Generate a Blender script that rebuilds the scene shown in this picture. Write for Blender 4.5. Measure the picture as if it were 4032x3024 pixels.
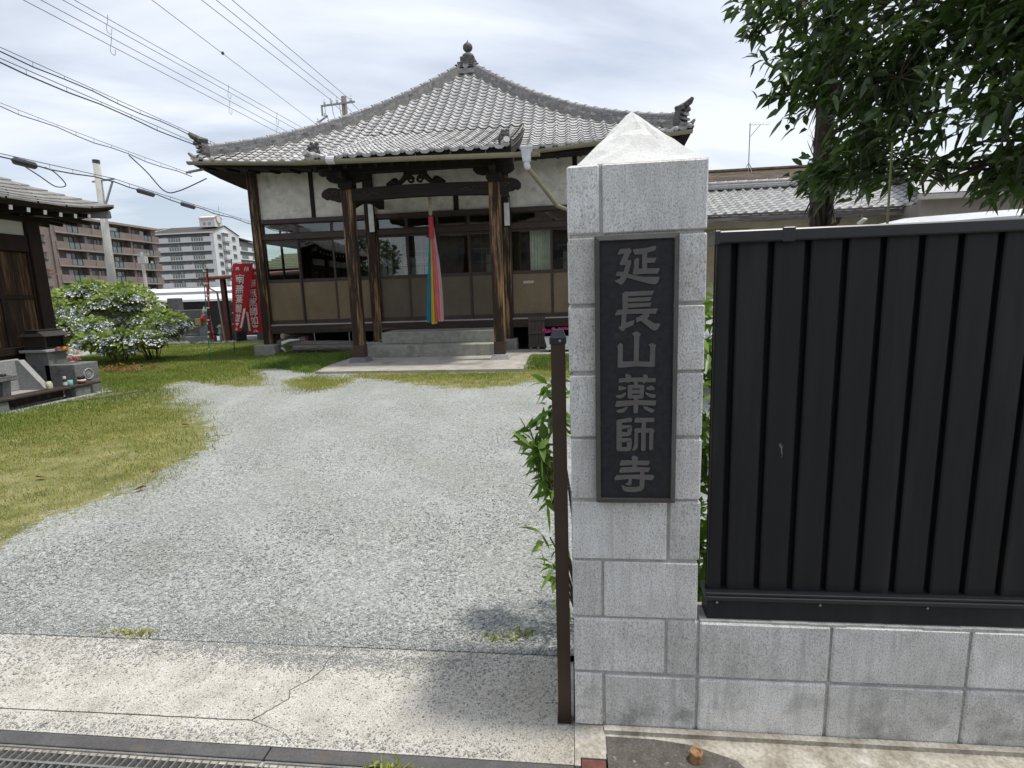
import bpy, bmesh, math, random
import numpy as np
from mathutils import Vector, Matrix
R = math.radians
random.seed(7); rng = np.random.default_rng(7)
scene = bpy.context.scene
for o in list(bpy.data.objects): bpy.data.objects.remove(o)
COL = scene.collection

# ------------------------------------------------------------------ camera
CAMPOS = Vector((0.01104, -1.62019, 1.44631))
cam_d = bpy.data.cameras.new('camera'); cam = bpy.data.objects.new('camera', cam_d); COL.objects.link(cam)
_yaw, _pit, _rol = -0.1118995, 0.16632074, -0.03350915
_fw = Vector((math.sin(_yaw)*math.cos(_pit), math.cos(_yaw)*math.cos(_pit), -math.sin(_pit)))
_rt = Vector((math.cos(_yaw), -math.sin(_yaw), 0)); _up = _rt.cross(_fw)
_r2 = _rt*math.cos(_rol)+_up*math.sin(_rol); _u2 = -_rt*math.sin(_rol)+_up*math.cos(_rol)
cam.matrix_world = Matrix(((_r2.x,_u2.x,-_fw.x,CAMPOS.x),(_r2.y,_u2.y,-_fw.y,CAMPOS.y),(_r2.z,_u2.z,-_fw.z,CAMPOS.z),(0,0,0,1)))
cam_d.sensor_width = 36; cam_d.lens = 0.53*36; cam_d.clip_start = 0.02; cam_d.clip_end = 3000
scene.camera = cam

# ------------------------------------------------------------------ sky, sun, exposure
SUN_EL, SUN_AZ = R(72), R(88)        # azimuth from +Y towards +X
world = bpy.data.worlds.new('World'); scene.world = world; world.use_nodes = True
wn = world.node_tree.nodes; wl = world.node_tree.links; wn.clear()
wo = wn.new('ShaderNodeOutputWorld'); bg = wn.new('ShaderNodeBackground'); bg.inputs[1].default_value = 0.1
sky = wn.new('ShaderNodeTexSky'); sky.sky_type = 'NISHITA'; sky.sun_disc = False
sky.sun_elevation = SUN_EL; sky.sun_rotation = SUN_AZ; sky.dust_density = 1.5; sky.air_density = 1.0
tc = wn.new('ShaderNodeTexCoord'); sp = wn.new('ShaderNodeSeparateXYZ'); wl.new(tc.outputs['Generated'], sp.inputs[0])
def wm(op, a, b=None):
    n = wn.new('ShaderNodeMath'); n.operation = op
    for i, q in enumerate((a, b)):
        if q is None: continue
        if isinstance(q, (int, float)): n.inputs[i].default_value = q
        else: wl.new(q, n.inputs[i])
    return n.outputs[0]
zz = wm('ADD', wm('ABSOLUTE', sp.outputs[2]), 0.22)
cx = wm('DIVIDE', sp.outputs[0], zz); cy = wm('DIVIDE', sp.outputs[1], zz)
cb = wn.new('ShaderNodeCombineXYZ'); wl.new(wm('ADD', wm('MULTIPLY', cx, 0.8), wm('MULTIPLY', cy, 0.5)), cb.inputs[0]); wl.new(wm('SUBTRACT', wm('MULTIPLY', cy, 1.9), wm('MULTIPLY', cx, .9)), cb.inputs[1])
nz = wn.new('ShaderNodeTexNoise'); nz.inputs['Scale'].default_value = 0.95; nz.inputs['Detail'].default_value = 7; nz.inputs['Roughness'].default_value = .52; nz.inputs['Distortion'].default_value = .35
wl.new(cb.outputs[0], nz.inputs['Vector'])
cr = wn.new('ShaderNodeValToRGB'); cr.color_ramp.elements[0].position = .33; cr.color_ramp.elements[1].position = .62
cr.color_ramp.elements[0].color = (.40,.40,.40,1); cr.color_ramp.elements[1].color = (.98,.98,.98,1)
wl.new(nz.outputs[0], cr.inputs[0])
mx = wn.new('ShaderNodeMix'); mx.data_type = 'RGBA'
wl.new(cr.outputs[0], mx.inputs[0]); wl.new(sky.outputs[0], mx.inputs[6]); mx.inputs[7].default_value = (8.0, 8.45, 9.25, 1)
wl.new(mx.outputs[2], bg.inputs[0]); wl.new(bg.outputs[0], wo.inputs[0])
sd = bpy.data.lights.new('sun', 'SUN'); sd.energy = 2.7; sd.angle = R(5); sd.color = (1, .955, .88)
sun = bpy.data.objects.new('sun', sd); COL.objects.link(sun); sun.location = (20, 0, 60)
_sd = Vector((math.sin(SUN_AZ)*math.cos(SUN_EL), math.cos(SUN_AZ)*math.cos(SUN_EL), math.sin(SUN_EL)))
sun.rotation_euler = _sd.to_track_quat('Z', 'Y').to_euler()
scene.view_settings.view_transform = 'Standard'; scene.view_settings.look = 'None'
scene.view_settings.exposure = 0.28; scene.view_settings.gamma = 1.0; scene.view_settings.use_curve_mapping = False
scene.render.engine = 'CYCLES'
scene.cycles.max_bounces = 8; scene.cycles.transparent_max_bounces = 16; scene.cycles.caustics_reflective = False; scene.cycles.caustics_refractive = False

# ------------------------------------------------------------------ mesh helpers
class MB:
    """collects vertices and faces of one mesh"""
    def __init__(s): s.v = []; s.f = []
    def add(s, vs, fs):
        o = len(s.v); s.v += [tuple(p) for p in vs]; s.f += [tuple(i+o for i in f) for f in fs]; return s
    def box(s, x0, x1, y0, y1, z0, z1):
        return s.add([(x0,y0,z0),(x1,y0,z0),(x1,y1,z0),(x0,y1,z0),(x0,y0,z1),(x1,y0,z1),(x1,y1,z1),(x0,y1,z1)],
                     [(0,3,2,1),(4,5,6,7),(0,1,5,4),(1,2,6,5),(2,3,7,6),(3,0,4,7)])
    def cbox(s, x0, x1, y0, y1, z0, z1, c=.004):
        """box with chamfered edges"""
        vs = []; X=(x0,x1); Y=(y0,y1); Z=(z0,z1); idx = {}
        for i in (0,1):
            for j in (0,1):
                for k in (0,1):
                    sx, sy, sz = (1-2*i)*c, (1-2*j)*c, (1-2*k)*c
                    for a, p in (('x',(X[i],Y[j]+sy,Z[k]+sz)),('y',(X[i]+sx,Y[j],Z[k]+sz)),('z',(X[i]+sx,Y[j]+sy,Z[k]))):
                        idx[i,j,k,a] = len(vs); vs.append(p)
        g = lambda i,j,k,a: idx[i,j,k,a]
        fs = []
        for i in (0,1):
            q = [g(i,0,0,'x'),g(i,1,0,'x'),g(i,1,1,'x'),g(i,0,1,'x')]; fs.append(q if i else q[::-1])
            q = [g(0,i,0,'y'),g(0,i,1,'y'),g(1,i,1,'y'),g(1,i,0,'y')]; fs.append(q if i else q[::-1])
            q = [g(0,0,i,'z'),g(1,0,i,'z'),g(1,1,i,'z'),g(0,1,i,'z')]; fs.append(q if i else q[::-1])
        for i in (0,1):
            for j in (0,1):
                flip = (i+j) % 2
                q = [g(i,j,0,'x'),g(i,j,0,'y'),g(i,j,1,'y'),g(i,j,1,'x')]; fs.append(q[::-1] if not flip else q)
                q = [g(i,0,j,'x'),g(i,1,j,'x'),g(i,1,j,'z'),g(i,0,j,'z')]; fs.append(q if not flip else q[::-1])
                q = [g(0,i,j,'y'),g(1,i,j,'y'),g(1,i,j,'z'),g(0,i,j,'z')]; fs.append(q[::-1] if not flip else q)
                for k in (0,1):
                    q = [g(i,j,k,'x'),g(i,j,k,'y'),g(i,j,k,'z')]; fs.append(q if (i+j+k) % 2 else q[::-1])
        return s.add(vs, fs)
    def bar(s, p0, p1, w, h, up=(0,0,1)):
        """box beam between two points; w across, h along up"""
        p0 = Vector(p0); p1 = Vector(p1); d = (p1-p0).normalized(); u = Vector(up)
        if abs(d.dot(u)) > .98: u = Vector((0,1,0))
        r = d.cross(u).normalized()*(w/2); t = r.cross(d).normalized()*(h/2)
        vs = [p+a*r+b*t for p in (p0,p1) for a,b in ((-1,-1),(1,-1),(1,1),(-1,1))]
        return s.add(vs, [(0,1,2,3),(7,6,5,4),(0,4,5,1),(1,5,6,2),(2,6,7,3),(3,7,4,0)])
    def tube(s, path, r, n=8, cap=True):
        P = [Vector(p) for p in path]; m = len(P)
        rs = r if isinstance(r, (list, tuple)) else [r]*m
        ref = Vector((0,0,1)); o = len(s.v)
        for i, p in enumerate(P):
            d = (P[min(i+1,m-1)]-P[max(i-1,0)]).normalized()
            u = ref if abs(d.dot(ref)) < .95 else Vector((1,0,0))
            a = d.cross(u).normalized(); b = d.cross(a)
            for k in range(n):
                t = 2*math.pi*k/n; s.v.append(tuple(p+(a*math.cos(t)+b*math.sin(t))*rs[i]))
        for i in range(m-1):
            for k in range(n):
                k2 = (k+1) % n; s.f.append((o+i*n+k, o+i*n+k2, o+(i+1)*n+k2, o+(i+1)*n+k))
        if cap:
            s.f.append(tuple(o+k for k in range(n))[::-1]); s.f.append(tuple(o+(m-1)*n+k for k in range(n)))
        return s
    def lathe(s, prof, c=(0,0,0), n=16):
        o = len(s.v); m = len(prof)
        for r, z in prof:
            for k in range(n):
                t = 2*math.pi*k/n; s.v.append((c[0]+r*math.cos(t), c[1]+r*math.sin(t), c[2]+z))
        for i in range(m-1):
            for k in range(n):
                k2 = (k+1) % n; s.f.append((o+i*n+k, o+i*n+k2, o+(i+1)*n+k2, o+(i+1)*n+k))
        s.f.append(tuple(o+k for k in range(n))[::-1]); s.f.append(tuple(o+(m-1)*n+k for k in range(n)))
        return s
    def prism(s, poly, lo, hi, ax='y'):
        """extrude a 2-D outline; ax = extrusion axis"""
        def m(a, b, c): return {'y':(a,c,b),'x':(c,a,b),'z':(a,b,c)}[ax]
        n = len(poly); vs = [m(a,b,lo) for a,b in poly]+[m(a,b,hi) for a,b in poly]
        return s.add(vs, [tuple(range(n)), tuple(range(n,2*n))[::-1]]+[(i,(i+1)%n+0,(i+1)%n+n,i+n)[::-1] for i in range(n)])
    def sphere(s, c, r, n=8, m=6, sq=(1,1,1)):
        prof = [(max(1e-4,math.sin(math.pi*i/m))*r, -math.cos(math.pi*i/m)*r) for i in range(m+1)]
        o = len(s.v); s.lathe(prof, (0,0,0), n)
        for i in range(o, len(s.v)):
            x,y,z = s.v[i]; s.v[i] = (c[0]+x*sq[0], c[1]+y*sq[1], c[2]+z*sq[2])
        return s
    def xf(s, M):
        s.v = [tuple(M @ Vector(p)) for p in s.v]; return s

def smooth_path(P, k=6):
    P = [Vector(p) for p in P]; out = []
    for i in range(len(P)-1):
        a, b, c, d = P[max(i-1,0)], P[i], P[i+1], P[min(i+2,len(P)-1)]
        for j in range(k):
            t = j/k; out.append(.5*((2*b)+(c-a)*t+(2*a-5*b+4*c-d)*t*t+(3*b-a-3*c+d)*t**3))
    return out+[P[-1]]
ORG = {}
def mesh_of(b, name, org=(0,0,0), smooth=False):
    me = bpy.data.meshes.new(name)
    me.from_pydata([(x-org[0], y-org[1], z-org[2]) for x,y,z in b.v], [], b.f)
    bm = bmesh.new(); bm.from_mesh(me); bmesh.ops.recalc_face_normals(bm, faces=bm.faces); bm.to_mesh(me); bm.free()
    if smooth: me.polygons.foreach_set('use_smooth', [True]*len(me.polygons))
    return me
def tag(o, label=None, cat=None, group=None, kind=None):
    if label: o['label'] = label
    if cat: o['category'] = cat
    if group: o['group'] = group
    if kind: o['kind'] = kind
    return o
def thing(name, loc, label, cat, group=None):
    """an Empty at a thing's base"""
    o = bpy.data.objects.new(name, None); o.empty_display_size = .1; o.location = loc; COL.objects.link(o); ORG[o.name] = tuple(loc)
    return tag(o, label, cat, group)
def obj(name, b, mat, parent=None, org=None, smooth=False, label=None, cat=None, group=None, kind=None):
    """one mesh object; b is in world coordinates"""
    og = ORG[parent.name] if parent else (org or (0,0,0))
    me = b if isinstance(b, bpy.types.Mesh) else mesh_of(b, name, og, smooth)
    if mat and not me.materials: me.materials.append(mat)
    o = bpy.data.objects.new(name, me); COL.objects.link(o)
    if parent: o.parent = parent; ORG[o.name] = og
    else: o.location = og; ORG[o.name] = og
    return tag(o, label, cat, group, kind)
def place(name, me, parent, loc, rot=(0,0,0), sc=(1,1,1), mat=None):
    """an object that shares mesh data; loc in world coordinates"""
    o = bpy.data.objects.new(name, me); COL.objects.link(o)
    if parent:
        og = ORG[parent.name]; o.parent = parent; o.location = (loc[0]-og[0], loc[1]-og[1], loc[2]-og[2]); ORG[o.name] = og
    else: o.location = loc
    o.rotation_euler = rot; o.scale = sc
    return o
def npmesh(name, V, F, mat, parent=None, kind=None, label=None, cat=None, smooth=False, org=None, group=None):
    """mesh from numpy arrays; F is (n,3) or (n,4)"""
    og = ORG[parent.name] if parent else (org or (0,0,0))
    V = np.asarray(V, np.float32)-np.array(og, np.float32); F = np.asarray(F, np.int32); k = F.shape[1]
    me = bpy.data.meshes.new(name); me.vertices.add(len(V)); me.vertices.foreach_set('co', V.ravel())
    me.loops.add(F.size); me.loops.foreach_set('vertex_index', F.ravel())
    me.polygons.add(len(F)); me.polygons.foreach_set('loop_start', np.arange(0, F.size, k, dtype=np.int32))
    me.update(calc_edges=True)
    if smooth: me.polygons.foreach_set('use_smooth', [True]*len(F))
    return obj(name, me, mat, parent, org=og if not parent else None, kind=kind, label=label, cat=cat, group=group)

# ------------------------------------------------------------------ materials
def ramp(nt, cols, fac, interp='LINEAR'):
    r = nt.nodes.new('ShaderNodeValToRGB'); e = r.color_ramp; e.interpolation = interp
    while len(e.elements) < len(cols): e.elements.new(.5)
    for q, (p, c) in zip(e.elements, cols): q.position = p; q.color = (*c, 1)
    nt.links.new(fac, r.inputs[0]); return r.outputs[0]
def posn(nt, stretch=(1,1,1), rnd=0):
    g = nt.nodes.new('ShaderNodeNewGeometry'); m = nt.nodes.new('ShaderNodeVectorMath'); m.operation = 'MULTIPLY'
    nt.links.new(g.outputs['Position'], m.inputs[0]); m.inputs[1].default_value = stretch
    return m.outputs[0]
def noise(nt, vec, scale, detail=4, rough=.55, dist=0):
    n = nt.nodes.new('ShaderNodeTexNoise'); n.inputs['Scale'].default_value = scale; n.inputs['Detail'].default_value = detail
    n.inputs['Roughness'].default_value = rough; n.inputs['Distortion'].default_value = dist
    nt.links.new(vec, n.inputs['Vector']); return n.outputs[0]
def mixc(nt, fac, a, b, mode='MIX'):
    m = nt.nodes.new('ShaderNodeMix'); m.data_type = 'RGBA'; m.blend_type = mode
    for i, q in ((0,fac),(6,a),(7,b)):
        if isinstance(q, (int,float)): m.inputs[i].default_value = q
        elif isinstance(q, tuple): m.inputs[i].default_value = (*q,1)
        else: nt.links.new(q, m.inputs[i])
    return m.outputs[2]
def mth(nt, op, a, b=0.0):
    n = nt.nodes.new('ShaderNodeMath'); n.operation = op
    for i, q in enumerate((a,b)):
        if isinstance(q, (int,float)): n.inputs[i].default_value = q
        else: nt.links.new(q, n.inputs[i])
    return n.outputs[0]
def newmat(name):
    m = bpy.data.materials.new(name); m.use_nodes = True; nt = m.node_tree
    return m, nt, nt.nodes['Principled BSDF']
def M(name, cols, scale=6, detail=5, rough=.8, bump=0, bscale=60, bdetail=4, metal=0, spec=.4, stretch=(1,1,1), fine=None, rndv=0, island=0, dirt=None):
    """noise-coloured material. cols: list of (pos,colour) or one colour; fine=(scale,amount): fine value noise;
    rndv/island: value variation per object / per loose piece; dirt=(scale,lo,hi,colour): patches"""
    m, nt, p = newmat(name)
    if isinstance(cols, tuple): cols = [(.3, tuple(c*.85 for c in cols)), (.7, tuple(min(1,c*1.12) for c in cols))]
    vec = posn(nt, stretch); c = ramp(nt, cols, noise(nt, vec, scale, detail))
    if fine:
        c = mixc(nt, fine[1], c, ramp(nt, [(.33,(.25,.25,.25)),(.67,(1.5,1.5,1.5))], noise(nt, vec, fine[0], 3, .6)), 'MULTIPLY')
    if dirt:
        f = ramp(nt, [(dirt[1],(0,0,0)),(dirt[2],(1,1,1))], noise(nt, posn(nt, dirt[4] if len(dirt) > 4 else (1,1,1)), dirt[0], 6, .6))
        c = mixc(nt, f, c, dirt[3])
    for amt, on in ((rndv,'ob'),(island,'is')):
        if amt:
            if on == 'ob': rr = nt.nodes.new('ShaderNodeObjectInfo').outputs['Random']
            else: rr = nt.nodes.new('ShaderNodeNewGeometry').outputs['Random Per Island']
            h = nt.nodes.new('ShaderNodeHueSaturation'); nt.links.new(c, h.inputs['Color'])
            nt.links.new(mth(nt, 'ADD', mth(nt, 'MULTIPLY', rr, 2*amt), 1-amt), h.inputs['Value']); c = h.outputs[0]
    nt.links.new(c, p.inputs['Base Color']); p.inputs['Roughness'].default_value = rough; p.inputs['Metallic'].default_value = metal
    p.inputs['Specular IOR Level'].default_value = spec
    if bump:
        b = nt.nodes.new('ShaderNodeBump'); b.inputs['Strength'].default_value = min(1,bump); b.inputs['Distance'].default_value = .004*max(1,bump)
        nt.links.new(noise(nt, vec, bscale, bdetail, .6), b.inputs['Height']); nt.links.new(b.outputs[0], p.inputs['Normal'])
    return m

def block_mat():
    m, nt, p = newmat('split_face_block')
    v = posn(nt, (1,1,.62)); v2 = posn(nt)
    c = ramp(nt, [(.30,(.40,.39,.37)),(.42,(.66,.65,.62)),(.52,(.82,.81,.775)),(.68,(.88,.87,.84))], noise(nt, v, 260, 2, .6))
    c = mixc(nt, .32, c, ramp(nt, [(.3,(.66,.66,.66)),(.7,(1.18,1.18,1.18))], noise(nt, posn(nt,(1,1,.14)), 120, 3)), 'MULTIPLY')
    c = mixc(nt, .8, c, ramp(nt, [(.3,(.76,.75,.72)),(.6,(1.06,1.06,1.06))], noise(nt, v2, 5, 6, .65)), 'MULTIPLY')
    c = mixc(nt, ramp(nt, [(.54,(0,0,0)),(.74,(.55,.55,.55))], noise(nt, posn(nt,(1,1,.10)), 26, 5, .6)), c, (.40,.39,.36))
    # dirt creeping up from the footing
    s = nt.nodes.new('ShaderNodeSeparateXYZ'); nt.links.new(v2, s.inputs[0])
    f = mth(nt, 'MULTIPLY', ramp(nt, [(.0,(1,1,1)),(.32,(0,0,0))], s.outputs[2]), ramp(nt, [(.48,(0,0,0)),(.68,(.6,.6,.6))], noise(nt, v2, 9, 5)))
    c = mixc(nt, f, c, (.10,.09,.075))
    rr = nt.nodes.new('ShaderNodeObjectInfo').outputs['Random']
    h = nt.nodes.new('ShaderNodeHueSaturation'); nt.links.new(c, h.inputs['Color']); nt.links.new(mth(nt,'ADD',mth(nt,'MULTIPLY',rr,.20),.86), h.inputs['Value'])
    nt.links.new(h.outputs[0], p.inputs['Base Color']); p.inputs['Roughness'].default_value = .9
    b = nt.nodes.new('ShaderNodeBump'); b.inputs['Strength'].default_value = .7; b.inputs['Distance'].default_value = .003
    nt.links.new(noise(nt, v, 150, 4, .65), b.inputs['Height']); nt.links.new(b.outputs[0], p.inputs['Normal'])
    return m
def glass_mat(name, tint=(.9,.94,.92), base=.02):
    m, nt, p = newmat(name); nt.nodes.remove(p); out = nt.nodes['Material Output']
    tr = nt.nodes.new('ShaderNodeBsdfTransparent'); tr.inputs[0].default_value = (*tint,1)
    gl = nt.nodes.new('ShaderNodeBsdfGlossy'); gl.inputs['Roughness'].default_value = .015; gl.inputs[0].default_value = (1,1,1,1)
    fr = nt.nodes.new('ShaderNodeLayerWeight'); sch = mth(nt,'ADD',mth(nt,'MULTIPLY',mth(nt,'POWER',fr.outputs['Facing'],5),.9),.045)
    b = nt.nodes.new('ShaderNodeBump'); b.inputs['Strength'].default_value = .04; b.inputs['Distance'].default_value = .02
    nt.links.new(noise(nt, posn(nt), 1.6, 2), b.inputs['Height']); nt.links.new(b.outputs[0], gl.inputs['Normal'])
    ms = nt.nodes.new('ShaderNodeMixShader'); nt.links.new(mth(nt,'ADD',sch,base), ms.inputs[0])
    nt.links.new(tr.outputs[0], ms.inputs[1]); nt.links.new(gl.outputs[0], ms.inputs[2]); nt.links.new(ms.outputs[0], out.inputs[0])
    return m
def leaf_mat(name, cols, scale=3, rough=.4, spec=.5, island=.3, trans=.25, tcol=None):
    m, nt, p = newmat(name); out = nt.nodes['Material Output']
    c = ramp(nt, cols, noise(nt, posn(nt), scale, 4))
    h = nt.nodes.new('ShaderNodeHueSaturation'); nt.links.new(c, h.inputs['Color'])
    rr = nt.nodes.new('ShaderNodeNewGeometry').outputs['Random Per Island']
    nt.links.new(mth(nt,'ADD',mth(nt,'MULTIPLY',rr,2*island),1-island), h.inputs['Value'])
    nt.links.new(h.outputs[0], p.inputs['Base Color']); p.inputs['Roughness'].default_value = rough; p.inputs['Specular IOR Level'].default_value = spec
    if trans:
        t = nt.nodes.new('ShaderNodeBsdfTranslucent'); nt.links.new(mixc(nt, 1, h.outputs[0], tcol or (1.3,1.5,.7), 'MULTIPLY'), t.inputs[0])
        ms = nt.nodes.new('ShaderNodeMixShader'); ms.inputs[0].default_value = trans
        nt.links.new(p.outputs[0], ms.inputs[1]); nt.links.new(t.outputs[0], ms.inputs[2]); nt.links.new(ms.outputs[0], out.inputs[0])
    return m
def wood_mat(name, dark, light, strip=None, axis='z', scale=9, rough=.75, amt=(.5,.62)):
    """weathered wood with grain along an axis; strip = colour of bare, bleached streaks"""
    m, nt, p = newmat(name); st = {'z':(6,6,.35),'x':(.35,6,6),'y':(6,.35,6)}[axis]
    v = posn(nt, st); n1 = noise(nt, v, scale, 6, .65)
    c = ramp(nt, [(.3,dark),(.7,light)], n1)
    if strip:
        c = mixc(nt, ramp(nt, [(amt[0],(0,0,0)),(amt[1],(1,1,1))], noise(nt, posn(nt, tuple(a*.35 for a in st)), scale*.5, 6, .7)), c, strip)
    nt.links.new(c, p.inputs['Base Color']); p.inputs['Roughness'].default_value = rough; p.inputs['Specular IOR Level'].default_value = .3
    b = nt.nodes.new('ShaderNodeBump'); b.inputs['Strength'].default_value = .6; b.inputs['Distance'].default_value = .004
    nt.links.new(noise(nt, v, scale*2.5, 5, .7), b.inputs['Height']); nt.links.new(b.outputs[0], p.inputs['Normal'])
    return m

MAT = {}
MAT['block'] = block_mat()
MAT['mortar'] = M('mortar', [(.3,(.40,.39,.365)),(.7,(.60,.59,.56))], 25, rough=.95, bump=.6, bscale=200, fine=(260,.4))
MAT['cap'] = M('cast_mortar', [(.3,(.60,.60,.575)),(.65,(.74,.74,.715))], 7, 7, rough=.9, bump=.6, bscale=45, fine=(140,.15), dirt=(9,.62,.80,(.46,.455,.42)))
MAT['black_metal'] = M('black_aluminium', (.016,.016,.0165), 3, rough=.52, spec=.32, bump=.05, bscale=700, fine=(35,.25), stretch=(1,1,.08), dirt=(9,.56,.80,(.034,.033,.032),(1,1,.12)))
MAT['black_gap'] = M('black_backing', (.004,.004,.004), 3, rough=.8)
MAT['rail_metal'] = M('charcoal_rail', (.028,.029,.031), 4, rough=.38, spec=.5)
MAT['brown_metal'] = M('bronze_brown_metal', [(.3,(.050,.032,.022)),(.7,(.068,.046,.033))], 5, rough=.45, spec=.4, fine=(300,.15))
MAT['cap_plastic'] = M('black_plastic', (.02,.024,.026), 6, rough=.35, spec=.6)
MAT['plate'] = M('black_slate', [(.3,(.012,.013,.015)),(.7,(.026,.028,.031))], 60, rough=.6, fine=(500,.4), dirt=(14,.70,.80,(.07,.07,.07)))
MAT['plate_edge'] = M('grey_slate_edge', [(.3,(.075,.068,.062)),(.7,(.11,.10,.092))], 20, rough=.7)
MAT['glyph'] = M('grey_lettering', [(.3,(.125,.112,.105)),(.7,(.155,.14,.132))], 22, rough=.75, fine=(400,.2))
MAT['steel'] = M('galvanised_steel', (.30,.31,.31), 30, rough=.45, metal=.6, fine=(150,.2))
MAT['rim'] = M('drain_rim_steel', [(.3,(.085,.08,.078)),(.7,(.13,.125,.12))], 8, rough=.6, metal=.2, fine=(160,.3), dirt=(3,.55,.75,(.17,.12,.075)))
MAT['grate'] = M('grate_steel', [(.3,(.20,.20,.185)),(.7,(.34,.34,.32))], 14, rough=.5, metal=.5, fine=(140,.3))
MAT['rust'] = M('rusty_iron', [(.3,(.16,.07,.03)),(.6,(.38,.22,.11)),(.8,(.12,.07,.045))], 60, rough=.9, bump=.5, bscale=200)
MAT['wood_dark'] = wood_mat('dark_stained_timber', (.006,.0045,.0035), (.026,.019,.014))
MAT['wood_dark_x'] = wood_mat('dark_stained_timber_beam', (.008,.006,.005), (.032,.024,.018), axis='x')
MAT['wood_post'] = wood_mat('weathered_post_timber', (.012,.008,.006), (.05,.030,.019), (.34,.20,.10), amt=(.50,.62))
MAT['wood_sill'] = wood_mat('weathered_sill_timber', (.02,.014,.011), (.075,.054,.042), (.17,.14,.11), axis='x', amt=(.56,.72))
MAT['wood_soffit'] = M('soffit_timber', (.012,.009,.0075), 4, rough=.9)
MAT['frame'] = M('brown_sash', [(.3,(.050,.036,.030)),(.7,(.068,.050,.042))], 5, rough=.55, spec=.3)
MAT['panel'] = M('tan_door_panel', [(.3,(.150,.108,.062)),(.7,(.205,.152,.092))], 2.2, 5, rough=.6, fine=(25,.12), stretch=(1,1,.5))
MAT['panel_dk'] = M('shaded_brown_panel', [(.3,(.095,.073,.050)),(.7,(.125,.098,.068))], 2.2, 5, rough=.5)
MAT['plaster'] = M('stained_plaster', [(.3,(.62,.59,.53)),(.7,(.76,.73,.67))], 3, 6, rough=.95, bump=.3, bscale=40, dirt=(2.1,.54,.80,(.27,.25,.21),(1,1,1.2)), fine=(6,.15))
MAT['white_rail'] = M('pale_rail', (.42,.38,.35), 5, rough=.5)
MAT['glass'] = glass_mat('window_glass')
MAT['tile'] = M('silver_grey_roof_tile', [(.3,(.37,.36,.345)),(.55,(.49,.48,.47)),(.75,(.57,.56,.555))], 5, 6, rough=.5, spec=.5, rndv=.16, island=.14, fine=(30,.22), dirt=(6,.60,.78,(.24,.225,.21)))
MAT['tile_edge'] = M('dark_tile_edge', (.10,.096,.09), 8, rough=.8)  # dark lip colour paints the shadow line under each tile row
MAT['ridge'] = M('grey_ridge_tile', [(.3,(.19,.185,.18)),(.7,(.33,.325,.32))], 9, 5, rough=.5, rndv=.15, island=.2, fine=(60,.3))
MAT['ridge_cap'] = M('pale_ridge_tile', [(.3,(.30,.295,.285)),(.7,(.48,.475,.465))], 8, 5, rough=.42, rndv=.15)
MAT['ornament'] = M('dark_ornament_tile', [(.3,(.05,.048,.045)),(.7,(.14,.135,.128))], 14, 6, rough=.65, bump=.4, bscale=60)
MAT['tile_mortar'] = M('ridge_mortar', (.25,.235,.205), 12, rough=.95)
MAT['gutter'] = M('tan_gutter', [(.3,(.24,.22,.145)),(.7,(.31,.285,.20))], 3, rough=.4, spec=.5, fine=(30,.15), dirt=(2,.60,.78,(.17,.155,.11)))
MAT['gutter_white'] = M('white_pvc', (.66,.68,.70), 5, rough=.4)
MAT['step'] = M('concrete_step', [(.3,(.26,.26,.225)),(.7,(.38,.38,.33))], 9, 6, rough=.95, fine=(90,.25), dirt=(4,.5,.75,(.20,.205,.165)))
MAT['apron'] = M('porch_concrete', [(.3,(.33,.305,.265)),(.7,(.46,.43,.38))], 3, 6, rough=.95, fine=(60,.2), dirt=(2.2,.56,.72,(.23,.205,.175)))
MAT['stone'] = M('grey_granite', [(.3,(.13,.13,.128)),(.7,(.24,.24,.235))], 40, 4, rough=.85, fine=(160,.35), dirt=(5,.55,.75,(.09,.09,.082)))
MAT['stone_pale'] = M('pale_granite', [(.3,(.27,.268,.26)),(.7,(.42,.418,.405))], 40, 4, rough=.85, fine=(150,.3), dirt=(5,.58,.78,(.17,.168,.155)))
MAT['white_paint'] = M('white_paint', (.74,.74,.73), 6, rough=.6)

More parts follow.
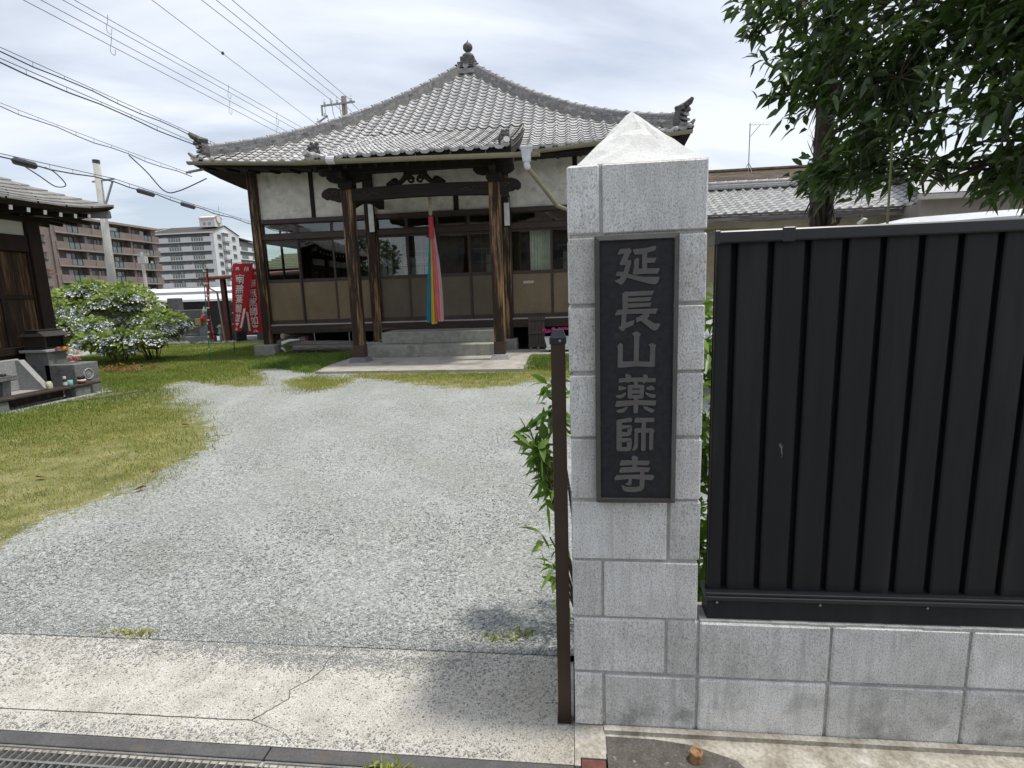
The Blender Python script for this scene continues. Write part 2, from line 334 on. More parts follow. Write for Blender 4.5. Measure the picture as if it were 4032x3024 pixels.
# ================================================================== ground
def pip(P, poly):
    x, y = P[:,0], P[:,1]; c = np.zeros(len(P), bool); n = len(poly)
    for i in range(n):
        x0,y0 = poly[i]; x1,y1 = poly[(i+1)%n]
        if y0 == y1: continue
        c ^= ((y0 > y) != (y1 > y)) & (x < (x1-x0)*(y-y0)/(y1-y0)+x0)
    return c
def vnoise(x, y, s=1., seed=0):
    """cheap smooth noise for numpy arrays"""
    r = np.random.default_rng(seed); t = 0
    for k in range(6):
        a = r.uniform(0, 6.28); f = s*(1.6**k)*.6; t = t+np.sin(x*f*math.cos(a)+y*f*math.sin(a)+r.uniform(0,6.28))/(1.35**k)
    return t/3.2
def gravel_mat():
    m, nt, p = newmat('crushed_gravel'); v = posn(nt)
    def cells(s):
        n = nt.nodes.new('ShaderNodeTexVoronoi'); n.inputs['Scale'].default_value = s; nt.links.new(v, n.inputs['Vector']); return n
    a = cells(125); b = cells(46)
    sa = nt.nodes.new('ShaderNodeSeparateColor'); nt.links.new(a.outputs['Color'], sa.inputs[0])
    sb = nt.nodes.new('ShaderNodeSeparateColor'); nt.links.new(b.outputs['Color'], sb.inputs[0])
    c = ramp(nt, [(.0,(.20,.207,.20)),(.35,(.30,.308,.297)),(.7,(.40,.408,.393)),(1,(.53,.538,.52))], sa.outputs[0])
    c = mixc(nt, .28, c, ramp(nt, [(0,(.5,.52,.5)),(1,(1.35,1.36,1.33))], sb.outputs[1]), 'MULTIPLY')
    c = mixc(nt, .9, c, ramp(nt, [(.32,(.90,.905,.88)),(.66,(1.09,1.095,1.08))], noise(nt, posn(nt,(1,.55,1)), 1.1, 6, .62)), 'MULTIPLY')
    # wheel tracks curving in from the street: pale ridges and dull, dusty ruts
    wv = nt.nodes.new('ShaderNodeTexWave'); wv.wave_type = 'RINGS'; wv.rings_direction = 'Z'; wv.inputs['Scale'].default_value = .30; wv.inputs['Distortion'].default_value = 2.2; wv.inputs['Detail'].default_value = 3; wv.inputs['Detail Scale'].default_value = 1.2
    of_ = nt.nodes.new('ShaderNodeVectorMath'); of_.operation = 'SUBTRACT'; nt.links.new(v, of_.inputs[0]); of_.inputs[1].default_value = (3.5,8.5,0); nt.links.new(of_.outputs[0], wv.inputs['Vector'])
    brk = noise(nt, posn(nt,(1,1,1)), 1.3, 4)
    c = mixc(nt, mth(nt,'MULTIPLY',ramp(nt, [(.72,(0,0,0)),(.95,(1,1,1))], wv.outputs[1]),ramp(nt,[(.45,(0,0,0)),(.62,(.30,.30,.30))],brk)), c, (.52,.525,.51))
    c = mixc(nt, mth(nt,'MULTIPLY',ramp(nt, [(.0,(1,1,1)),(.28,(0,0,0))], wv.outputs[1]),ramp(nt,[(.40,(0,0,0)),(.62,(.26,.26,.26))],brk)), c, (.26,.255,.21))
    c = mixc(nt, ramp(nt, [(.60,(0,0,0)),(.76,(.22,.22,.22))], noise(nt, posn(nt,(1,.8,1)), 1.7, 5)), c, (.26,.255,.19))
    # turf and thatch where grass grows (vertex mask, broken up by noise)
    at = nt.nodes.new('ShaderNodeAttribute'); at.attribute_name = 'turf'
    k_ = mth(nt,'ADD',mth(nt,'ADD',at.outputs['Fac'],mth(nt,'MULTIPLY',mth(nt,'SUBTRACT',noise(nt,v,26,5,.7),.5),1.5)),mth(nt,'MULTIPLY',mth(nt,'SUBTRACT',noise(nt,v,2.6,5,.65),.5),1.5))
    th = ramp(nt, [(.3,(.15,.155,.055)),(.5,(.235,.23,.085)),(.7,(.34,.31,.155))], noise(nt, v, 4, 6)); th = mixc(nt, .6, th, ramp(nt, [(.3,(.4,.4,.4)),(.7,(1.4,1.4,1.4))], noise(nt, v, 110, 3, .6)), 'MULTIPLY')
    c = mixc(nt, ramp(nt, [(.46,(0,0,0)),(.58,(1,1,1))], k_), c, th)
    nt.links.new(c, p.inputs['Base Color']); p.inputs['Roughness'].default_value = .95; p.inputs['Specular IOR Level'].default_value = .2
    bp = nt.nodes.new('ShaderNodeBump'); bp.inputs['Strength'].default_value = .8; bp.inputs['Distance'].default_value = .008; bp.invert = True
    nt.links.new(a.outputs['Distance'], bp.inputs['Height']); nt.links.new(bp.outputs[0], p.inputs['Normal'])
    return m
def aggregate_mat():
    m, nt, p = newmat('exposed_aggregate_concrete'); v = posn(nt)
    base = ramp(nt, [(.3,(.38,.36,.31)),(.5,(.52,.495,.44)),(.7,(.61,.59,.54))], noise(nt, v, 9, 7, .7))
    base = mixc(nt, .75, base, ramp(nt, [(.36,(.45,.43,.41)),(.52,(1.0,1.0,1.0)),(.66,(1.25,1.24,1.22))], noise(nt, v, 210, 3, .6)), 'MULTIPLY')
    c = base
    for scl, lo, hi, am in ((95,-.14,.95,.85),(165,.02,.85,.8)):
        vo = nt.nodes.new('ShaderNodeTexVoronoi'); vo.inputs['Scale'].default_value = scl; nt.links.new(v, vo.inputs['Vector'])
        sc = nt.nodes.new('ShaderNodeSeparateColor'); nt.links.new(vo.outputs['Color'], sc.inputs[0])
        dens = mth(nt, 'ADD', mth(nt, 'MULTIPLY', noise(nt, posn(nt,(1,1.5,1)), 4.2, 5, .6), 1.15), lo)
        pick = mth(nt, 'LESS_THAN', sc.outputs[0], dens); near = mth(nt, 'LESS_THAN', vo.outputs['Distance'], mth(nt,'ADD',mth(nt,'MULTIPLY',sc.outputs[1],.30),.12))
        st = ramp(nt, [(0,(.06,.065,.065)),(.6,(.16,.165,.16)),(1,(.30,.30,.28))], sc.outputs[2])
        c = mixc(nt, mth(nt,'MULTIPLY',mth(nt,'MULTIPLY',pick,near),am), c, st)
    # damp brown stain by the gate pillar
    s = nt.nodes.new('ShaderNodeSeparateXYZ'); nt.links.new(v, s.inputs[0])
    f = mth(nt,'MULTIPLY', ramp(nt, [(0,(0,0,0)),(1,(.95,.95,.95))], mth(nt,'ADD',mth(nt,'MULTIPLY',s.outputs[0],1.5),1.05)), ramp(nt, [(.36,(0,0,0)),(.58,(1,1,1))], noise(nt, v, 4.5, 5)))
    c = mixc(nt, mth(nt,'MULTIPLY',f,.7), c, mixc(nt, ramp(nt,[(.4,(0,0,0)),(.6,(1,1,1))],noise(nt,v,150,3)), (.17,.145,.115), (.40,.365,.31)))
    nt.links.new(c, p.inputs['Base Color']); p.inputs['Roughness'].default_value = .92; p.inputs['Specular IOR Level'].default_value = .2
    b = nt.nodes.new('ShaderNodeBump'); b.inputs['Strength'].default_value = .8; b.inputs['Distance'].default_value = .003
    nt.links.new(noise(nt, v, 130, 4, .65), b.inputs['Height']); nt.links.new(b.outputs[0], p.inputs['Normal'])
    return m
MAT['gravel'] = gravel_mat(); MAT['aggregate'] = aggregate_mat()
MAT['pebble'] = M('loose_pebbles', [(.3,(.27,.278,.268)),(.7,(.42,.43,.415))], 30, 2, rough=.9, island=.28)
MAT['asphalt'] = M('asphalt', [(.3,(.11,.11,.11)),(.7,(.16,.16,.158))], 8, rough=.95, fine=(150,.4), bump=.4, bscale=180)
MAT['patch'] = M('asphalt_patch', [(.3,(.075,.068,.06)),(.7,(.14,.125,.11))], 22, 6, rough=.95, fine=(120,.4), bump=.5, bscale=150, dirt=(30,.63,.74,(.33,.31,.28)))
MAT['footing'] = M('rough_footing_concrete', [(.3,(.24,.21,.165)),(.55,(.42,.39,.33)),(.75,(.55,.53,.48))], 12, 7, rough=.95, bump=1, bscale=45, fine=(90,.35))
MAT['earth'] = M('bare_earth', [(.3,(.13,.11,.075)),(.7,(.22,.19,.13))], 4, 6, rough=1, fine=(40,.3))
MAT['brick_red'] = M('dull_red_paver', [(.3,(.10,.035,.028)),(.7,(.17,.07,.055))], 40, rough=.9, bump=.4)

b = MB(); b.add([(-1500,-900,-.32),(1500,-900,-.32),(1500,2200,-.32),(-1500,2200,-.32)], [(0,1,2,3)])
obj('ground', b, MAT['earth'], kind='structure')
b = MB(); b.add([(-60,17,-.012),(60,17,-.012),(60,60,-.012),(-60,60,-.012),(-60,.352,-.012),(-14.6,.352,-.012),(-14.6,17,-.012),(2,.352,-.012),(60,.352,-.012),(2,17,-.012)], [(0,1,2,3),(4,5,6,0),(7,8,1,9)])
obj('outer_yard_ground', b, MAT['gravel'], kind='structure')
LAWN = [(-3.4,.9),(-3.59,1.53),(-3.52,1.83),(-3.5,2.24),(-3.54,2.71),(-3.68,3.29),(-3.86,3.83),(-4.64,4.63),(-5.48,5.37),(-6.59,6.51),(-7.45,7.5),(-7.3,7.85),(-5.85,7.06),(-5.21,6.92),(-5.84,8.14),(-6.76,9.19),(-6.47,9.5),(-7.37,11.3),(-8.0,12.0),(-8.2,16.7),(-14.5,16.7),(-14.5,8.4),(-8.0,7.0),(-7.8,5.2),(-9.2,3.0),(-6.5,.9)]
ISLE = [(-5.27,7.7),(-5.0,8.05),(-4.35,7.92),(-3.64,7.15),(-4.0,6.53),(-4.32,6.55)]
STRIP = [(-4.6,8.25),(-4.08,8.32),(-2.93,8.32),(-1.99,8.30),(-.84,8.28),(-.38,8.4),(.6,8.4),(.6,7.3),(-.35,7.4),(-.97,6.71),(-1.59,6.47),(-2.56,7.0),(-3.62,7.75)]
PATCH = [(-6.76,9.19),(-6.36,9.49),(-5.6,8.84),(-5.05,8.45),(-5.2,10.09),(-5.3,11.6),(-6.19,11.7),(-7.65,11.9),(-7.51,11.32)]
SIDE = [(-.84,8.28),(-.86,10.5),(.6,10.6),(2.5,9.5),(2.5,8.3)]
nx, ny = 209, 209
gx, gy = np.meshgrid(np.linspace(-14.65,2.05,nx), np.linspace(.352,17.05,ny))
gz = .006+.008*vnoise(gx, gy, 2.2, 3)*np.clip((gy-.35)*2,0,1)+.004*vnoise(gx,gy,6,5)*np.clip((gy-.35)*2,0,1)
V = np.stack([gx,gy,gz],-1).reshape(-1,3); I = np.arange(nx*ny).reshape(ny,nx)
F = np.stack([I[:-1,:-1],I[:-1,1:],I[1:,1:],I[1:,:-1]],-1).reshape(-1,4)
yard = npmesh('gravel_yard', V, F, MAT['gravel'], kind='structure', smooth=True)
tm = np.zeros(len(V))
for k in range(24):
    jj = V[:,:2]+rng.normal(size=(len(V),2))*.21
    for pl_ in (LAWN,ISLE,STRIP,PATCH,SIDE): tm += pip(jj, pl_)/24.
at_ = yard.data.attributes.new('turf','FLOAT','POINT'); at_.data.foreach_set('value', np.clip(tm,0,1).astype(np.float32))
def ground_z(x, y):
    return .006+.008*vnoise(x, y, 2.2, 3)*np.clip((y-.35)*2,0,1)
b = MB(); b.add([(-200,-30,-.035),(200,-30,-.035),(200,-.53,-.035),(-200,-.53,-.035)], [(0,1,2,3)])
obj('road', b, MAT['asphalt'], kind='structure')

# entrance slab, cast in bays with a wandering crack between them
apron = MB().add([(-8,-.156,-.02),(.0,-.156,-.02),(.0,.35,-.02),(-8,.35,-.02)], [(0,1,2,3)])
slab_root = obj('entrance_pavement', apron, MAT['mortar'], kind='structure')
crack = [(-1.12,-.055),(-1.075,.0),(-1.04,.05),(-1.06,.09),(-1.01,.15),(-.985,.21),(-.99,.27),(-.955,.35)]
front = [(-8,-.07),(-3,-.066),(-2.2,-.068),(-1.7,-.06),(-1.3,-.058),(-1.12,-.055)]
def ragged(P, n=5, a=.004):
    out = []
    for (x0,y0),(x1,y1) in zip(P,P[1:]):
        for j in range(n): t = j/n; out.append((x0+(x1-x0)*t+(random.uniform(-a,a) if j else 0), y0+(y1-y0)*t+(random.uniform(-a,a)*.5 if j else 0)))
    return out+[P[-1]]
crack = ragged(crack); front = ragged(front, 9, .003); front[-1] = crack[0]
def slabpiece(poly):
    obj('slab', MB().prism(poly, -.05, .004, 'z'), MAT['aggregate'], slab_root)
g = .0028
slabpiece([(x,y+g) for x,y in front]+[(x-g,y+g) for x,y in crack]+[(-8,.35)])
slabpiece([(-8,-.156),(-.9,-.156),(-.98,-.10)]+[(x-g*0,y-g) for x,y in front[::-1]])
slabpiece([(-.9+.002,-.156),(.0,-.156),(.0,-.002),(-.056,-.002),(-.056,.35)]+[(x+g,y) for x,y in crack[::-1]]+[(-.98+.004,-.10)])
# drain channel, steel rim and grating
ch = MB(); ch.box(-8,.0,-.52,-.50,-.3,-.002); ch.box(-8,.0,-.225,-.206,-.3,-.006); ch.box(-8,0,-.5,-.225,-.31,-.3)
ch.box(-8,.0,-.532,-.52,-.1,.0)
obj('drain_channel', ch, MAT['footing'], kind='structure')
for i, (x0, x1) in enumerate(((-.986,.0),(-1.985,-.990),(-2.985,-1.989),(-3.985,-2.989))):
    t = thing('drain_grate', ((x0+x1)/2,-.35,-.02), ['steel drain grate right of the joint, ending under the brown gate post','steel drain grate left of the joint, in front of the cracked slab','steel drain grate at the left edge of the picture','steel drain grate beyond the left edge of the picture'][i], 'drain grate', 'steel grates along the street drain')
    obj('rim', MB().cbox(x0+.001,x1-.001,-.206,-.157,-.012,.003,.002), MAT['rim'], t)
    fr = MB(); fr.box(x0+.004,x1-.004,-.215,-.208,-.03,-.001); fr.box(x0+.004,x1-.004,-.5,-.493,-.03,-.001); fr.box(x0+.004,x0+.010,-.493,-.215,-.03,-.002); fr.box(x1-.010,x1-.004,-.493,-.215,-.03,-.002)
    for yy in (-.265,-.325,-.385,-.445): fr.box(x0+.012,x1-.012,yy-.004,yy+.004,-.016,-.001)
    obj('frame', fr, MAT['grate'], t)
    if i == 0:
        bm_ = MB(); bm_.add([(-.0075,-.49,-.03),(.0075,-.49,-.03),(.002,-.49,0),(-.002,-.49,0),(-.0075,-.218,-.03),(.0075,-.218,-.03),(.002,-.218,0),(-.002,-.218,0)],[(0,1,2,3),(7,6,5,4),(0,4,5,1),(1,5,6,2),(2,6,7,3),(3,7,4,0)])
        bar_me = mesh_of(bm_, 'bar'); bar_me.materials.append(MAT['grate'])
    k = int((x1-x0-.03)/.0285)
    for j in range(k):
        place('bar', bar_me, t, (x0+.026+j*.0285,0,-.0025+random.uniform(-.0006,.0006)))
# footing strip, patches, brick and a cut pipe at the foot of the wall
fb = MB(); ys = [-.10,-.135,-.12,-.15,-.14,-.16,-.15,-.17,-.2]
n = 9; top = [(.1+.5*i, ys[i]) for i in range(n)]
fb.prism(top+[(4.1,.02),(.1,.02)], -.08, -.004, 'z'); fb.box(.10,4.1,-.022,.0,-.06,.012)
obj('wall_footing', fb, MAT['footing'], kind='structure')
obj('asphalt_patch', MB().prism([(.104,-.034),(.26,-.036),(.37,-.05),(.50,-.10),(.56,-.20),(.104,-.30)], -.05, .0, 'z'), MAT['patch'], kind='structure')
obj('pavement_edge', MB().box(.104,6,-.52,-.30,-.06,-.012), MAT['footing'], kind='structure')
obj('red_paver', MB().cbox(.022,.098,-.24,-.128,-.06,.001,.002), MAT['brick_red'], org=(.06,-.18,0), label='small dull red paver set in the pavement below the gate pillar', cat='paver')
obj('corner_mortar', MB().prism([(.002,-.156),(.020,-.156),(.020,-.126),(.100,-.126),(.100,.02),(.002,.02)], -.05, .003, 'z'), MAT['footing'], kind='structure')
pp = MB().lathe([(.020,-.05),(.020,.030),(.018,.033),(.015,.033),(.012,.028)], (.375,-.108,0), 14)
obj('cut_pipe', pp, MAT['rust'], org=(.375,-.108,0), smooth=False, label='rusty cut off pipe stub sticking out of the pavement by the wall', cat='pipe')

# ================================================================== gate pillar
root = thing('gate_pillar', (.2,.2,0), 'grey concrete block gate pillar with a white pyramid top', 'gate pillar')
obj('mortar_core', MB().box(.012,.388,.012,.388,-.02,1.792), MAT['mortar'], root)
def blockmesh(L, W=.1, H=.2):
    out = []
    for k in range(6):       # six worn variants: slightly uneven arrises and corners
        m_ = MB().cbox(-L/2+.005,L/2-.005,-W/2+.004,W/2-.004,-H/2+.005,H/2-.005,random.uniform(.003,.006))
        m_.v = [(x+random.uniform(-.0014,.0014),y+random.uniform(-.0008,.0008),z+random.uniform(-.0014,.0014)) for x,y,z in m_.v]
        me = mesh_of(m_, 'block'); me.materials.append(MAT['block']); out.append(me)
    return out
bl3 = blockmesh(.3); bl4 = blockmesh(.4,.12)
for k in range(9):
    z = .1+.2*k; j = lambda: random.uniform(-.0012,.0012)
    lay = [((.05,.15),1),((.25,.05),0),((.35,.25),1),((.15,.35),0)] if k % 2 == 0 else [((.15,.05),0),((.35,.15),1),((.25,.35),0),((.05,.25),1)]
    for (x,y), r in lay: place('block', random.choice(bl3), root, (x+j(),y+j(),z+j()*.6), (0,0,(math.pi/2 if r else 0)+random.uniform(-.002,.002)))
cp = MB(); n = 9
base = [(.028,.026),(.384,.026),(.384,.376),(.028,.376)]
ring = []
for i in range(4):
    a = base[i]; c = base[(i+1)%4]
    for t in range(n): ring.append((a[0]+(c[0]-a[0])*t/n, a[1]+(c[1]-a[1])*t/n))
vs = []; L = 8
for l in range(L):
    f = l/(L-.15)
    for (x,y) in ring:
        q = .0035 if l else 0
        vs.append((.206+(x-.206)*(1-f)+random.uniform(-q,q)*.6, .2+(y-.2)*(1-f)+random.uniform(-q,q)*.6, 1.795+.192*f+random.uniform(-q,q)))
vs.append((.206,.2,1.985)); nn = len(ring); fs = []
for l in range(L-1):
    for i in range(nn): fs.append((l*nn+i, l*nn+(i+1)%nn, (l+1)*nn+(i+1)%nn, (l+1)*nn+i))
for i in range(nn): fs.append(((L-1)*nn+i, (L-1)*nn+(i+1)%nn, L*nn))
cp.add(vs, fs); cp.box(.014,.396,.014,.386,1.788,1.797)
obj('pyramid_cap', cp, MAT['cap'], root)

root = thing('name_plate', (.197,0,.806), 'black slate name plate with grey carved characters on the gate pillar', 'sign')
obj('plate', MB().box(.094,.300,-.022,-.001,.820,1.582), MAT['plate'], root)
fr = MB()
def fbar(poly): fr.add(*poly)
X0,X1,Z0,Z1 = .080,.314,.806,1.596; w = .013
for a,b_ in (((X0,Z0),(X1,Z0)),((X1,Z0),(X1,Z1)),((X1,Z1),(X0,Z1)),((X0,Z1),(X0,Z0))):
    ins = lambda p: (p[0]+(w if p[0]==X0 else -w), p[1]+(w if p[1]==Z0 else -w))
    A,B,Ci,Di = a,b_,ins(b_),ins(a)
    fr.add([(A[0],-.026,A[1]),(B[0],-.026,B[1]),(Ci[0],-.030,Ci[1]),(Di[0],-.030,Di[1]),(A[0],0,A[1]),(B[0],0,B[1]),(Ci[0],-.021,Ci[1]),(Di[0],-.021,Di[1])],
           [(0,1,2,3),(0,4,5,1),(3,2,6,7)])
obj('frame', fr, MAT['plate_edge'], root)
GLYPH_OUTLINES = [
 [[(-48.0,358.6),(-28.6,358.3),(-24.3,360.4),(-17.6,354.5),(-17.2,348.1),(-21.8,343.2),(-28.5,326.7),(-19.2,326.3),(-17.1,322.0),(-24.2,297.8),(-26.7,288.6),(-7.1,283.6),(14.9,278.9),(58.8,277.4),(61.3,275.7),(55.6,261.0),(48.1,256.2),(32.0,259.3),(-2.0,269.0),(-30.1,278.0),(-36.0,267.6),(-43.7,259.0),(-48.9,259.2),(-55.7,264.1),(-65.1,270.4),(-49.7,275.8),(-46.3,283.0),(-60.0,283.8),(-60.8,287.6),(-56.5,295.6),(-39.5,294.7),(-33.6,313.4),(-48.0,312.6),(-51.4,317.5),(-46.3,325.7),(-37.8,344.7),(-54.8,342.5),(-55.6,347.1)],[(-13.9,354.3),(-2.4,356.7),(22.7,358.1),(44.5,363.1),(50.3,362.0),(49.6,352.9),(43.8,348.9),(26.2,344.3),(26.0,330.4),(52.3,330.6),(45.8,316.3),(26.1,317.0),(25.7,301.9),(59.4,301.1),(61.1,298.0),(54.5,285.6),(23.3,287.3),(-5.5,285.6),(-12.3,286.4),(-14.0,290.7),(-10.6,304.1),(-10.4,326.0),(-4.0,330.8),(1.9,331.4),(3.6,327.1),(2.6,301.9),(12.2,301.9),(12.0,341.0),(-8.2,340.7)],],
 [[(-42.5,232.7),(-36.0,238.9),(-30.9,239.7),(-27.1,236.5),(-27.0,188.2),(-30.7,174.4),(-32.4,150.9),(-8.3,157.8),(-10.0,145.9),(-11.7,143.3),(-32.4,135.1),(-39.3,127.8),(-43.6,127.2),(-54.6,135.7),(-46.3,143.4),(-44.5,174.8),(-42.0,188.6)],[(-29.1,238.3),(45.7,239.6),(45.4,236.7),(39.9,226.6),(-28.3,225.4)],[(-28.3,220.7),(39.1,222.0),(35.0,210.5),(-28.2,209.4)],[(-28.2,205.2),(39.2,206.1),(35.1,195.0),(-28.2,193.1)],[(-55.8,188.2),(-27.3,188.6),(57.3,188.8),(51.5,174.1),(-30.7,175.8),(-44.5,173.9),(-62.7,172.2),(-63.5,174.5)],[(33.6,176.0),(32.8,167.4),(26.9,160.6),(47.5,146.5),(61.2,146.1),(64.3,143.1),(57.9,129.3),(47.7,125.5),(38.2,130.7),(9.8,155.0),(-3.1,150.1),(-4.0,163.2),(19.0,174.7),(20.7,177.3)],],
 [[(-1.8,125.1),(8.7,119.4),(9.4,114.1),(5.8,111.2),(4.1,38.0),(35.5,36.5),(36.7,79.7),(31.5,84.5),(40.5,91.0),(53.4,84.0),(51.1,76.3),(50.1,23.7),(47.2,20.7),(-1.3,23.1),(-51.6,20.0),(-56.2,22.6),(-55.5,75.6),(-57.7,83.4),(-48.5,93.1),(-40.9,87.7),(-41.5,38.0),(-9.9,38.9),(-9.3,111.5),(-14.4,116.3),(-13.2,120.8)],],
 [[(-52.5,-12.1),(-31.7,-10.2),(-34.8,-2.0),(-30.2,1.7),(-17.0,-3.2),(-17.9,-9.5),(18.7,-10.1),(16.2,-3.8),(22.5,-0.1),(30.8,-5.6),(29.3,-11.8),(53.5,-12.2),(53.0,-21.6),(50.6,-24.1),(23.9,-23.7),(18.8,-29.0),(14.2,-22.6),(-19.4,-22.1),(-25.5,-25.2),(-31.7,-21.9),(-53.1,-24.7)],[(-27.0,-34.6),(-22.4,-31.5),(-8.7,-30.8),(-8.7,-26.4),(-10.8,-23.2),(-4.1,-21.1),(3.8,-24.0),(0.5,-30.9),(17.3,-31.5),(21.9,-35.3),(20.4,-42.3),(-26.1,-41.6)],[(-26.1,-45.7),(20.4,-46.4),(19.9,-57.5),(-26.7,-56.9)],[(-26.7,-61.0),(19.3,-61.6),(18.2,-70.2),(16.0,-72.4),(-23.9,-71.9),(-27.6,-68.0)],[(-26.7,-41.6),(-13.8,-41.8),(-14.7,-61.2),(-27.3,-61.0)],[(8.2,-42.1),(20.4,-42.3),(19.6,-61.6),(7.7,-61.4)],[(-52.5,-33.3),(-31.6,-38.7),(-31.0,-42.5),(-48.5,-47.0),(-54.7,-46.0)],[(-32.5,-52.6),(-32.2,-60.0),(-39.3,-67.9),(-50.1,-71.6),(-60.9,-67.6),(-61.8,-62.8),(-43.9,-59.8)],[(41.6,-34.1),(50.2,-40.5),(49.4,-46.8),(35.7,-48.2),(24.1,-43.9),(29.5,-38.6)],[(25.1,-52.8),(34.2,-57.7),(54.1,-61.1),(51.7,-69.0),(43.5,-71.4),(32.8,-66.2),(24.2,-59.1)],[(-59.4,-79.1),(-10.0,-77.1),(-9.4,-71.4),(2.2,-71.6),(3.8,-76.7),(54.9,-79.2),(54.9,-86.5),(51.4,-93.8),(3.9,-91.4),(2.5,-114.8),(-5.2,-117.3),(-10.5,-113.7),(-10.6,-92.2),(-57.8,-96.5),(-64.0,-94.8)],[(-27.8,-94.2),(-26.9,-100.0),(-37.7,-112.8),(-51.6,-114.9),(-60.9,-110.0),(-56.3,-106.2),(-40.8,-101.5)],[(19.2,-94.7),(26.9,-96.7),(50.0,-106.5),(48.5,-112.9),(40.9,-115.1),(25.5,-106.9),(18.7,-100.5)],],
 [[(-59.4,-139.0),(-50.1,-134.2),(-43.2,-135.9),(-44.4,-232.4),(-56.4,-232.4),(-59.5,-227.4)],[(-45.4,-134.3),(-17.5,-129.6),(-12.9,-135.5),(-15.3,-142.6),(-45.4,-145.6)],[(-45.4,-152.8),(-17.5,-152.3),(-12.8,-158.8),(-45.4,-164.5)],[(-27.7,-163.9),(-13.4,-160.4),(-15.2,-174.4),(-27.6,-174.0)],[(-45.4,-173.3),(-15.2,-173.4),(-17.4,-181.6),(-25.1,-185.8),(-45.4,-187.0)],[(-45.4,-192.3),(-17.3,-192.0),(-13.6,-199.6),(-45.4,-205.4)],[(-29.5,-204.8),(-13.9,-201.2),(-15.7,-220.9),(-29.4,-220.9)],[(-47.0,-220.2),(-15.7,-220.2),(-17.2,-229.1),(-25.0,-232.4),(-47.0,-232.4)],[(-7.3,-134.6),(-2.1,-130.4),(50.2,-130.8),(50.3,-143.1),(26.4,-143.5),(26.5,-162.3),(42.8,-161.8),(51.2,-168.9),(47.9,-180.3),(47.5,-225.9),(38.8,-230.2),(35.7,-225.9),(36.2,-175.3),(26.0,-175.3),(25.5,-228.2),(19.3,-232.5),(12.4,-229.2),(12.7,-175.2),(3.4,-175.2),(3.0,-219.3),(-3.2,-229.2),(-14.1,-230.8),(-7.9,-214.3),(-6.5,-171.9),(-9.0,-168.6),(-5.0,-162.1),(13.5,-162.2),(14.0,-144.4),(-6.6,-145.2)],],
 [[(-6.2,-246.3),(4.8,-252.3),(1.7,-262.2),(37.6,-262.8),(38.2,-268.8),(33.0,-276.4),(0.8,-275.5),(0.8,-282.1),(39.3,-283.7),(37.8,-292.0),(33.2,-298.7),(22.2,-297.0),(23.9,-306.4),(50.5,-306.9),(52.1,-313.6),(45.9,-323.0),(24.0,-321.1),(22.6,-347.3),(13.2,-357.4),(-5.7,-361.0),(-31.0,-360.5),(-40.6,-354.5),(-45.3,-339.3),(-31.1,-344.9),(0.5,-345.7),(8.4,-342.3),(9.8,-320.5),(-13.8,-318.9),(-15.3,-335.7),(-20.0,-340.1),(-27.9,-339.2),(-33.6,-335.8),(-24.8,-329.0),(-23.2,-319.0),(-64.4,-324.2),(-66.0,-317.5),(-59.6,-308.0),(11.3,-305.4),(9.7,-297.1),(-50.1,-299.9),(-51.7,-295.6),(-46.9,-283.9),(-11.7,-282.1),(-11.7,-275.5),(-48.5,-277.9),(-50.7,-273.9),(-45.4,-261.2),(-11.8,-261.2),(-16.2,-253.9),(-12.5,-248.0)],],
]

for outlines in GLYPH_OUTLINES:
    gb = MB()
    for i, pl in enumerate(outlines):
        gb.prism([(.2+x/1000, 1.2+z/1000) for x,z in pl], -.0245-.00012*i, -.021, 'y')
    obj('character', gb, MAT['glyph'], root)

# ================================================================== low wall and black fence
root = thing('block_wall', (2.2,.06,0), 'low grey concrete block wall of two courses under the black fence', 'wall')
obj('mortar_core', MB().box(.389,4.8,.013,.112,-.02,.392), MAT['mortar'], root)
for k in range(2):
    for i in range(11):
        place('block', random.choice(bl4), root, (.6+.4*i+random.uniform(-.001,.001), .06+random.uniform(-.001,.001), .1+.2*k-.002))
tp = MB(); n = 40
for i in range(n):
    x0 = .404+4.39*i/n; x1 = .404+4.39*(i+1)/n; tp.box(x0,x1,.006+random.uniform(0,.004),.114,.390,.398+random.uniform(0,.003))
obj('mortar_coping', tp, MAT['mortar'], root)

root = thing('slat_fence', (2.2,.06,.4), 'black metal fence of vertical panels on top of the low block wall', 'fence')
xe = 4.75
obj('backing_sheet', MB().box(.432,xe,.066,.070,.46,1.57), MAT['black_gap'], root)
def panelmesh(w):
    m_ = MB(); y0, y1, t = .044, .066, .006
    pr = [(0,y1),(0,y0+.004),(.004,y0),(w-.009,y0),(w-.004,y0+.006),(w,y1)]
    m_.prism([(a,b__) for a,b__ in pr], .470, 1.572, 'z'); me = mesh_of(m_, 'panel'); me.materials.append(MAT['black_metal']); return me
pw = panelmesh(.0885); pf = panelmesh(.046)
place('panel', pf, root, (.4335,0,0))
k = 0
while .4925+.1005*k+.09 < xe:
    place('panel', pw, root, (.4925+.1005*k,0,0)); k += 1
obj('top_rail', MB().cbox(.424,xe,.026,.104,1.566,1.600,.004), MAT['rail_metal'], root)
obj('rail_end_cap', MB().cbox(.4215,.437,.0245,.1055,1.563,1.6015,.002), MAT['rail_metal'], root)
obj('rail_joint', MB().cbox(.606,.640,.0235,.1065,1.563,1.603,.002), MAT['rail_metal'], root)
br = MB(); br.prism([(.026,.398),(.020,.402),(.024,.440),(.026,.462),(.094,.462),(.094,.398)], .428, xe, 'x')
obj('bottom_rail', br, MAT['black_metal'], root)
lp = MB(); lp.cbox(.424,xe,.016,.100,.464,.478,.002); lp.cbox(.424,xe,.022,.100,.4785,.488,.002)
obj('bottom_rail_lip', lp, MAT['rail_metal'], root)
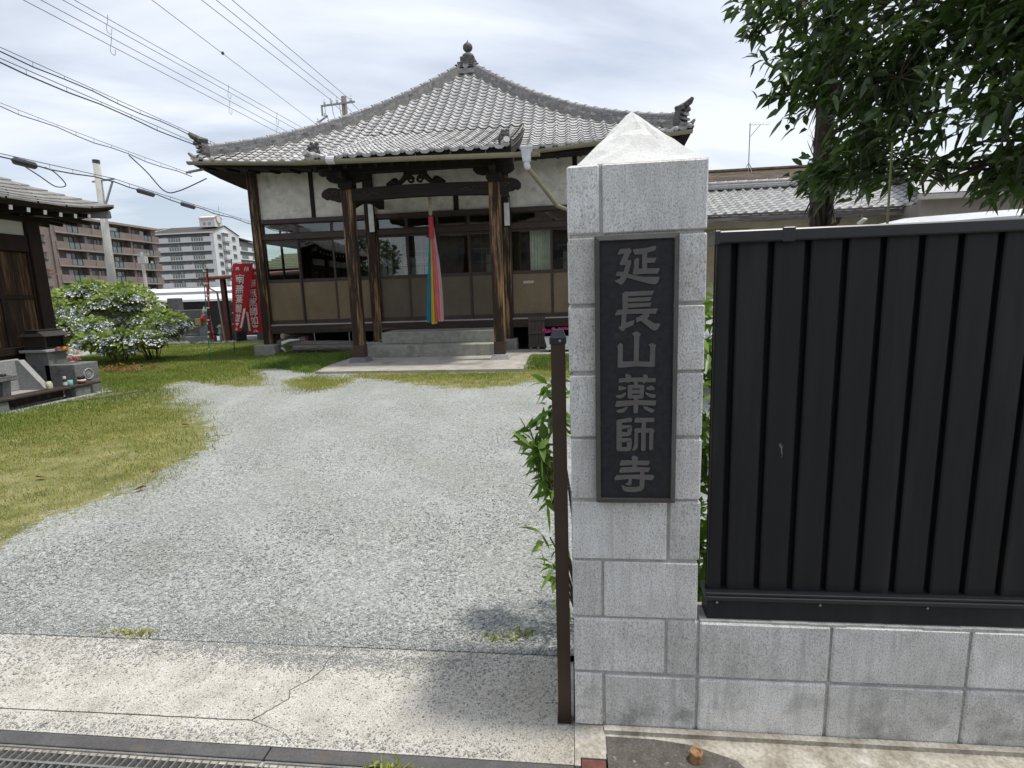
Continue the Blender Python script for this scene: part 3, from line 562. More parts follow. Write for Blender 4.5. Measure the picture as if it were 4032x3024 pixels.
for i in range(14):
    obj('screw', MB().lathe([(.004,0),(.004,.002),(.002,.0035)], (0,0,0), 8).xf(Matrix.Translation((.458+.31*i,.0225,.4555)) @ Matrix.Rotation(R(90),4,'X')), MAT['steel'], root)
sc_ = MB()
for dx, z, w_, h_ in ((0,.955,.0022,.016),(.003,.945,.003,.02),(-.003,.962,.002,.01),(.006,.925,.0012,.02),(.004,.937,.0016,.012)):
    sc_.prism([(.6335+dx,z),(.6335+dx+w_,z+.002),(.6335+dx+w_+.001,z+h_),(.6335+dx+.001,z+h_-.003)], .0436, .0440, 'y')
obj('scratch', sc_, MAT['steel'], root)

root = thing('gate_post', (-.03,.052,0), 'slim brown metal gate post with a black cap beside the block pillar', 'post')
obj('post', MB().cbox(-.0525,-.0085,.03,.075,-.02,1.293,.0015), MAT['brown_metal'], root)
cp = MB(); cp.cbox(-.056,-.005,.026,.079,1.288,1.309,.002)
cp.add([(-.054,.028,1.309),(-.007,.028,1.309),(-.007,.077,1.309),(-.054,.077,1.309),(-.046,.04,1.331),(-.015,.04,1.331),(-.015,.066,1.331),(-.046,.066,1.331)],[(0,1,5,4),(1,2,6,5),(2,3,7,6),(3,0,4,7),(4,5,6,7)])
obj('cap', cp, MAT['cap_plastic'], root)
obj('screw', MB().lathe([(.0042,0),(.0042,.002),(.002,.003)], (0,0,0), 10).xf(Matrix.Translation((-.024,.0262,1.298)) @ Matrix.Rotation(R(90),4,'X')), MAT['steel'], root)

# ================================================================== main temple hall
XC, YC, YF = -3.15, 17.05, 12.1          # centre of the square hall, front wall plane
HW, EV = 4.95, 5.85                      # half width of the walls, of the eaves
YE = YC-EV
XL, XR = XC-HW, XC+HW
temple = thing('temple_hall', (XC, YC, 0), 'dark timber temple hall with pyramidal grey tile roof and porch', 'temple')
def zmain(d, lat=0.):
    """height of the tiled surface at distance d from the centre (towards one side) and lateral offset lat"""
    t = (EV-d)/5.5
    z = 4.66+2.36*t+1.32*t*t if t >= 0 else 4.66+.43*(EV-d)
    q = min(1, abs(lat)/max(d,.3))
    return z+.24*q**4*(max(d,0)/EV)**3
PX0, PX1, YP = XC-2.1, XC+2.1, 9.25       # porch roof
def zporch(y): u = y-YP; return 4.24+.315*u+.012*u*u
def zfront(x, y):
    z = zmain(YC-y, x-XC)
    return max(z, zporch(y)) if PX0-.05 <= x <= PX1+.05 else z
# ---- tiles
TW = .29
def tilemesh():
    b = MB(); n = 8; L = .30; pr = []
    for i in range(n+1):
        u = i/n; pr.append((u*TW-TW/2, .030*math.cos(2*math.pi*(u-.88))+.011*math.cos(4*math.pi*(u-.88))))
    vs = [(x,0,z) for x,z in pr]+[(x,L,z-.006) for x,z in pr]+[(x,.004,z-.030) for x,z in pr]
    fs = [(i,i+1,n+2+i,n+1+i) for i in range(n)]+[(2*n+2+i,2*n+3+i,i+1,i) for i in range(n)]
    return b.add(vs, fs)
def shadow_lips(me, k, n):
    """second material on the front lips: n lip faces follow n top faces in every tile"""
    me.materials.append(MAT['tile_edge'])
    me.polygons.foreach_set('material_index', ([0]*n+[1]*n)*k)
tb = tilemesh(); tile_me = mesh_of(tb, 'tile', smooth=False); tile_me.materials.append(MAT['tile']); shadow_lips(tile_me, 1, 8)
tv = np.array(tb.v); tf = tb.f
rows = []
EXP = .235
def rows_along(zf, y0, y1):
    out = []; y = y0
    while y < y1:
        s = (zf(y+.05)-zf(y))/.05; out.append((y, zf(y), math.atan(s))); y += EXP*math.cos(math.atan(s))
    return out
tiles = []
ncol = int(EV/TW)+1
for i in range(-ncol, ncol+1):
    x = XC+i*TW+TW*.5
    if PX0+.1 < x < PX1-.1: col = rows_along(lambda y: zfront(x,y), YP-.02, YC-.3)
    else: col = rows_along(lambda y: zmain(YC-y, x-XC), YE-.02, YC-.3)
    for (y, z, a) in col:
        d = YC-y
        if abs(x-XC) > d-.05 and d < EV+.1: continue
        if abs(x-XC) > EV-.12: continue
        tiles.append((x,y,z,a))
tiles.sort(key=lambda t: t[1]-.0*abs(t[0]))
near = sorted(tiles, key=lambda t: math.hypot(t[0], t[1]+1.6)+ (3 if t[0] > .2 else 0))[:300]; nearset = set(near)
for (x,y,z,a) in near:
    place('tile', tile_me, temple, (x+random.uniform(-.004,.004),y,z+random.uniform(-.003,.003)), (a-.055,random.uniform(-.012,.012),random.uniform(-.01,.01)))
Vs=[]; Fs=[]
def addtile(x,y,z,a,rz=0):
    Mx = Matrix.Translation((XC,YC,0)) @ Matrix.Rotation(rz,4,'Z') @ Matrix.Translation((x-XC,y-YC,z)) @ Matrix.Rotation(a-.055,4,'X')
    A = np.array(Mx)[:3,:]; o = sum(len(q) for q in Vs)
    Vs.append(tv @ A[:,:3].T+A[:,3]); Fs.append(np.array(tf)+o)
for t in tiles:
    if t not in nearset: addtile(*t)
shadow_lips(npmesh('roof_tiles', np.vstack(Vs), np.vstack(Fs), MAT['tile'], temple, kind='stuff').data, len(Vs), 8)
Vs=[]; Fs=[]
for i in range(-ncol, ncol+1):
    x = XC+i*TW+TW*.5
    for (y,z,a) in rows_along(lambda y: zmain(YC-y, x-XC), YE-.02, YC-.3):
        if abs(x-XC) > YC-y-.05 or abs(x-XC) > EV-.12: continue
        for rz in (R(90),R(-90),R(180)): addtile(x,y,z,a,rz)
shadow_lips(npmesh('side_roof_tiles', np.vstack(Vs), np.vstack(Fs), MAT['tile'], temple, kind='stuff').data, len(Vs), 8)
# ---- roof body under the tiles (four slopes, porch, soffits)
rb = MB()
for rz in range(4):
    n = 14; m_ = 12; vs = []
    for j in range(m_+1):
        d = .25+(EV-.02-.25)*j/m_
        for i in range(n+1):
            l = (2*i/n-1)*d; vs.append((XC+l, YC-d, zmain(d,l)-.055))
    q = MB().add(vs, [(j*(n+1)+i, j*(n+1)+i+1, (j+1)*(n+1)+i+1, (j+1)*(n+1)+i) for j in range(m_) for i in range(n)])
    q.xf(Matrix.Translation((XC,YC,0)) @ Matrix.Rotation(R(90*rz),4,'Z') @ Matrix.Translation((-XC,-YC,0))); rb.add(q.v, q.f)
vs = []; m_ = 12
for j in range(m_+1):
    y = YP+.02+(13.4-YP)*j/m_
    vs += [(PX0+.02,y,zporch(y)-.06),(PX1-.02,y,zporch(y)-.06)]
rb.add(vs, [(2*j,2*j+1,2*j+3,2*j+2) for j in range(m_)])
obj('roof_bed', rb, MAT['tile_mortar'], temple)
so = MB()
def soff(d, l): return zmain(d,l)-.20
for rz in range(4):
    n = 12; vs = []; ds = [HW-.1, EV-.45, EV-.05]
    for d in ds:
        for i in range(n+1):
            l = (2*i/n-1)*d; vs.append((XC+l, YC-d, soff(EV-.05,l)+.10*(EV-.05-d)))
    for i in range(n+1):
        l = (2*i/n-1)*(EV-.03); vs.append((XC+l, YC-EV+.03, zmain(EV,l)-.045))
    q = MB().add(vs, [(j*(n+1)+i, j*(n+1)+i+1, (j+1)*(n+1)+i+1, (j+1)*(n+1)+i) for j in range(3) for i in range(n)])
    q.xf(Matrix.Translation((XC,YC,0)) @ Matrix.Rotation(R(90*rz),4,'Z') @ Matrix.Translation((-XC,-YC,0))); so.add(q.v, q.f)
for j in range(8):
    y0 = YP+.03+(12.2-YP)*j/8; y1 = YP+.03+(12.2-YP)*(j+1)/8
    so.add([(PX0+.05,y0,zporch(y0)-.19),(PX1-.05,y0,zporch(y0)-.19),(PX1-.05,y1,zporch(y1)-.19),(PX0+.05,y1,zporch(y1)-.19)], [(0,1,2,3)])
so.box(PX0+.03,PX1-.03,YP+.02,YP+.05,4.05,4.20)
for x in (PX0+.03,PX1-.07):
    so.prism([(YP+.05,4.03),(YP+.05,4.20),(12.9,zporch(12.9)-.05),(12.9,zporch(12.9)-.28)], x, x+.04, 'x')
obj('eave_soffit', so, MAT['wood_soffit'], temple)
rf_me = mesh_of(MB().box(-.035,.035,0,1,-.045,.045), 'rafter'); rf_me.materials.append(MAT['wood_dark'])
for i in range(13):
    x = PX0+.2+(PX1-PX0-.4)*i/12; a = math.atan2(zporch(12)-zporch(YP+.1), 12-YP-.1)
    place('rafter', rf_me, temple, (x,YP+.08,zporch(YP+.1)-.24), (a,0,0), (1,2.9,1))
for i in range(22):
    x = XL-.6+(2*HW+1.2)*i/21
    if PX0-.1 < x < PX1+.1: continue
    place('rafter', rf_me, temple, (x,YE+.06,soff(EV-.05,x-XC)-.01), (.10,0,0), (1,.55,1))
# ---- eave tiles with round ends
et = MB(); et.sphere((TW*.5-.035,-.02,-.005), .052, 10, 7, (1,.55,1))
n = 6; vs = []
for i in range(n+1):
    u = i/n*.82; z = .030*math.cos(2*math.pi*(u-.88))+.011*math.cos(4*math.pi*(u-.88))
    vs += [(u*TW-TW/2,-.012,z+.004),(u*TW-TW/2,-.012,z-.05+.012*math.sin(math.pi*i/n)*-1)]
et.add(vs, [(2*i,2*i+1,2*i+3,2*i+2) for i in range(n)])
et_me = mesh_of(et, 'eave_tile', smooth=True); et_me.materials.append(MAT['ridge_cap'])
for i in range(-ncol, ncol+1):
    x = XC+i*TW+TW*.5
    if abs(x-XC) > EV-.15: continue
    inp = PX0+.1 < x < PX1-.1
    y = (YP if inp else YE)-.02
    place('eave_tile', et_me, temple, (x, y, (zporch(YP) if inp else zmain(EV,x-XC))+random.uniform(-.004,.004)), (random.uniform(-.05,.05),0,random.uniform(-.04,.04)))
# ---- hip ridges
cap_b = MB(); n = 8
pr = [(math.cos(math.pi*i/n)*.075, math.sin(math.pi*i/n)*.065) for i in range(n+1)]
cap_b.add([(x*1.0,0,z) for x,z in pr]+[(x*.9,.33,z*.92) for x,z in pr]+[(x*1.12,0,z*1.14) for x,z in pr]+[(x*1.12,.035,z*1.12) for x,z in pr],
          [(i,i+1,n+2+i,n+1+i) for i in range(n)]+[(2*(n+1)+i,2*(n+1)+i+1,3*(n+1)+i+1,3*(n+1)+i) for i in range(n)]+[tuple(range(n+1))])
cap_me = mesh_of(cap_b, 'ridge_cap_tile', smooth=True); cap_me.materials.append(MAT['ridge_cap'])
noshi = MB(); mort = MB()
for sx, sy in ((-1,-1),(1,-1),(-1,1),(1,1)):
    P = []; d = EV-.12
    while d > .32:
        P.append(Vector((XC+sx*d, YC+sy*d, zmain(d,d)-.02))); d -= .235
    P.append(Vector((XC+sx*.3, YC+sy*.3, zmain(.3,.3)-.02)))
    for i in range(len(P)-1):
        a, c = P[i], P[i+1]; dr = (c-a)
        mort.bar(a-Vector((0,0,.05)), c-Vector((0,0,.05)), .30, .10)
        for l in range(4):
            o = .5 if l % 2 else 0.; z = .03+.052*l; w = .30-.025*l if l != 3 else .24
            noshi.bar(a+dr*(o+.012)+Vector((0,0,z)), a+dr*(o+.988)+Vector((0,0,z)), w+random.uniform(-.006,.006), .045)
        if i % 1 == 0:
            ang = math.atan2(dr.z, math.hypot(dr.x,dr.y)); yaw = math.atan2(-dr.x, dr.y)
            if sy < 0: place('ridge_cap_tile', cap_me, temple, a+Vector((0,0,.205)), (ang,0,yaw))
            else:
                q = MB(); q.v = list(cap_b.v); q.f = list(cap_b.f); q.xf(Matrix.Translation(a+Vector((0,0,.205))) @ Matrix.Rotation(yaw,4,'Z') @ Matrix.Rotation(ang,4,'X')); noshi.add(q.v,q.f)
obj('ridge_tiles', noshi, MAT['ridge'], temple, kind='stuff'); obj('ridge_mortar', mort, MAT['tile_mortar'], temple, kind='stuff')
# ---- ridge end ornaments
def oni(x, y, z, yaw, s=1., horn=True):
    Mx = Matrix.Translation((x,y,z)) @ Matrix.Rotation(yaw,4,'Z') @ Matrix.Scale(s,4)
    b = MB()    # local: +y points outwards
    b.prism([(-.17,-.10),(.17,-.10),(.20,.05),(.16,.24),(.10,.36),(-.10,.36),(-.16,.24),(-.20,.05)], -.12, .06, 'y')
    for k in range(3):
        zz = .02+.10*k; w = .20-.02*k
        b.prism([(-w,zz),(0,zz-.07),(w,zz),(w,zz+.045),(0,zz-.025),(-w,zz+.045)], .0, .10+.015*k, 'y')
    b.prism([(-.12,.33),(.12,.33),(.15,.42),(.10,.46),(-.10,.46),(-.15,.42)], -.12, .14, 'y')
    o_ = obj('ridge_end_ornament', b.xf(Mx), MAT['ornament'], temple)
    if horn:
        h = MB().tube([(0,-.10,.40),(0,.12,.44),(0,.26,.50),(0,.33,.57)], [.085,.082,.075,.04], 10)
        h.tube([(0,.0,.27),(0,.16,.30),(0,.24,.33)], [.06,.06,.062], 10)
        obj('horn_tile', h.xf(Mx), MAT['ornament'], o_)
        f = MB().tube([(0,-.2,-.14),(0,.12,-.12),(0,.30,-.06),(0,.40,.03)], [.07,.07,.065,.03], 10)
        obj('corner_tile', f.xf(Mx), MAT['ridge'], o_)
for sx in (-1,1):
    d = EV-.22; oni(XC+sx*d, YC-d, zmain(d,d)+.0, R(-135) if sx > 0 else R(135), .84)
for x, s in ((PX0+.16,-1),(PX1-.16,1)):      # small ornaments at the ends of the porch eave
    Mx = Matrix.Translation((x, YP+.22, zporch(YP+.2)+.02)) @ Matrix.Rotation(R(180)-s*.25,4,'Z') @ Matrix.Scale(.62,4)
    b = MB()
    for k in range(16):
        a = k*2.4; r_ = .03+.011*k
        b.sphere((r_*math.cos(a), .05+.05*random.random(), .17+r_*math.sin(a)), .075, 7, 5, (1,.8,1))
    b.prism([(-.2,-.1),(.2,-.1),(.22,.06),(-.22,.06)], -.2, .05, 'y')
    o_ = obj('peony_ornament', b.xf(Mx), MAT['ornament'], temple)
    obj('corner_tile', MB().tube([(x-s*.06,YP+.30,zporch(YP+.3)+.02),(x+s*.02,YP+.04,zporch(YP)+.03),(x+s*.06,YP-.07,zporch(YP)+.07)], [.06,.062,.064], 10), MAT['ridge_cap'], o_)
# ---- finial
fz0 = zmain(.3,.3)-.06; fz = 0.0; NF = len(bpy.data.objects)
b = MB(); b.cbox(XC-.36,XC+.36,YC-.36,YC+.36,fz-.06,fz+.10,.01); b.cbox(XC-.33,XC+.33,YC-.33,YC+.33,fz+.10,fz+.22,.01)
b.cbox(XC-.40,XC+.40,YC-.40,YC+.40,fz+.22,fz+.27,.01); b.cbox(XC-.38,XC+.38,YC-.38,YC+.38,fz+.29,fz+.34,.01)
b.cbox(XC-.31,XC+.31,YC-.31,YC+.31,fz+.34,fz+.46,.01); b.cbox(XC-.225,XC+.225,YC-.225,YC+.225,fz+.46,fz+.68,.012)
FS = Matrix.Translation((0,0,fz0)) @ Matrix.Diagonal((1,1,.84,1)); o_ = obj('finial_base', b.xf(FS), MAT['ornament'], temple)
b = MB(); b.lathe([(.2,0),(.2,.06),(.17,.13),(.09,.19),(.07,.21),(.07,.25)], (XC,YC,fz+.68), 16)
obj('inverted_bowl', b.xf(FS), MAT['ornament'], o_, smooth=True)
b = MB(); b.lathe([(.075,0),(.12,.03),(.155,.10),(.155,.18),(.12,.25),(.05,.31),(.018,.36),(.001,.42)], (XC,YC,fz+.93), 16)
obj('jewel', b.xf(FS), MAT['ornament'], o_, smooth=True)
em = MB(); em.prism([(XC-.02-.10,fz+.24),(XC-.09,fz+.34),(XC-.02,fz+.30),(XC+.05,fz+.34),(XC+.07,fz+.24),(XC-.02,fz+.12)], YC-.425, YC-.39, 'y'); obj('crest', em.xf(FS), MAT['ridge'], o_)
b = MB().bar((XC-.30,YC-.42,fz+.06),(XC+.30,YC-.42,fz+.06),.10,.16); obj('ridge_saddle', b.xf(FS), MAT['ridge'], o_)

# ---- gutters
def gutter(p0, p1, r=.072):
    b = MB(); p0 = Vector(p0); p1 = Vector(p1); n = 8; vs = []
    for p in (p0,p1):
        for i in range(n+1):
            a = math.pi+math.pi*i/n; vs.append((p.x, p.y+r*math.cos(a), p.z+r*math.sin(a)))
        for i in range(n+1):
            a = 2*math.pi-math.pi*i/n; vs.append((p.x, p.y+(r-.006)*math.cos(a), p.z+(r-.006)*math.sin(a)))
    k = 2*(n+1); b.add(vs, [(i,(i+1)%k,k+(i+1)%k,k+i) for i in range(k)]+[tuple(range(k)),tuple(range(k,2*k))])
    return obj('gutter', b, MAT['gutter'], temple)
zc = zmain(EV,EV)-.10; zm = zmain(EV,0)-.10
def hook(x, y, z):
    obj('gutter_hook', MB().tube([(x,y+.10,z+.10),(x,y+.07,z-.02),(x,y,z-.075),(x,y-.07,z-.03),(x,y-.072,z+.005)], .007, 5), MAT['gutter'], temple)
gl = [(XL-.92,YE-.06,zc-.02),(PX0-.0,YE-.06,zmain(EV,2.1)-.11)]; gutter(*gl)
gr_ = [(PX1-.05,YE-.06,zmain(EV,2.1)-.13),(XR+.86,YE-.06,zc-.03)]; gutter(*gr_)
gp = [(PX0-.12,YP-.09,4.145),(PX1+.52,YP-.09,4.035)]; gutter(*gp, .078)
obj('gutter_patch', MB().tube([(PX0+.55,YP-.09,4.13),(PX0+.72,YP-.09,4.126)], .0805, 12, False), MAT['gutter_white'], temple)
for a, c in (gl, gr_, gp):
    n = max(2,int(abs(c[0]-a[0])/.62))
    for i in range(n):
        t = (i+.5)/n; hook(a[0]+(c[0]-a[0])*t, a[1], a[2]+(c[2]-a[2])*t)
hx = PX1+.27
b = MB(); y = YP-.09
b.add([(hx-.10,y-.10,4.10),(hx+.10,y-.10,4.10),(hx+.10,y+.10,4.10),(hx-.10,y+.10,4.10),(hx-.07,y-.07,3.88),(hx+.07,y-.07,3.88),(hx+.07,y+.07,3.88),(hx-.07,y+.07,3.88)], [(0,1,5,4),(1,2,6,5),(2,3,7,6),(3,0,4,7),(4,5,6,7)])
b.cbox(hx-.11,hx+.11,y-.11,y+.11,4.10,4.14,.006); b.lathe([(.06,0),(.06,.08)], (hx,y,3.80), 12); b.sphere((hx+.01,y,3.79), .062, 10, 8)
o_ = obj('rain_hopper', b, MAT['gutter_white'], temple)
b = MB().tube([(hx+.01,y,3.78),(hx+.52,y+1.5,3.28),(.30,YF-.16,3.20)], .042, 10); b.tube([(.30,YF-.16,3.20),(XR-.2,YF-.16,3.19)], .042, 10)
obj('downpipe', b, MAT['gutter'], temple)

# ---- timber frame and walls
posts = [(XL+.11,.24),(-4.97,.24),(-1.57,.24),(XR-.11,.24)]
for i, (x, w) in enumerate(posts):
    b = MB().cbox(x-w/2,x+w/2,YF-.12,YF+.12,.30,4.72,.012); obj('post', b, MAT['wood_post'], temple)
    s = .26 if i in (0,3) else .22
    obj('foundation_stone', MB().cbox(x-s-.06,x+s,YF-.28,YF+.2,-.02,.31,.02), MAT['step'], temple)
for x in (-6.45,.15):
    obj('wall_stud', MB().box(x-.055,x+.055,YF-.03,YF+.05,3.49,4.70), MAT['wood_dark'], temple)
bays = [(XL+.23,-5.09),(-4.85,-1.69),(-1.45,XR-.23)]
def hbeam(name, z0, z1, y0, y1, mat):
    for x0, x1 in bays: obj(name, MB().cbox(x0,x1,y0,y1,z0,z1,.006), mat, temple)
hbeam('sill_beam', .585, .79, YF-.10, YF+.08, MAT['wood_sill'])
hbeam('head_rail', 3.385, 3.495, YF-.08, YF+.08, MAT['frame'])
hbeam('transom_rail', 2.985, 3.125, YF-.07, YF+.07, MAT['frame'])
obj('eave_beam', MB().box(XL-.1,XR+.1,YF-.09,YF+.09,4.68,4.90), MAT['wood_dark_x'], temple)
for x0, x1 in ((XL+.2,-6.505),(-6.395,-5.05),(-4.87,-1.67),(-1.47,.095),(.205,XR-.2)):
    obj('plaster_panel', MB().box(x0,x1,YF-.012,YF+.012,3.495,4.69), MAT['plaster'], temple)
obj('short_stud', MB().box(-2.83,-2.70,YF-.03,YF+.05,3.495,3.95), MAT['wood_dark'], temple)
for x0, x1 in bays:
    obj('track_rail', MB().box(x0,x1,YF-.09,YF+.07,.792,.822), MAT['white_rail'], temple)
# ---- sashes: glass above, panel below
def sash(x0, x1, y, parent, lower, stile=.045):
    t = obj('sliding_door', MB().box(x0,x0+stile,y-.016,y+.016,.826,2.983).box(x1-stile,x1,y-.016,y+.016,.826,2.983)
            .box(x0+stile,x1-stile,y-.015,y+.015,.826,.93).box(x0+stile,x1-stile,y-.015,y+.015,1.90,1.985).box(x0+stile,x1-stile,y-.015,y+.015,2.93,2.983), MAT['frame'], parent)
    obj('lower_panel', MB().box(x0+stile,x1-stile,y-.006,y+.006,.93,1.90), lower, t)
    obj('pane', MB().box(x0+stile,x1-stile,y-.003,y+.003,1.985,2.93), MAT['glass'], t)
    return t
def transom(x0, x1, y, parent, st=.035):
    t = obj('transom_window', MB().box(x0,x0+st,y-.015,y+.015,3.128,3.383).box(x1-st,x1,y-.015,y+.015,3.128,3.383)
            .box(x0+st,x1-st,y-.014,y+.014,3.128,3.152).box(x0+st,x1-st,y-.014,y+.014,3.362,3.383), MAT['frame'], parent)
    obj('pane', MB().box(x0+st,x1-st,y-.003,y+.003,3.152,3.362), MAT['glass'], t)
for bi, ((x0,x1), n) in enumerate(zip(bays, (3,4,3))):
    w = (x1-x0)/n
    for i in range(n):
        y = YF+(.018 if i % 2 else -.018)
        if n == 4: y = YF+(.018 if i in (0,3) else -.018)
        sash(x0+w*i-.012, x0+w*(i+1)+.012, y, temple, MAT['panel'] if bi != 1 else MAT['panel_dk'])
        transom(x0+w*i, x0+w*(i+1), YF, temple)
MAT['muntin'] = M('pale_inner_bars', (.20,.165,.125), 5, rough=.7)
for x0, x1 in ((-4.78,-4.02),(-3.98,-3.24),(-2.42,-1.76),(-.30,.55)):
    lat_ = MB()
    for z in (2.24,2.56): lat_.box(x0,x1,YF+.075,YF+.083,z,z+.012)
    for k in (1,2): lat_.box(x0+(x1-x0)*k/3-.005,x0+(x1-x0)*k/3+.005,YF+.084,YF+.092,1.99,2.93)
    obj('inner_bars', lat_, MAT['muntin'], temple, kind='stuff')
obj('letter_slot', MB().cbox(-1.16,-.90,YF-.052,YF-.022,1.66,1.73,.004), MAT['white_rail'], temple)
# ---- side walls (left side glazed in front, then plaster), rear wall
def sideglass(y0, y1):
    t = obj('side_door', MB().box(XL+.09,XL+.12,y0,y0+.045,.826,2.983).box(XL+.09,XL+.12,y1-.045,y1,.826,2.983).box(XL+.09,XL+.12,y0+.045,y1-.045,.826,.93)
            .box(XL+.09,XL+.12,y0+.045,y1-.045,1.90,1.985).box(XL+.09,XL+.12,y0+.045,y1-.045,2.93,2.983), MAT['frame'], temple)
    obj('lower_panel', MB().box(XL+.10,XL+.11,y0+.045,y1-.045,.93,1.90), MAT['panel'], t)
    obj('pane', MB().box(XL+.103,XL+.107,y0+.045,y1-.045,1.985,2.93), MAT['glass'], t)
    t = obj('side_transom', MB().box(XL+.09,XL+.12,y0,y0+.035,3.128,3.383).box(XL+.09,XL+.12,y1-.035,y1,3.128,3.383), MAT['frame'], temple)
    obj('pane', MB().box(XL+.103,XL+.107,y0+.035,y1-.035,3.128,3.383), MAT['glass'], t)
for i in range(2): sideglass(YF+.14+.95*i, YF+.14+.95*(i+1))
for z0, z1 in ((.585,.79),(2.985,3.125),(3.385,3.495),(4.68,4.9)):
    obj('side_beam', MB().box(XL+.02,XL+.20,YF+.12,YF+9.8,z0,z1), MAT['wood_dark'], temple)
    obj('side_beam', MB().box(XR-.20,XR-.02,YF+.12,YF+9.8,z0,z1), MAT['wood_dark'], temple)
obj('side_plaster', MB().box(XL+.10,XL+.12,YF+.12,YF+9.8,3.495,4.69), MAT['plaster'], temple)
obj('side_wall', MB().box(XL+.09,XL+.13,YF+2.1,YF+9.8,.79,3.40), MAT['wood_dark'], temple)
obj('side_wall', MB().box(XR-.13,XR-.09,YF+.12,YF+9.8,.79,4.69), MAT['plaster'], temple)
for i in range(1,5):
    obj('side_post', MB().box(XL,XL+.22,YF+2.45*i-.12,YF+2.45*i+.12,.1,4.72), MAT['wood_dark'], temple)
obj('rear_wall', MB().box(XL,XR,YC+HW-.1,YC+HW,.1,4.8), MAT['wood_dark'], temple)
# ---- inside
MAT['tatami'] = M('tatami', (.16,.14,.08), 6, rough=.9)
MAT['inner_wood'] = M('dim_inner_wood', [(.3,(.06,.045,.03)),(.7,(.11,.085,.06))], 3, rough=.7)
MAT['paper'] = M('shoji_paper', (.52,.50,.45), 4, rough=.95)
MAT['curtain'] = M('pale_curtain', (.62,.60,.52), 8, rough=.95)
obj('floor', MB().box(XL+.13,XR-.13,YF+.07,YC+HW-.1,.70,.80), MAT['tatami'], temple)
obj('ceiling', MB().box(XL+.13,XR-.13,YF+.09,YC+HW-.1,3.50,3.53), MAT['inner_wood'], temple)
obj('inner_wall', MB().box(XL+2.2,XR-.13,YF+2.1,YF+2.15,2.6,3.5).box(-5.1,-4.9,YF+2.0,YF+2.2,.8,2.6).box(-1.6,-1.4,YF+2.0,YF+2.2,.8,2.6).box(XL+2.2,XL+2.35,YF+2.05,YF+2.2,.8,2.6).box(XL+.13,XR-.13,YF+6.0,YF+6.05,.8,3.5), MAT['inner_wood'], temple)
for x0, x1 in ((-5.85,-5.15),(-4.85,-4.0),(-2.4,-1.65),(-.2,.7)):
    s = obj('shoji_screen', MB().box(x0,x1,YF+2.08,YF+2.09,.82,2.58), MAT['paper'], temple); lat = MB()
    for k in range(5): lat.box(x0+(x1-x0)*k/4-.01,x0+(x1-x0)*k/4+.01,YF+2.06,YF+2.078,.82,2.58)
    for k in range(8): lat.box(x0,x1,YF+2.062,YF+2.076,.83+k*.245,.845+k*.245)
    obj('lattice', lat, MAT['inner_wood'], s)
vs = []; n = 24
for i in range(n+1):
    x = -.98+.52*i/n; y = YF+.16+.02*math.sin(i*1.9); vs += [(x,y,1.72),(x,y,2.95)]
cu = obj('curtain', MB().add(vs, [(2*i,2*i+2,2*i+3,2*i+1) for i in range(n)]), MAT['curtain'], temple)
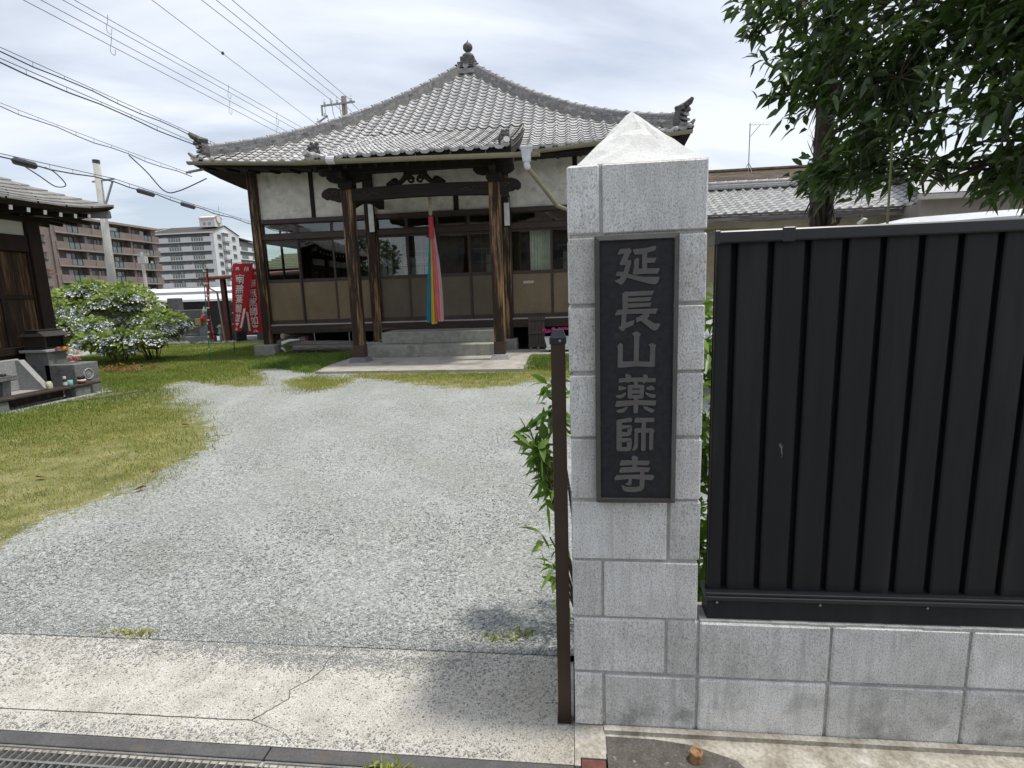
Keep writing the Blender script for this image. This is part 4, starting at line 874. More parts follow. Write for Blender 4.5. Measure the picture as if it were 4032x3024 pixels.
# ---- porch
pp0, pp1 = -4.63, -1.51; YPP = 9.9
for i, x in enumerate((pp0, pp1)):
    p_ = obj('porch_post', MB().cbox(x-.115,x+.115,YPP-.115,YPP+.115,.12,3.685,.02), MAT['wood_post'], temple)
    obj('metal_shoe', MB().cbox(x-.121,x+.121,YPP-.121,YPP+.121,.115,.43,.004), MAT['brown_metal'], p_)
    s = MB(); s.add([(x-.21,YPP-.2,.05),(x+.21,YPP-.2,.05),(x+.21,YPP+.2,.05),(x-.21,YPP+.2,.05),(x-.16,YPP-.16,.165),(x+.16,YPP-.16,.165),(x+.16,YPP+.16,.165),(x-.16,YPP+.16,.165)], [(0,1,5,4),(1,2,6,5),(2,3,7,6),(3,0,4,7),(4,5,6,7)])
    obj('base_stone', s, MAT['stone_pale'] if i else MAT['stone'], temple)
    # bearing block and bracket arms
    b = MB(); b.cbox(x-.15,x+.15,YPP-.15,YPP+.15,3.74,3.86,.01); b.add([(x-.10,YPP-.1,3.68),(x+.10,YPP-.1,3.68),(x+.10,YPP+.1,3.68),(x-.10,YPP+.1,3.68),(x-.15,YPP-.15,3.74),(x+.15,YPP-.15,3.74),(x+.15,YPP+.15,3.74),(x-.15,YPP+.15,3.74)], [(0,1,5,4),(1,2,6,5),(2,3,7,6),(3,0,4,7)])
    br_ = obj('bearing_block', b, MAT['wood_dark'], temple)
    arm = [(-.42,4.0),(.42,4.0),(.42,3.93),(.36,3.87),(.24,3.84),(-.24,3.84),(-.36,3.87),(-.42,3.93)]
    obj('bracket_arm', MB().prism([(x+a,c) for a,c in arm], YPP-.06, YPP+.06, 'y'), MAT['wood_dark'], br_)
    obj('bracket_arm', MB().prism([(YPP+a*.95,c-.003) for a,c in arm], x-.055, x+.055, 'x'), MAT['wood_dark'], br_)
    # curved tie beam back to the hall
    b = MB(); m_ = 10
    for j in range(m_):
        t0 = j/m_; t1 = (j+1)/m_; f = lambda t: (x, YPP+.1+(YF-.2-YPP)*t, 3.42+.28*math.sin(math.pi*t*.5)+.10*math.sin(math.pi*t))
        b.bar(f(t0), f(t1), .14, .22)
    obj('tie_beam', b, MAT['wood_dark'], temple)
    # carved nose of the front beam
    s = -1 if i == 0 else 1
    nose = [(0,3.70),(.12,3.735),(.26,3.745),(.38,3.70),(.44,3.63),(.43,3.56),(.37,3.52),(.31,3.535),(.27,3.505),(.20,3.50),(.15,3.465),(.0,3.45)]
    nb = MB().prism([(x+s*(.11+a),c) for a,c in nose], YPP-.075, YPP+.075, 'y')
    o_ = obj('carved_beam_nose', nb, MAT['wood_dark_x'], temple)
    sw = MB().tube([(x+s*(.24+.075*math.cos(a_)*(1-a_/9)),YPP-.078,3.62+.055*math.sin(a_)*(1-a_/9)) for a_ in [k*.6 for k in range(12)]], .008, 5)
    obj('scroll_carving', sw, MAT['frame'], o_)
bm2 = [(pp0+.11,3.45)]
for k in range(13):
    t = k/12; bm2.append((pp0+.11+(pp1-pp0-.22)*t, 3.45+.035*math.sin(math.pi*t)))
bm2 += [(pp1-.11,3.695)]
for k in range(13):
    t = 1-k/12; bm2.append((pp0+.11+(pp1-pp0-.22)*t, 3.695+.03*math.sin(math.pi*t)))
o_ = obj('porch_beam', MB().prism(bm2[1:14]+bm2[15:], YPP-.09, YPP+.09, 'y'), MAT['wood_dark_x'], temple)
for s, x in ((1,pp0+.35),(-1,pp1-.35)):
    sw = MB().tube([(x+s*(.35*k/14),YPP-.093,3.58+.05*math.sin(k*.9)*(1-k/16)) for k in range(15)], .008, 5); obj('scroll_carving', sw, MAT['frame'], o_)
obj('porch_purlin', MB().cbox(PX0+.05,PX1-.05,YPP-.08,YPP+.08,4.0,4.17,.01), MAT['wood_dark_x'], temple)
fk = obj('frog_leg_strut', MB().tube([(XC-.62,YPP,3.74),(XC-.48,YPP,3.80),(XC-.36,YPP,3.76),(XC-.26,YPP,3.84),(XC-.16,YPP,3.94)], [.04,.075,.055,.055,.07], 8)
    .tube([(XC+.62,YPP,3.74),(XC+.48,YPP,3.80),(XC+.36,YPP,3.76),(XC+.26,YPP,3.84),(XC+.16,YPP,3.94)], [.04,.075,.055,.055,.07], 8).box(XC-.24,XC+.24,YPP-.05,YPP+.05,3.93,4.0), MAT['wood_dark'], temple)
sc2 = MB()
for s in (-1,1):
    sc2.tube([(XC+s*(.10+.085*math.cos(a_)*(1-a_/14)),YPP,3.83+.075*math.sin(a_)*(1-a_/14)) for a_ in [k*.5 for k in range(20)]], 0.026, 6)
    sc2.tube([(XC+s*(.44+.06*math.cos(a_)),YPP,3.80+.06*math.sin(a_)) for a_ in [k*.5-1 for k in range(9)]], .026, 6)
obj('scroll_carving', sc2, MAT['wood_dark'], fk)
for x in (-4.90,-1.50):
    obj('white_board', MB().cbox(x-.065,x+.065,YF-.165,YF-.14,3.06,3.73,.004), MAT['white_paint'], temple)
    obj('board_backing', MB().box(x-.085,x+.085,YF-.14,YF-.121,3.03,3.76), MAT['wood_dark'], temple)
# ---- steps and apron
obj('step', MB().cbox(-4.68,-1.69,10.60,11.60,.045,.325,.015), MAT['step'], temple)
obj('step', MB().cbox(-4.52,-1.69,11.02,11.99,.325,.605,.015), MAT['step'], temple)
obj('porch_apron', MB().prism([(-4.98,8.40),(-.89,8.30),(-.92,10.6),(.4,10.7),(.4,11.8),(-5.2,11.8),(-5.15,9.5)], -.02, .055, 'z'), MAT['apron'], kind='structure')
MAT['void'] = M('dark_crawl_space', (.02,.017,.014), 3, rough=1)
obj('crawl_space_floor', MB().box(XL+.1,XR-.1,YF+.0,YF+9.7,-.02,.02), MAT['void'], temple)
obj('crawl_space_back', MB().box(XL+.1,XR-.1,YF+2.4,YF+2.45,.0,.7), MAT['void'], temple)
for x in (-6.7,-5.75,.1,1.1):
    obj('metal_prop', MB().tube([(x,YF-.06,.0),(x-.01,YF-.06,.58)], .014, 6), MAT['steel'], temple)

# ================================================================== small hall on the left
SX, SY = -9.2, 7.05                      # plane of its front (faces +x), far corner
hall = thing('shrine_hall', (SX-1.5, 5.2, 0), 'small dark timber shrine hall at the left edge with shingled roof', 'shrine')
MAT['wood_board'] = wood_mat('brown_door_boards', (.010,.006,.004), (.055,.030,.016), (.20,.115,.05), amt=(.50,.64))
MAT['wood_hall'] = wood_mat('dark_hall_posts', (.008,.005,.004), (.035,.020,.013))
MAT['plaster_w'] = M('pale_plaster', [(.3,(.52,.52,.45)),(.7,(.60,.60,.53))], 2, 5, rough=.95, dirt=(2,.6,.8,(.36,.36,.29)))
MAT['shingle'] = M('aged_copper_shingles', [(.3,(.19,.183,.168)),(.7,(.27,.262,.242))], 5, 5, rough=.5, spec=.5, rndv=.12, fine=(40,.2))
YN = SY-4.0
obj('corner_post', MB().cbox(SX-.11,SX+.11,SY-.11,SY+.11,.50,2.93,.01), MAT['wood_hall'], hall)
obj('post', MB().cbox(SX-.11,SX+.11,SY-1.35-.11,SY-1.35+.11,.50,2.93,.01), MAT['wood_hall'], hall)
obj('post', MB().cbox(SX-.11,SX+.11,YN-.11,YN+.11,.50,2.93,.01), MAT['wood_hall'], hall)
for y0, y1 in ((SY-1.24,SY-.11),(YN+.11,SY-1.46)):
    obj('plaster_panel', MB().box(SX-.02,SX+.02,y0,y1,2.67,2.92), MAT['plaster_w'], hall)
    obj('lintel', MB().cbox(SX-.07,SX+.075,y0,y1,2.40,2.67,.01), MAT['wood_hall'], hall)
    obj('threshold', MB().cbox(SX-.07,SX+.08,y0,y1,.70,.83,.008), MAT['wood_hall'], hall)
    n = int(round((y1-y0)/.285)); w = (y1-y0)/n
    for i in range(n):
        a = y0+w*i; bz = MB().cbox(SX-.02,SX+.015,a+.004,a+w-.004,.84,2.39,.004)
        o_ = obj('door_board', bz, MAT['wood_board'], hall)
    for i in range(n+1):
        if i % 2 == 0: obj('batten', MB().cbox(SX+.016,SX+.05,y0+w*i-.03 if i else y0,y0+w*i+.03,.84,2.39,.004), MAT['wood_hall'], hall)
    obj('mid_rail', MB().cbox(SX+.016,SX+.045,y0,y1,1.62,1.68,.004), MAT['wood_hall'], hall)
    obj('lower_skirt', MB().box(SX-.03,SX+.01,y0,y1,.50,.70), MAT['wood_hall'], hall)
obj('far_wall', MB().box(SX-3.0,SX-.1,SY-.03,SY+.03,.50,2.92), MAT['wood_hall'], hall)
obj('eave_plate', MB().cbox(SX-.09,SX+.09,YN-.3,SY+.3,2.90,2.99,.01), MAT['wood_hall'], hall)
obj('stone_base', MB().cbox(SX-3.2,SX+.25,YN-.2,SY+.22,-.02,.50,.02), MAT['stone_pale'], hall)
# roof: concave slopes, hipped towards the far end; rows of thin metal shingles
HCX, HCY = SX-1.5, SY-2.0; HX, HY = 1.5+.78, 2.0+1.02
def zh(f, corner=0.): return 3.11+.80*f+.48*f*f+.17*(corner**5)*(1-f)**2
def hp(u, f, side):
    """side 0: slope facing +x, side 1: slope facing +y; u in -1..1 along the eave, f 0 at the eave to 1"""
    k = 1-f
    if side == 0: return Vector((HCX+HX*k, HCY+u*(HY-HX*f), zh(f,abs(u))))
    if side == 1: return Vector((HCX-u*HX*k, HCY+HY-HX*f, zh(f,abs(u))))
    if side == 2: return Vector((HCX-HX*k, HCY-u*(HY-HX*f), zh(f,abs(u))))
    return Vector((HCX+u*HX*k, HCY-HY+HX*f, zh(f,abs(u))))
rb = MB()
for s in range(4):
    n, m_ = 16, 10; vs = [hp(2*i/n-1, j/m_, s)-Vector((0,0,.02)) for j in range(m_+1) for i in range(n+1)]
    rb.add(vs, [(j*(n+1)+i, j*(n+1)+i+1, (j+1)*(n+1)+i+1, (j+1)*(n+1)+i) for j in range(m_) for i in range(n)])
    vs = [hp(2*i/n-1, 0, s)-Vector((0,0,.025)) for i in range(n+1)]+[hp((2*i/n-1)*.985, .03, s)-Vector((0,0,.10)) for i in range(n+1)]
    rb.add(vs, [(i,i+1,n+2+i,n+1+i) for i in range(n)])
obj('roof_deck', rb, MAT['wood_hall'], hall)
for s in (0,1):
    for r_ in range(14):
        f0, f1 = r_/14, (r_+1.25)/14; n = 12 if s == 0 else 9
        for i in range(n):
            u0 = max(-1,(2*(i+(.5 if r_ % 2 else 0))/n-1)); u1 = min(1,(2*(i+1+(.5 if r_ % 2 else 0))/n-1))
            if u1-u0 < .02 or f1 > 1: continue
            d = Vector((0,0,.012))
            a,b_,c,e = hp(u0+.005,f0,s)+d*2.4, hp(u1-.005,f0,s)+d*2.4, hp(u1-.004,f1,s)+d*.2, hp(u0+.004,f1,s)+d*.2
            q = MB().add([a,b_,c,e,a-Vector((0,0,.03)),b_-Vector((0,0,.03))], [(0,1,2,3),(4,5,1,0)])
            obj('shingle', q, MAT['shingle'], hall)
obj('rear_shingles', MB().add([hp(2*i/16-1, j/10, s)+Vector((0,0,.005)) for s in (2,3) for j in range(11) for i in range(17)], [(s*187+j*17+i,s*187+j*17+i+1,s*187+(j+1)*17+i+1,s*187+(j+1)*17+i) for s in (0,1) for j in range(10) for i in range(16)]), MAT['shingle'], hall, kind='stuff')
for i in range(15):
    y = SY+.51-.278*i; z = 2.995+.13*max(0,(y-SY+.1))**2
    r_ = obj('rafter', MB().bar((SX-.05,y,z+.07),(SX+.70,y,z+.0),.052,.066), MAT['wood_hall'], hall)
    obj('white_rafter_end', MB().bar((SX+.70,y,z+.0),(SX+.706,y,z-.001),.054,.068), MAT['white_paint'], r_)
for i in range(6):
    x = SX+.35-.278*i; r_ = obj('rafter', MB().bar((x,SY-.05,3.04),(x,SY+.86,2.97),.052,.066), MAT['wood_hall'], hall)
obj('hip_rafter', MB().bar((SX-.05,SY-.05,3.05),(SX+.73,SY+.95,3.12),.12,.12), M('grey_hip_rafter', (.16,.15,.14), 12, rough=.9), hall)
obj('soffit', MB().add([(SX,YN-.8,3.12),(SX+.74,YN-.8,3.06),(SX+.74,SY+.9,3.17),(SX,SY+.1,3.12),(SX-2.5,SY+.1,3.12),(SX-2.5,SY+.95,3.06)], [(0,1,2,3),(3,2,5,4)]), MAT['wood_hall'], hall)

# ---- stone altar, planter, incense box, bench and offerings in front of it
al = thing('stone_altar', (-8.75,5.4,0), 'low grey stone altar table in front of the small shrine hall', 'altar')
obj('plinth', MB().cbox(-9.0,-8.45,4.2,6.25,-.02,.16,.015), MAT['stone_pale'], al)
obj('back_slab', MB().cbox(-8.93,-8.86,4.2,6.2,.16,.66,.012), MAT['stone_pale'], al)
obj('side_wing', MB().prism([(-8.86,.64),(-8.80,.64),(-8.42,.19),(-8.42,.16),(-8.86,.16)], 6.12, 6.22, 'y'), MAT['stone_pale'], al)
tb_ = MB(); tb_.cbox(-8.84,-8.28,4.3,5.62,.40,.455,.012)
for y0, y1, x0, x1 in ((4.3,5.62,-8.31,-8.28),(5.58,5.62,-8.84,-8.31)): tb_.box(x0,x1,y0,y1,.455,.475)
obj('table_top', tb_, MAT['stone'], al)
for y in (4.5,5.46):
    obj('table_leg', MB().add([(-8.42,y-.06,.16),(-8.34,y-.06,.16),(-8.34,y+.06,.16),(-8.42,y+.06,.16),(-8.46,y-.06,.40),(-8.30,y-.06,.40),(-8.30,y+.06,.40),(-8.46,y+.06,.40)], [(0,1,5,4),(1,2,6,5),(2,3,7,6),(3,0,4,7),(4,5,6,7),(0,3,2,1)]), MAT['stone'], al)
pl = thing('stone_planter', (-8.42,6.68,0), 'grey stone flower box with a carved round crest beside the altar', 'planter')
obj('box', MB().cbox(-8.70,-8.15,6.44,6.90,-.02,.52,.01), MAT['stone'], pl)
em = MB(); em.tube([(-8.149,6.68+.085*math.cos(a_),.33+.085*math.sin(a_)) for a_ in [k*2*math.pi/20 for k in range(21)]], .012, 6, False)
for k in range(6):
    a_ = k*math.pi/3; em.tube([(-8.149,6.68+.028*math.cos(a_)+.025*math.cos(t),.33+.028*math.sin(a_)+.025*math.sin(t)) for t in [j*2*math.pi/8 for j in range(9)]], .006, 5, False)
obj('crest', em, MAT['stone_pale'], pl)
pd = thing('incense_pedestal', (-8.78,6.62,0), 'tall grey stone pedestal carrying a dark roofed incense box', 'pedestal')
obj('shaft', MB().cbox(-9.02,-8.60,6.44,6.82,-.02,.73,.01), MAT['stone'], pd)
obj('top_slab', MB().cbox(-9.06,-8.55,6.38,6.88,.73,.775,.008), MAT['stone_pale'], pd)
ib = thing('incense_box', (-8.80,6.63,.775), 'dark metal incense box with a small roof on the stone pedestal', 'incense box')
MAT['dark_bronze'] = M('dark_bronze', (.03,.026,.022), 9, rough=.6, spec=.4)
MAT['ember'] = M('black_inside', (.006,.005,.005), 4, rough=.9)
bx = MB(); bx.box(-9.0,-8.62,6.44,6.46,.777,1.00); bx.box(-9.0,-8.98,6.46,6.80,.777,1.0); bx.box(-9.0,-8.62,6.80,6.82,.777,1.0)
bx.box(-8.98,-8.62,6.46,6.80,.777,.785); bx.box(-8.64,-8.62,6.46,6.48,.785,1.0); bx.box(-8.64,-8.62,6.78,6.80,.785,1.0); bx.box(-8.64,-8.62,6.48,6.78,.785,.81); bx.box(-8.64,-8.62,6.48,6.78,.97,1.0)
obj('body', bx, MAT['dark_bronze'], ib)
obj('opening', MB().box(-8.66,-8.655,6.46,6.80,.785,1.0), MAT['ember'], ib)
rf = MB(); rf.add([(-9.06,6.38,.995),(-8.54,6.38,.995),(-8.54,6.88,.995),(-9.06,6.88,.995),(-8.90,6.42,1.085),(-8.70,6.42,1.085),(-8.70,6.84,1.085),(-8.90,6.84,1.085)], [(0,3,2,1),(0,1,5,4),(1,2,6,5),(2,3,7,6),(3,0,4,7),(4,5,6,7)]); rf.box(-8.92,-8.68,6.40,6.86,1.085,1.10)
obj('roof', rf, MAT['dark_bronze'], ib)
bn = thing('offering_bench', (-8.1,5.6,0), 'low weathered plank bench on stone blocks in front of the altar', 'bench')
obj('plank', MB().cbox(-8.26,-7.98,4.2,6.72,.165,.195,.004), MAT['wood_sill'], bn)
for y in (5.05,6.40): obj('stone_block', MB().cbox(-8.24,-8.0,y-.14,y+.14,-.03,.163,.02), MAT['stone'], bn)
obj('skirt_board', MB().box(-8.25,-8.235,5.2,6.25,.02,.15), MAT['wood_sill'], bn)
obj('paving_strip', MB().cbox(-8.0,-7.84,5.5,6.8,-.03,.018,.006), MAT['stone_pale'], kind='structure')
obj('worn_ground_patch', MB().prism([(-7.82,5.75),(-7.6,5.9),(-7.35,6.3),(-7.2,6.8),(-7.35,6.75),(-7.7,6.45),(-7.83,6.2)], -.01, .024, 'z'), MAT['earth'], kind='structure')
MAT['ceram_w'] = M('white_ceramic', (.72,.72,.68), 20, rough=.25); MAT['ceram_g'] = M('pale_green_ceramic', (.25,.48,.42), 20, rough=.3)
MAT['ceram_c'] = M('cream_ceramic', (.55,.55,.38), 40, rough=.35, fine=(80,.3)); MAT['ceram_d'] = M('dark_brown_ceramic', (.04,.02,.015), 20, rough=.3)
MAT['chrome'] = M('steel_cup', (.6,.6,.6), 20, rough=.2, metal=1)
def pot(name, prof, x, y, z, mat, label, cat, group=None, n=14):
    return obj(name, MB().lathe(prof, (x,y,z), n), mat, org=(x,y,z), smooth=True, label=label, cat=cat, group=group)
pot('incense_jar', [(.040,0),(.045,.02),(.044,.09),(.030,.12),(.025,.125)], -8.12,5.93,.196, MAT['ceram_c'], 'cream patterned jar standing alone in the middle of the bench', 'jar')
bt = thing('bottle', (-8.14,6.22,.196), 'dark bottle with white cap and label on the bench', 'bottle')
obj('body', MB().lathe([(.030,0),(.031,.08),(.020,.11),(.018,.125)], (-8.14,6.22,.196), 12), MAT['ceram_d'], bt, smooth=True)
obj('cap', MB().lathe([(.022,.120),(.022,.158),(.015,.160)], (-8.14,6.22,.196), 12), MAT['ceram_w'], bt)
obj('paper_label', MB().lathe([(.0315,.015),(.0320,.070)], (-8.14,6.22,.196), 12), MAT['ceram_w'], bt)
pot('tea_cup', [(.034,0),(.038,.01),(.040,.085),(.036,.088),(.034,.02)], -8.10,6.27,.196, MAT['ceram_g'], 'pale green cup in front of the bottle on the bench', 'cup')
bw = thing('bowl_stack', (-8.12,6.50,.196), 'stack of red, white and dark bowls at the end of the bench', 'bowls')
obj('red_bowl', MB().lathe([(.035,0),(.055,.015),(.062,.035)], (-8.12,6.50,.196), 14), M('red_lacquer', (.22,.05,.04), 12, rough=.3), bw, smooth=True)
obj('white_bowl', MB().lathe([(.060,.035),(.064,.05),(.062,.065)], (-8.12,6.50,.196), 14), MAT['ceram_w'], bw, smooth=True)
obj('dark_bowl', MB().lathe([(.035,.066),(.055,.085),(.058,.115),(.05,.118),(.045,.09)], (-8.12,6.50,.196), 14), MAT['ceram_d'], bw, smooth=True)
for i, y in enumerate((5.02,5.12)):
    pot('steel_cup', [(.028,0),(.030,.02),(.034,.095),(.031,.095),(.026,.01)], -8.14,y,.196, MAT['chrome'], ['steel cup on the bench nearest the left edge of the picture','steel cup on the bench beside the table leg'][i], 'cup', 'steel cups on the bench')
cups = [('ceram_w',4.95),('ceram_g',5.05),('ceram_g',5.13),('ceram_d',5.22),('ceram_w',5.29),('ceram_w',5.38),('ceram_g',5.44),('ceram_d',5.51)]
for i, (m_, y) in enumerate(cups):
    nm = ['first','second','third','fourth','fifth','sixth','seventh','eighth'][i]
    pot('tea_bowl', [(.022,0),(.034,.01),(.040,.05),(.037,.05),(.03,.012)], -8.44+.04*(i%2),y,.456, MAT[m_], 'small offering cup on the stone table, %s from the left' % nm, 'cup', 'offering cups on the stone table', 10)
# flowers in the planter
MAT['petal_y'] = M('yellow_petals', (.75,.45,.04), 30, rough=.7, island=.2); MAT['petal_w'] = M('cream_petals', (.78,.76,.66), 30, rough=.7, island=.15)
MAT['petal_p'] = M('pink_petals', (.55,.16,.18), 30, rough=.7, island=.2); MAT['petal_m'] = M('magenta_petals', (.62,.06,.30), 30, rough=.7, island=.2)
def blossom(c, r, n=40, seed=0):
    q = np.random.default_rng(seed); V=[]; F=[]
    for k in range(n):
        d = q.normal(size=3); d /= np.linalg.norm(d); d[2] = abs(d[2])*.9-.2
        t = np.cross(d,[0,0,1.]); t /= (np.linalg.norm(t)+1e-6); u = np.cross(d,t); p = np.array(c)+d*r*.55; s = r*.42; o = len(V)
        V += [p-t*s*.5, p+d*r*.45-u*s, p+d*r*.5+t*s*.5+u*s*.3, p+u*s*.6]; F.append((o,o+1,o+2,o+3))
    return np.array(V), np.array(F)
fl = thing('flower_bunch', (-8.42,6.66,.50), 'bunch of yellow, cream and pink cut flowers in the stone box', 'flowers')
for i, (dx,dy,dz,r,m_) in enumerate(((-.10,-.10,.25,.05,'petal_p'),(-.05,-.03,.24,.06,'petal_y'),(.0,-.06,.25,.05,'petal_y'),(.02,.03,.18,.07,'petal_w'),(.05,.12,.16,.07,'petal_w'),(.0,.0,.10,.05,'petal_w'),(.06,-.02,.05,.05,'petal_p'),(.10,.06,.05,.045,'petal_p'),(.08,.02,.08,.04,'petal_p'))):
    V, F = blossom((-8.42+dx*.8,6.66+dy,.52+dz), r, 44, i); npmesh('blossom', V, F, MAT[m_], fl)

# ================================================================== banners
MAT['banner'] = M('red_banner_cloth', [(.3,(.42,.018,.028)),(.7,(.52,.03,.04))], 3, rough=.85)
MAT['pole_green'] = M('green_pole', (.03,.22,.12), 4, rough=.4); MAT['pole_pale'] = M('pale_pole', (.55,.52,.47), 4, rough=.4); MAT['pole_dark'] = M('dark_green_pole', (.03,.06,.045), 4, rough=.4)
MAT['white_ink'] = M('white_print', (.78,.76,.74), 5, rough=.85)
_fc = {}
def glyph_mesh(ch, bold=.014):
    """flat outline of one character as vertices and faces, unit size"""
    if ch in _fc: return _fc[ch]
    cu_ = bpy.data.curves.new('t', 'FONT'); cu_.body = ch; cu_.size = 1; cu_.align_x = 'CENTER'; cu_.offset = bold; cu_.resolution_u = 3
    o = bpy.data.objects.new('t', cu_); COL.objects.link(o); dg = bpy.context.evaluated_depsgraph_get()
    me = bpy.data.meshes.new_from_object(o.evaluated_get(dg)); r_ = ([tuple(v.co) for v in me.vertices], [tuple(p.vertices) for p in me.polygons])
    bpy.data.objects.remove(o); bpy.data.curves.remove(cu_); bpy.data.meshes.remove(me); _fc[ch] = r_; return r_
def banner(root, top, wdir, w, h, sag, text, pole_base, pole_top, pmat, slant=(0,0), taper=0.):
    """cloth hangs from top (pole side) along wdir"""
    n, m_ = 8, 16; wd = Vector(wdir).normalized(); nd = wd.cross(Vector((0,0,1)))
    def P(u, v):
        x = Vector(top)+wd*(w*u*(1-taper*v**1.3))+Vector((0,0,-h*v))+Vector(slant+(0,))*v if len(slant) == 2 else Vector(top)
        return x+nd*(sag*math.sin(math.pi*u)*(.3+.7*v)+.03*math.sin(5*v+3*u))
    vs = [P(i/n,j/m_) for j in range(m_+1) for i in range(n+1)]
    obj('cloth', MB().add(vs, [(j*(n+1)+i, j*(n+1)+i+1, (j+1)*(n+1)+i+1, (j+1)*(n+1)+i) for j in range(m_) for i in range(n)]), MAT['banner'], root, smooth=True)
    obj('pole', MB().tube([pole_base, pole_top], .013, 8), pmat, root)
    obj('crossbar', MB().tube([Vector(top)-wd*.03+Vector((0,0,.025)), Vector(top)+wd*(w+.03)+Vector((0,0,.025))], .008, 6), MAT['pole_pale'], root)
    for k in range(6):
        q = P(0, .04+k*.17); t = (Vector(pole_top)-Vector(pole_base)); f = (q.z-pole_base[2])/t.z; pb = Vector(pole_base)+t*f
        obj('tape_loop', MB().bar(q, pb-wd*.02, .03, .035, (nd.x,nd.y,.3)), MAT['white_ink'], root)
    for k in range(5): obj('tape_loop', MB().bar(P(.08+k*.21,0), P(.08+k*.21,0)+Vector((0,0,.04)), .03, .004), MAT['white_ink'], root)
    for ch, u, v, s in text:
        V_, F_ = glyph_mesh(ch); g_ = []
        for x,y,z in V_:
            uu = u+x*s/w; vv = v-(y-.37)*s/h
            g_.append(P(uu,vv)+nd*.004*BS)
        obj('character', MB().add(g_, F_), MAT['white_ink'], root)
    return P
BS = 1
TXT = [('納',.28,.08,.13),('奉',.72,.08,.13),('南',.5,.225,.275),('無',.5,.37,.27),('薬',.5,.515,.265),('師',.5,.66,.265),('如',.5,.795,.25),('来',.5,.92,.235)]
r1 = thing('prayer_banner', (-9.67,13.0,0), 'red banner with reversed white writing on the dark pole, left of the crossing pair', 'banner', 'red prayer banners')
P1 = banner(r1, (-9.37,12.98,2.50), (1,.08,0), .58, 1.88, .05, [(c_,1-u,v,-s*0+s) for c_,u,v,s in []], (-9.66,13.02,-.02), (-9.40,13.0,2.64), MAT['pole_dark'], (-.22,0), .52)
for ch, u, v, s in TXT:
    V_, F_ = glyph_mesh(ch); u2 = 1-u if u != .5 else .42
    obj('character', MB().add([P1(u2-x*s/.58, v-(y-.37)*s/1.88)+Vector((0,-.006,0)) for x,y,z in V_], [f[::-1] for f in F_]), MAT['white_ink'], r1)
obj('name_strip', MB().add([P1(u,v)+Vector((0,-.005,0)) for v in (.66,.80,.95) for u in (.76,.92)], [(0,1,3,2),(2,3,5,4)]), MAT['white_ink'], r1)
r2 = thing('prayer_banner', (-8.73,13.1,0), 'red banner with white writing on the pale pole beside the temple corner post', 'banner', 'red prayer banners')
P2 = banner(r2, (-8.76,13.22,2.36), (-1,.05,0), .56, 1.82, -.05, [], (-8.73,13.24,.0), (-8.775,13.22,2.50), MAT['pole_pale'], (.0,0))
for ch, u, v, s in TXT:
    V_, F_ = glyph_mesh(ch)
    obj('character', MB().add([P2(.47+ (.28 if ch=='納' else -.28 if ch=='奉' else 0)-x*s/.56*1.0, v-(y-.37)*s/1.82)+Vector((0,-.006,0)) for x,y,z in V_], F_), MAT['white_ink'], r2)
obj('name_strip', MB().add([P2(u,v)+Vector((0,-.005,0)) for v in (.66,.80,.96) for u in (.80,.95)], [(0,1,3,2),(2,3,5,4)]), MAT['white_ink'], r2)
r3 = thing('prayer_banner', (-9.2,11.3,0), 'red banner seen edge on, on a green pole in the grass', 'banner', 'red prayer banners')
P3 = banner(r3, (-9.05,11.34,2.30), (-.56,.83,0), .52, 1.78, .06, [(c_,u,v,s) for c_,u,v,s in TXT], (-9.21,11.3,-.02), (-9.07,11.3,2.50), MAT['pole_green'], (-.08,0))
for k in range(7):
    z = .25+k*.33; x = -9.21+.14*z/2.5; obj('pole_tape', MB().tube([(x,11.3,z),(x+.002,11.3,z+.05)], .0155, 8), MAT['white_ink'], r3)

# ================================================================== things at the porch
rp = thing('bell_rope', (-2.98,10.12,.84), 'bell rope with five coloured cloth streamers hanging in the porch', 'bell rope')
MAT['rope'] = M('straw_rope', [(.3,(.28,.23,.15)),(.7,(.45,.39,.27))], 60, rough=.95, fine=(200,.4))
for a0 in (0,math.pi):
    obj('rope_strand', MB().tube([(-2.93+.022*math.cos(t*5+a0),10.12+.022*math.sin(t*5+a0),3.62-t*.1) for t in [k*.35 for k in range(15)]], .026, 6), MAT['rope'], rp)
cl = [('red',(.42,.04,.06)),('pink',(.62,.16,.19)),('pale_pink',(.70,.45,.46)),('white',(.66,.60,.62)),('yellow',(.72,.52,.07)),('green',(.03,.30,.17)),('blue',(.03,.33,.47))]
cm = {n_: M(n_+'_streamer', [(.3,tuple(v*.85 for v in c_)),(.7,c_)], 5, rough=.8) for n_,c_ in cl}
obj('red_binding', MB().lathe([(.05,.35),(.055,.25),(.05,.1),(.062,0),(.06,-.1)], (-2.93,10.12,2.75), 12), cm['red'], rp)
strips = [('blue',-.20,-.12,.86,.03),('blue',-.14,-.07,.88,.0),('green',-.085,-.05,.87,-.04),('yellow',-.07,0.0,.83,-.06),('yellow',-.03,.05,.84,-.05),('red',.02,.08,.88,-.05),('pink',.03,.13,.90,-.06),('pale_pink',.08,.17,.88,-.02),('white',.12,.19,.90,.02),('red',-.03,.03,.9,.03),('pink',-.1,.1,.95,.05)]
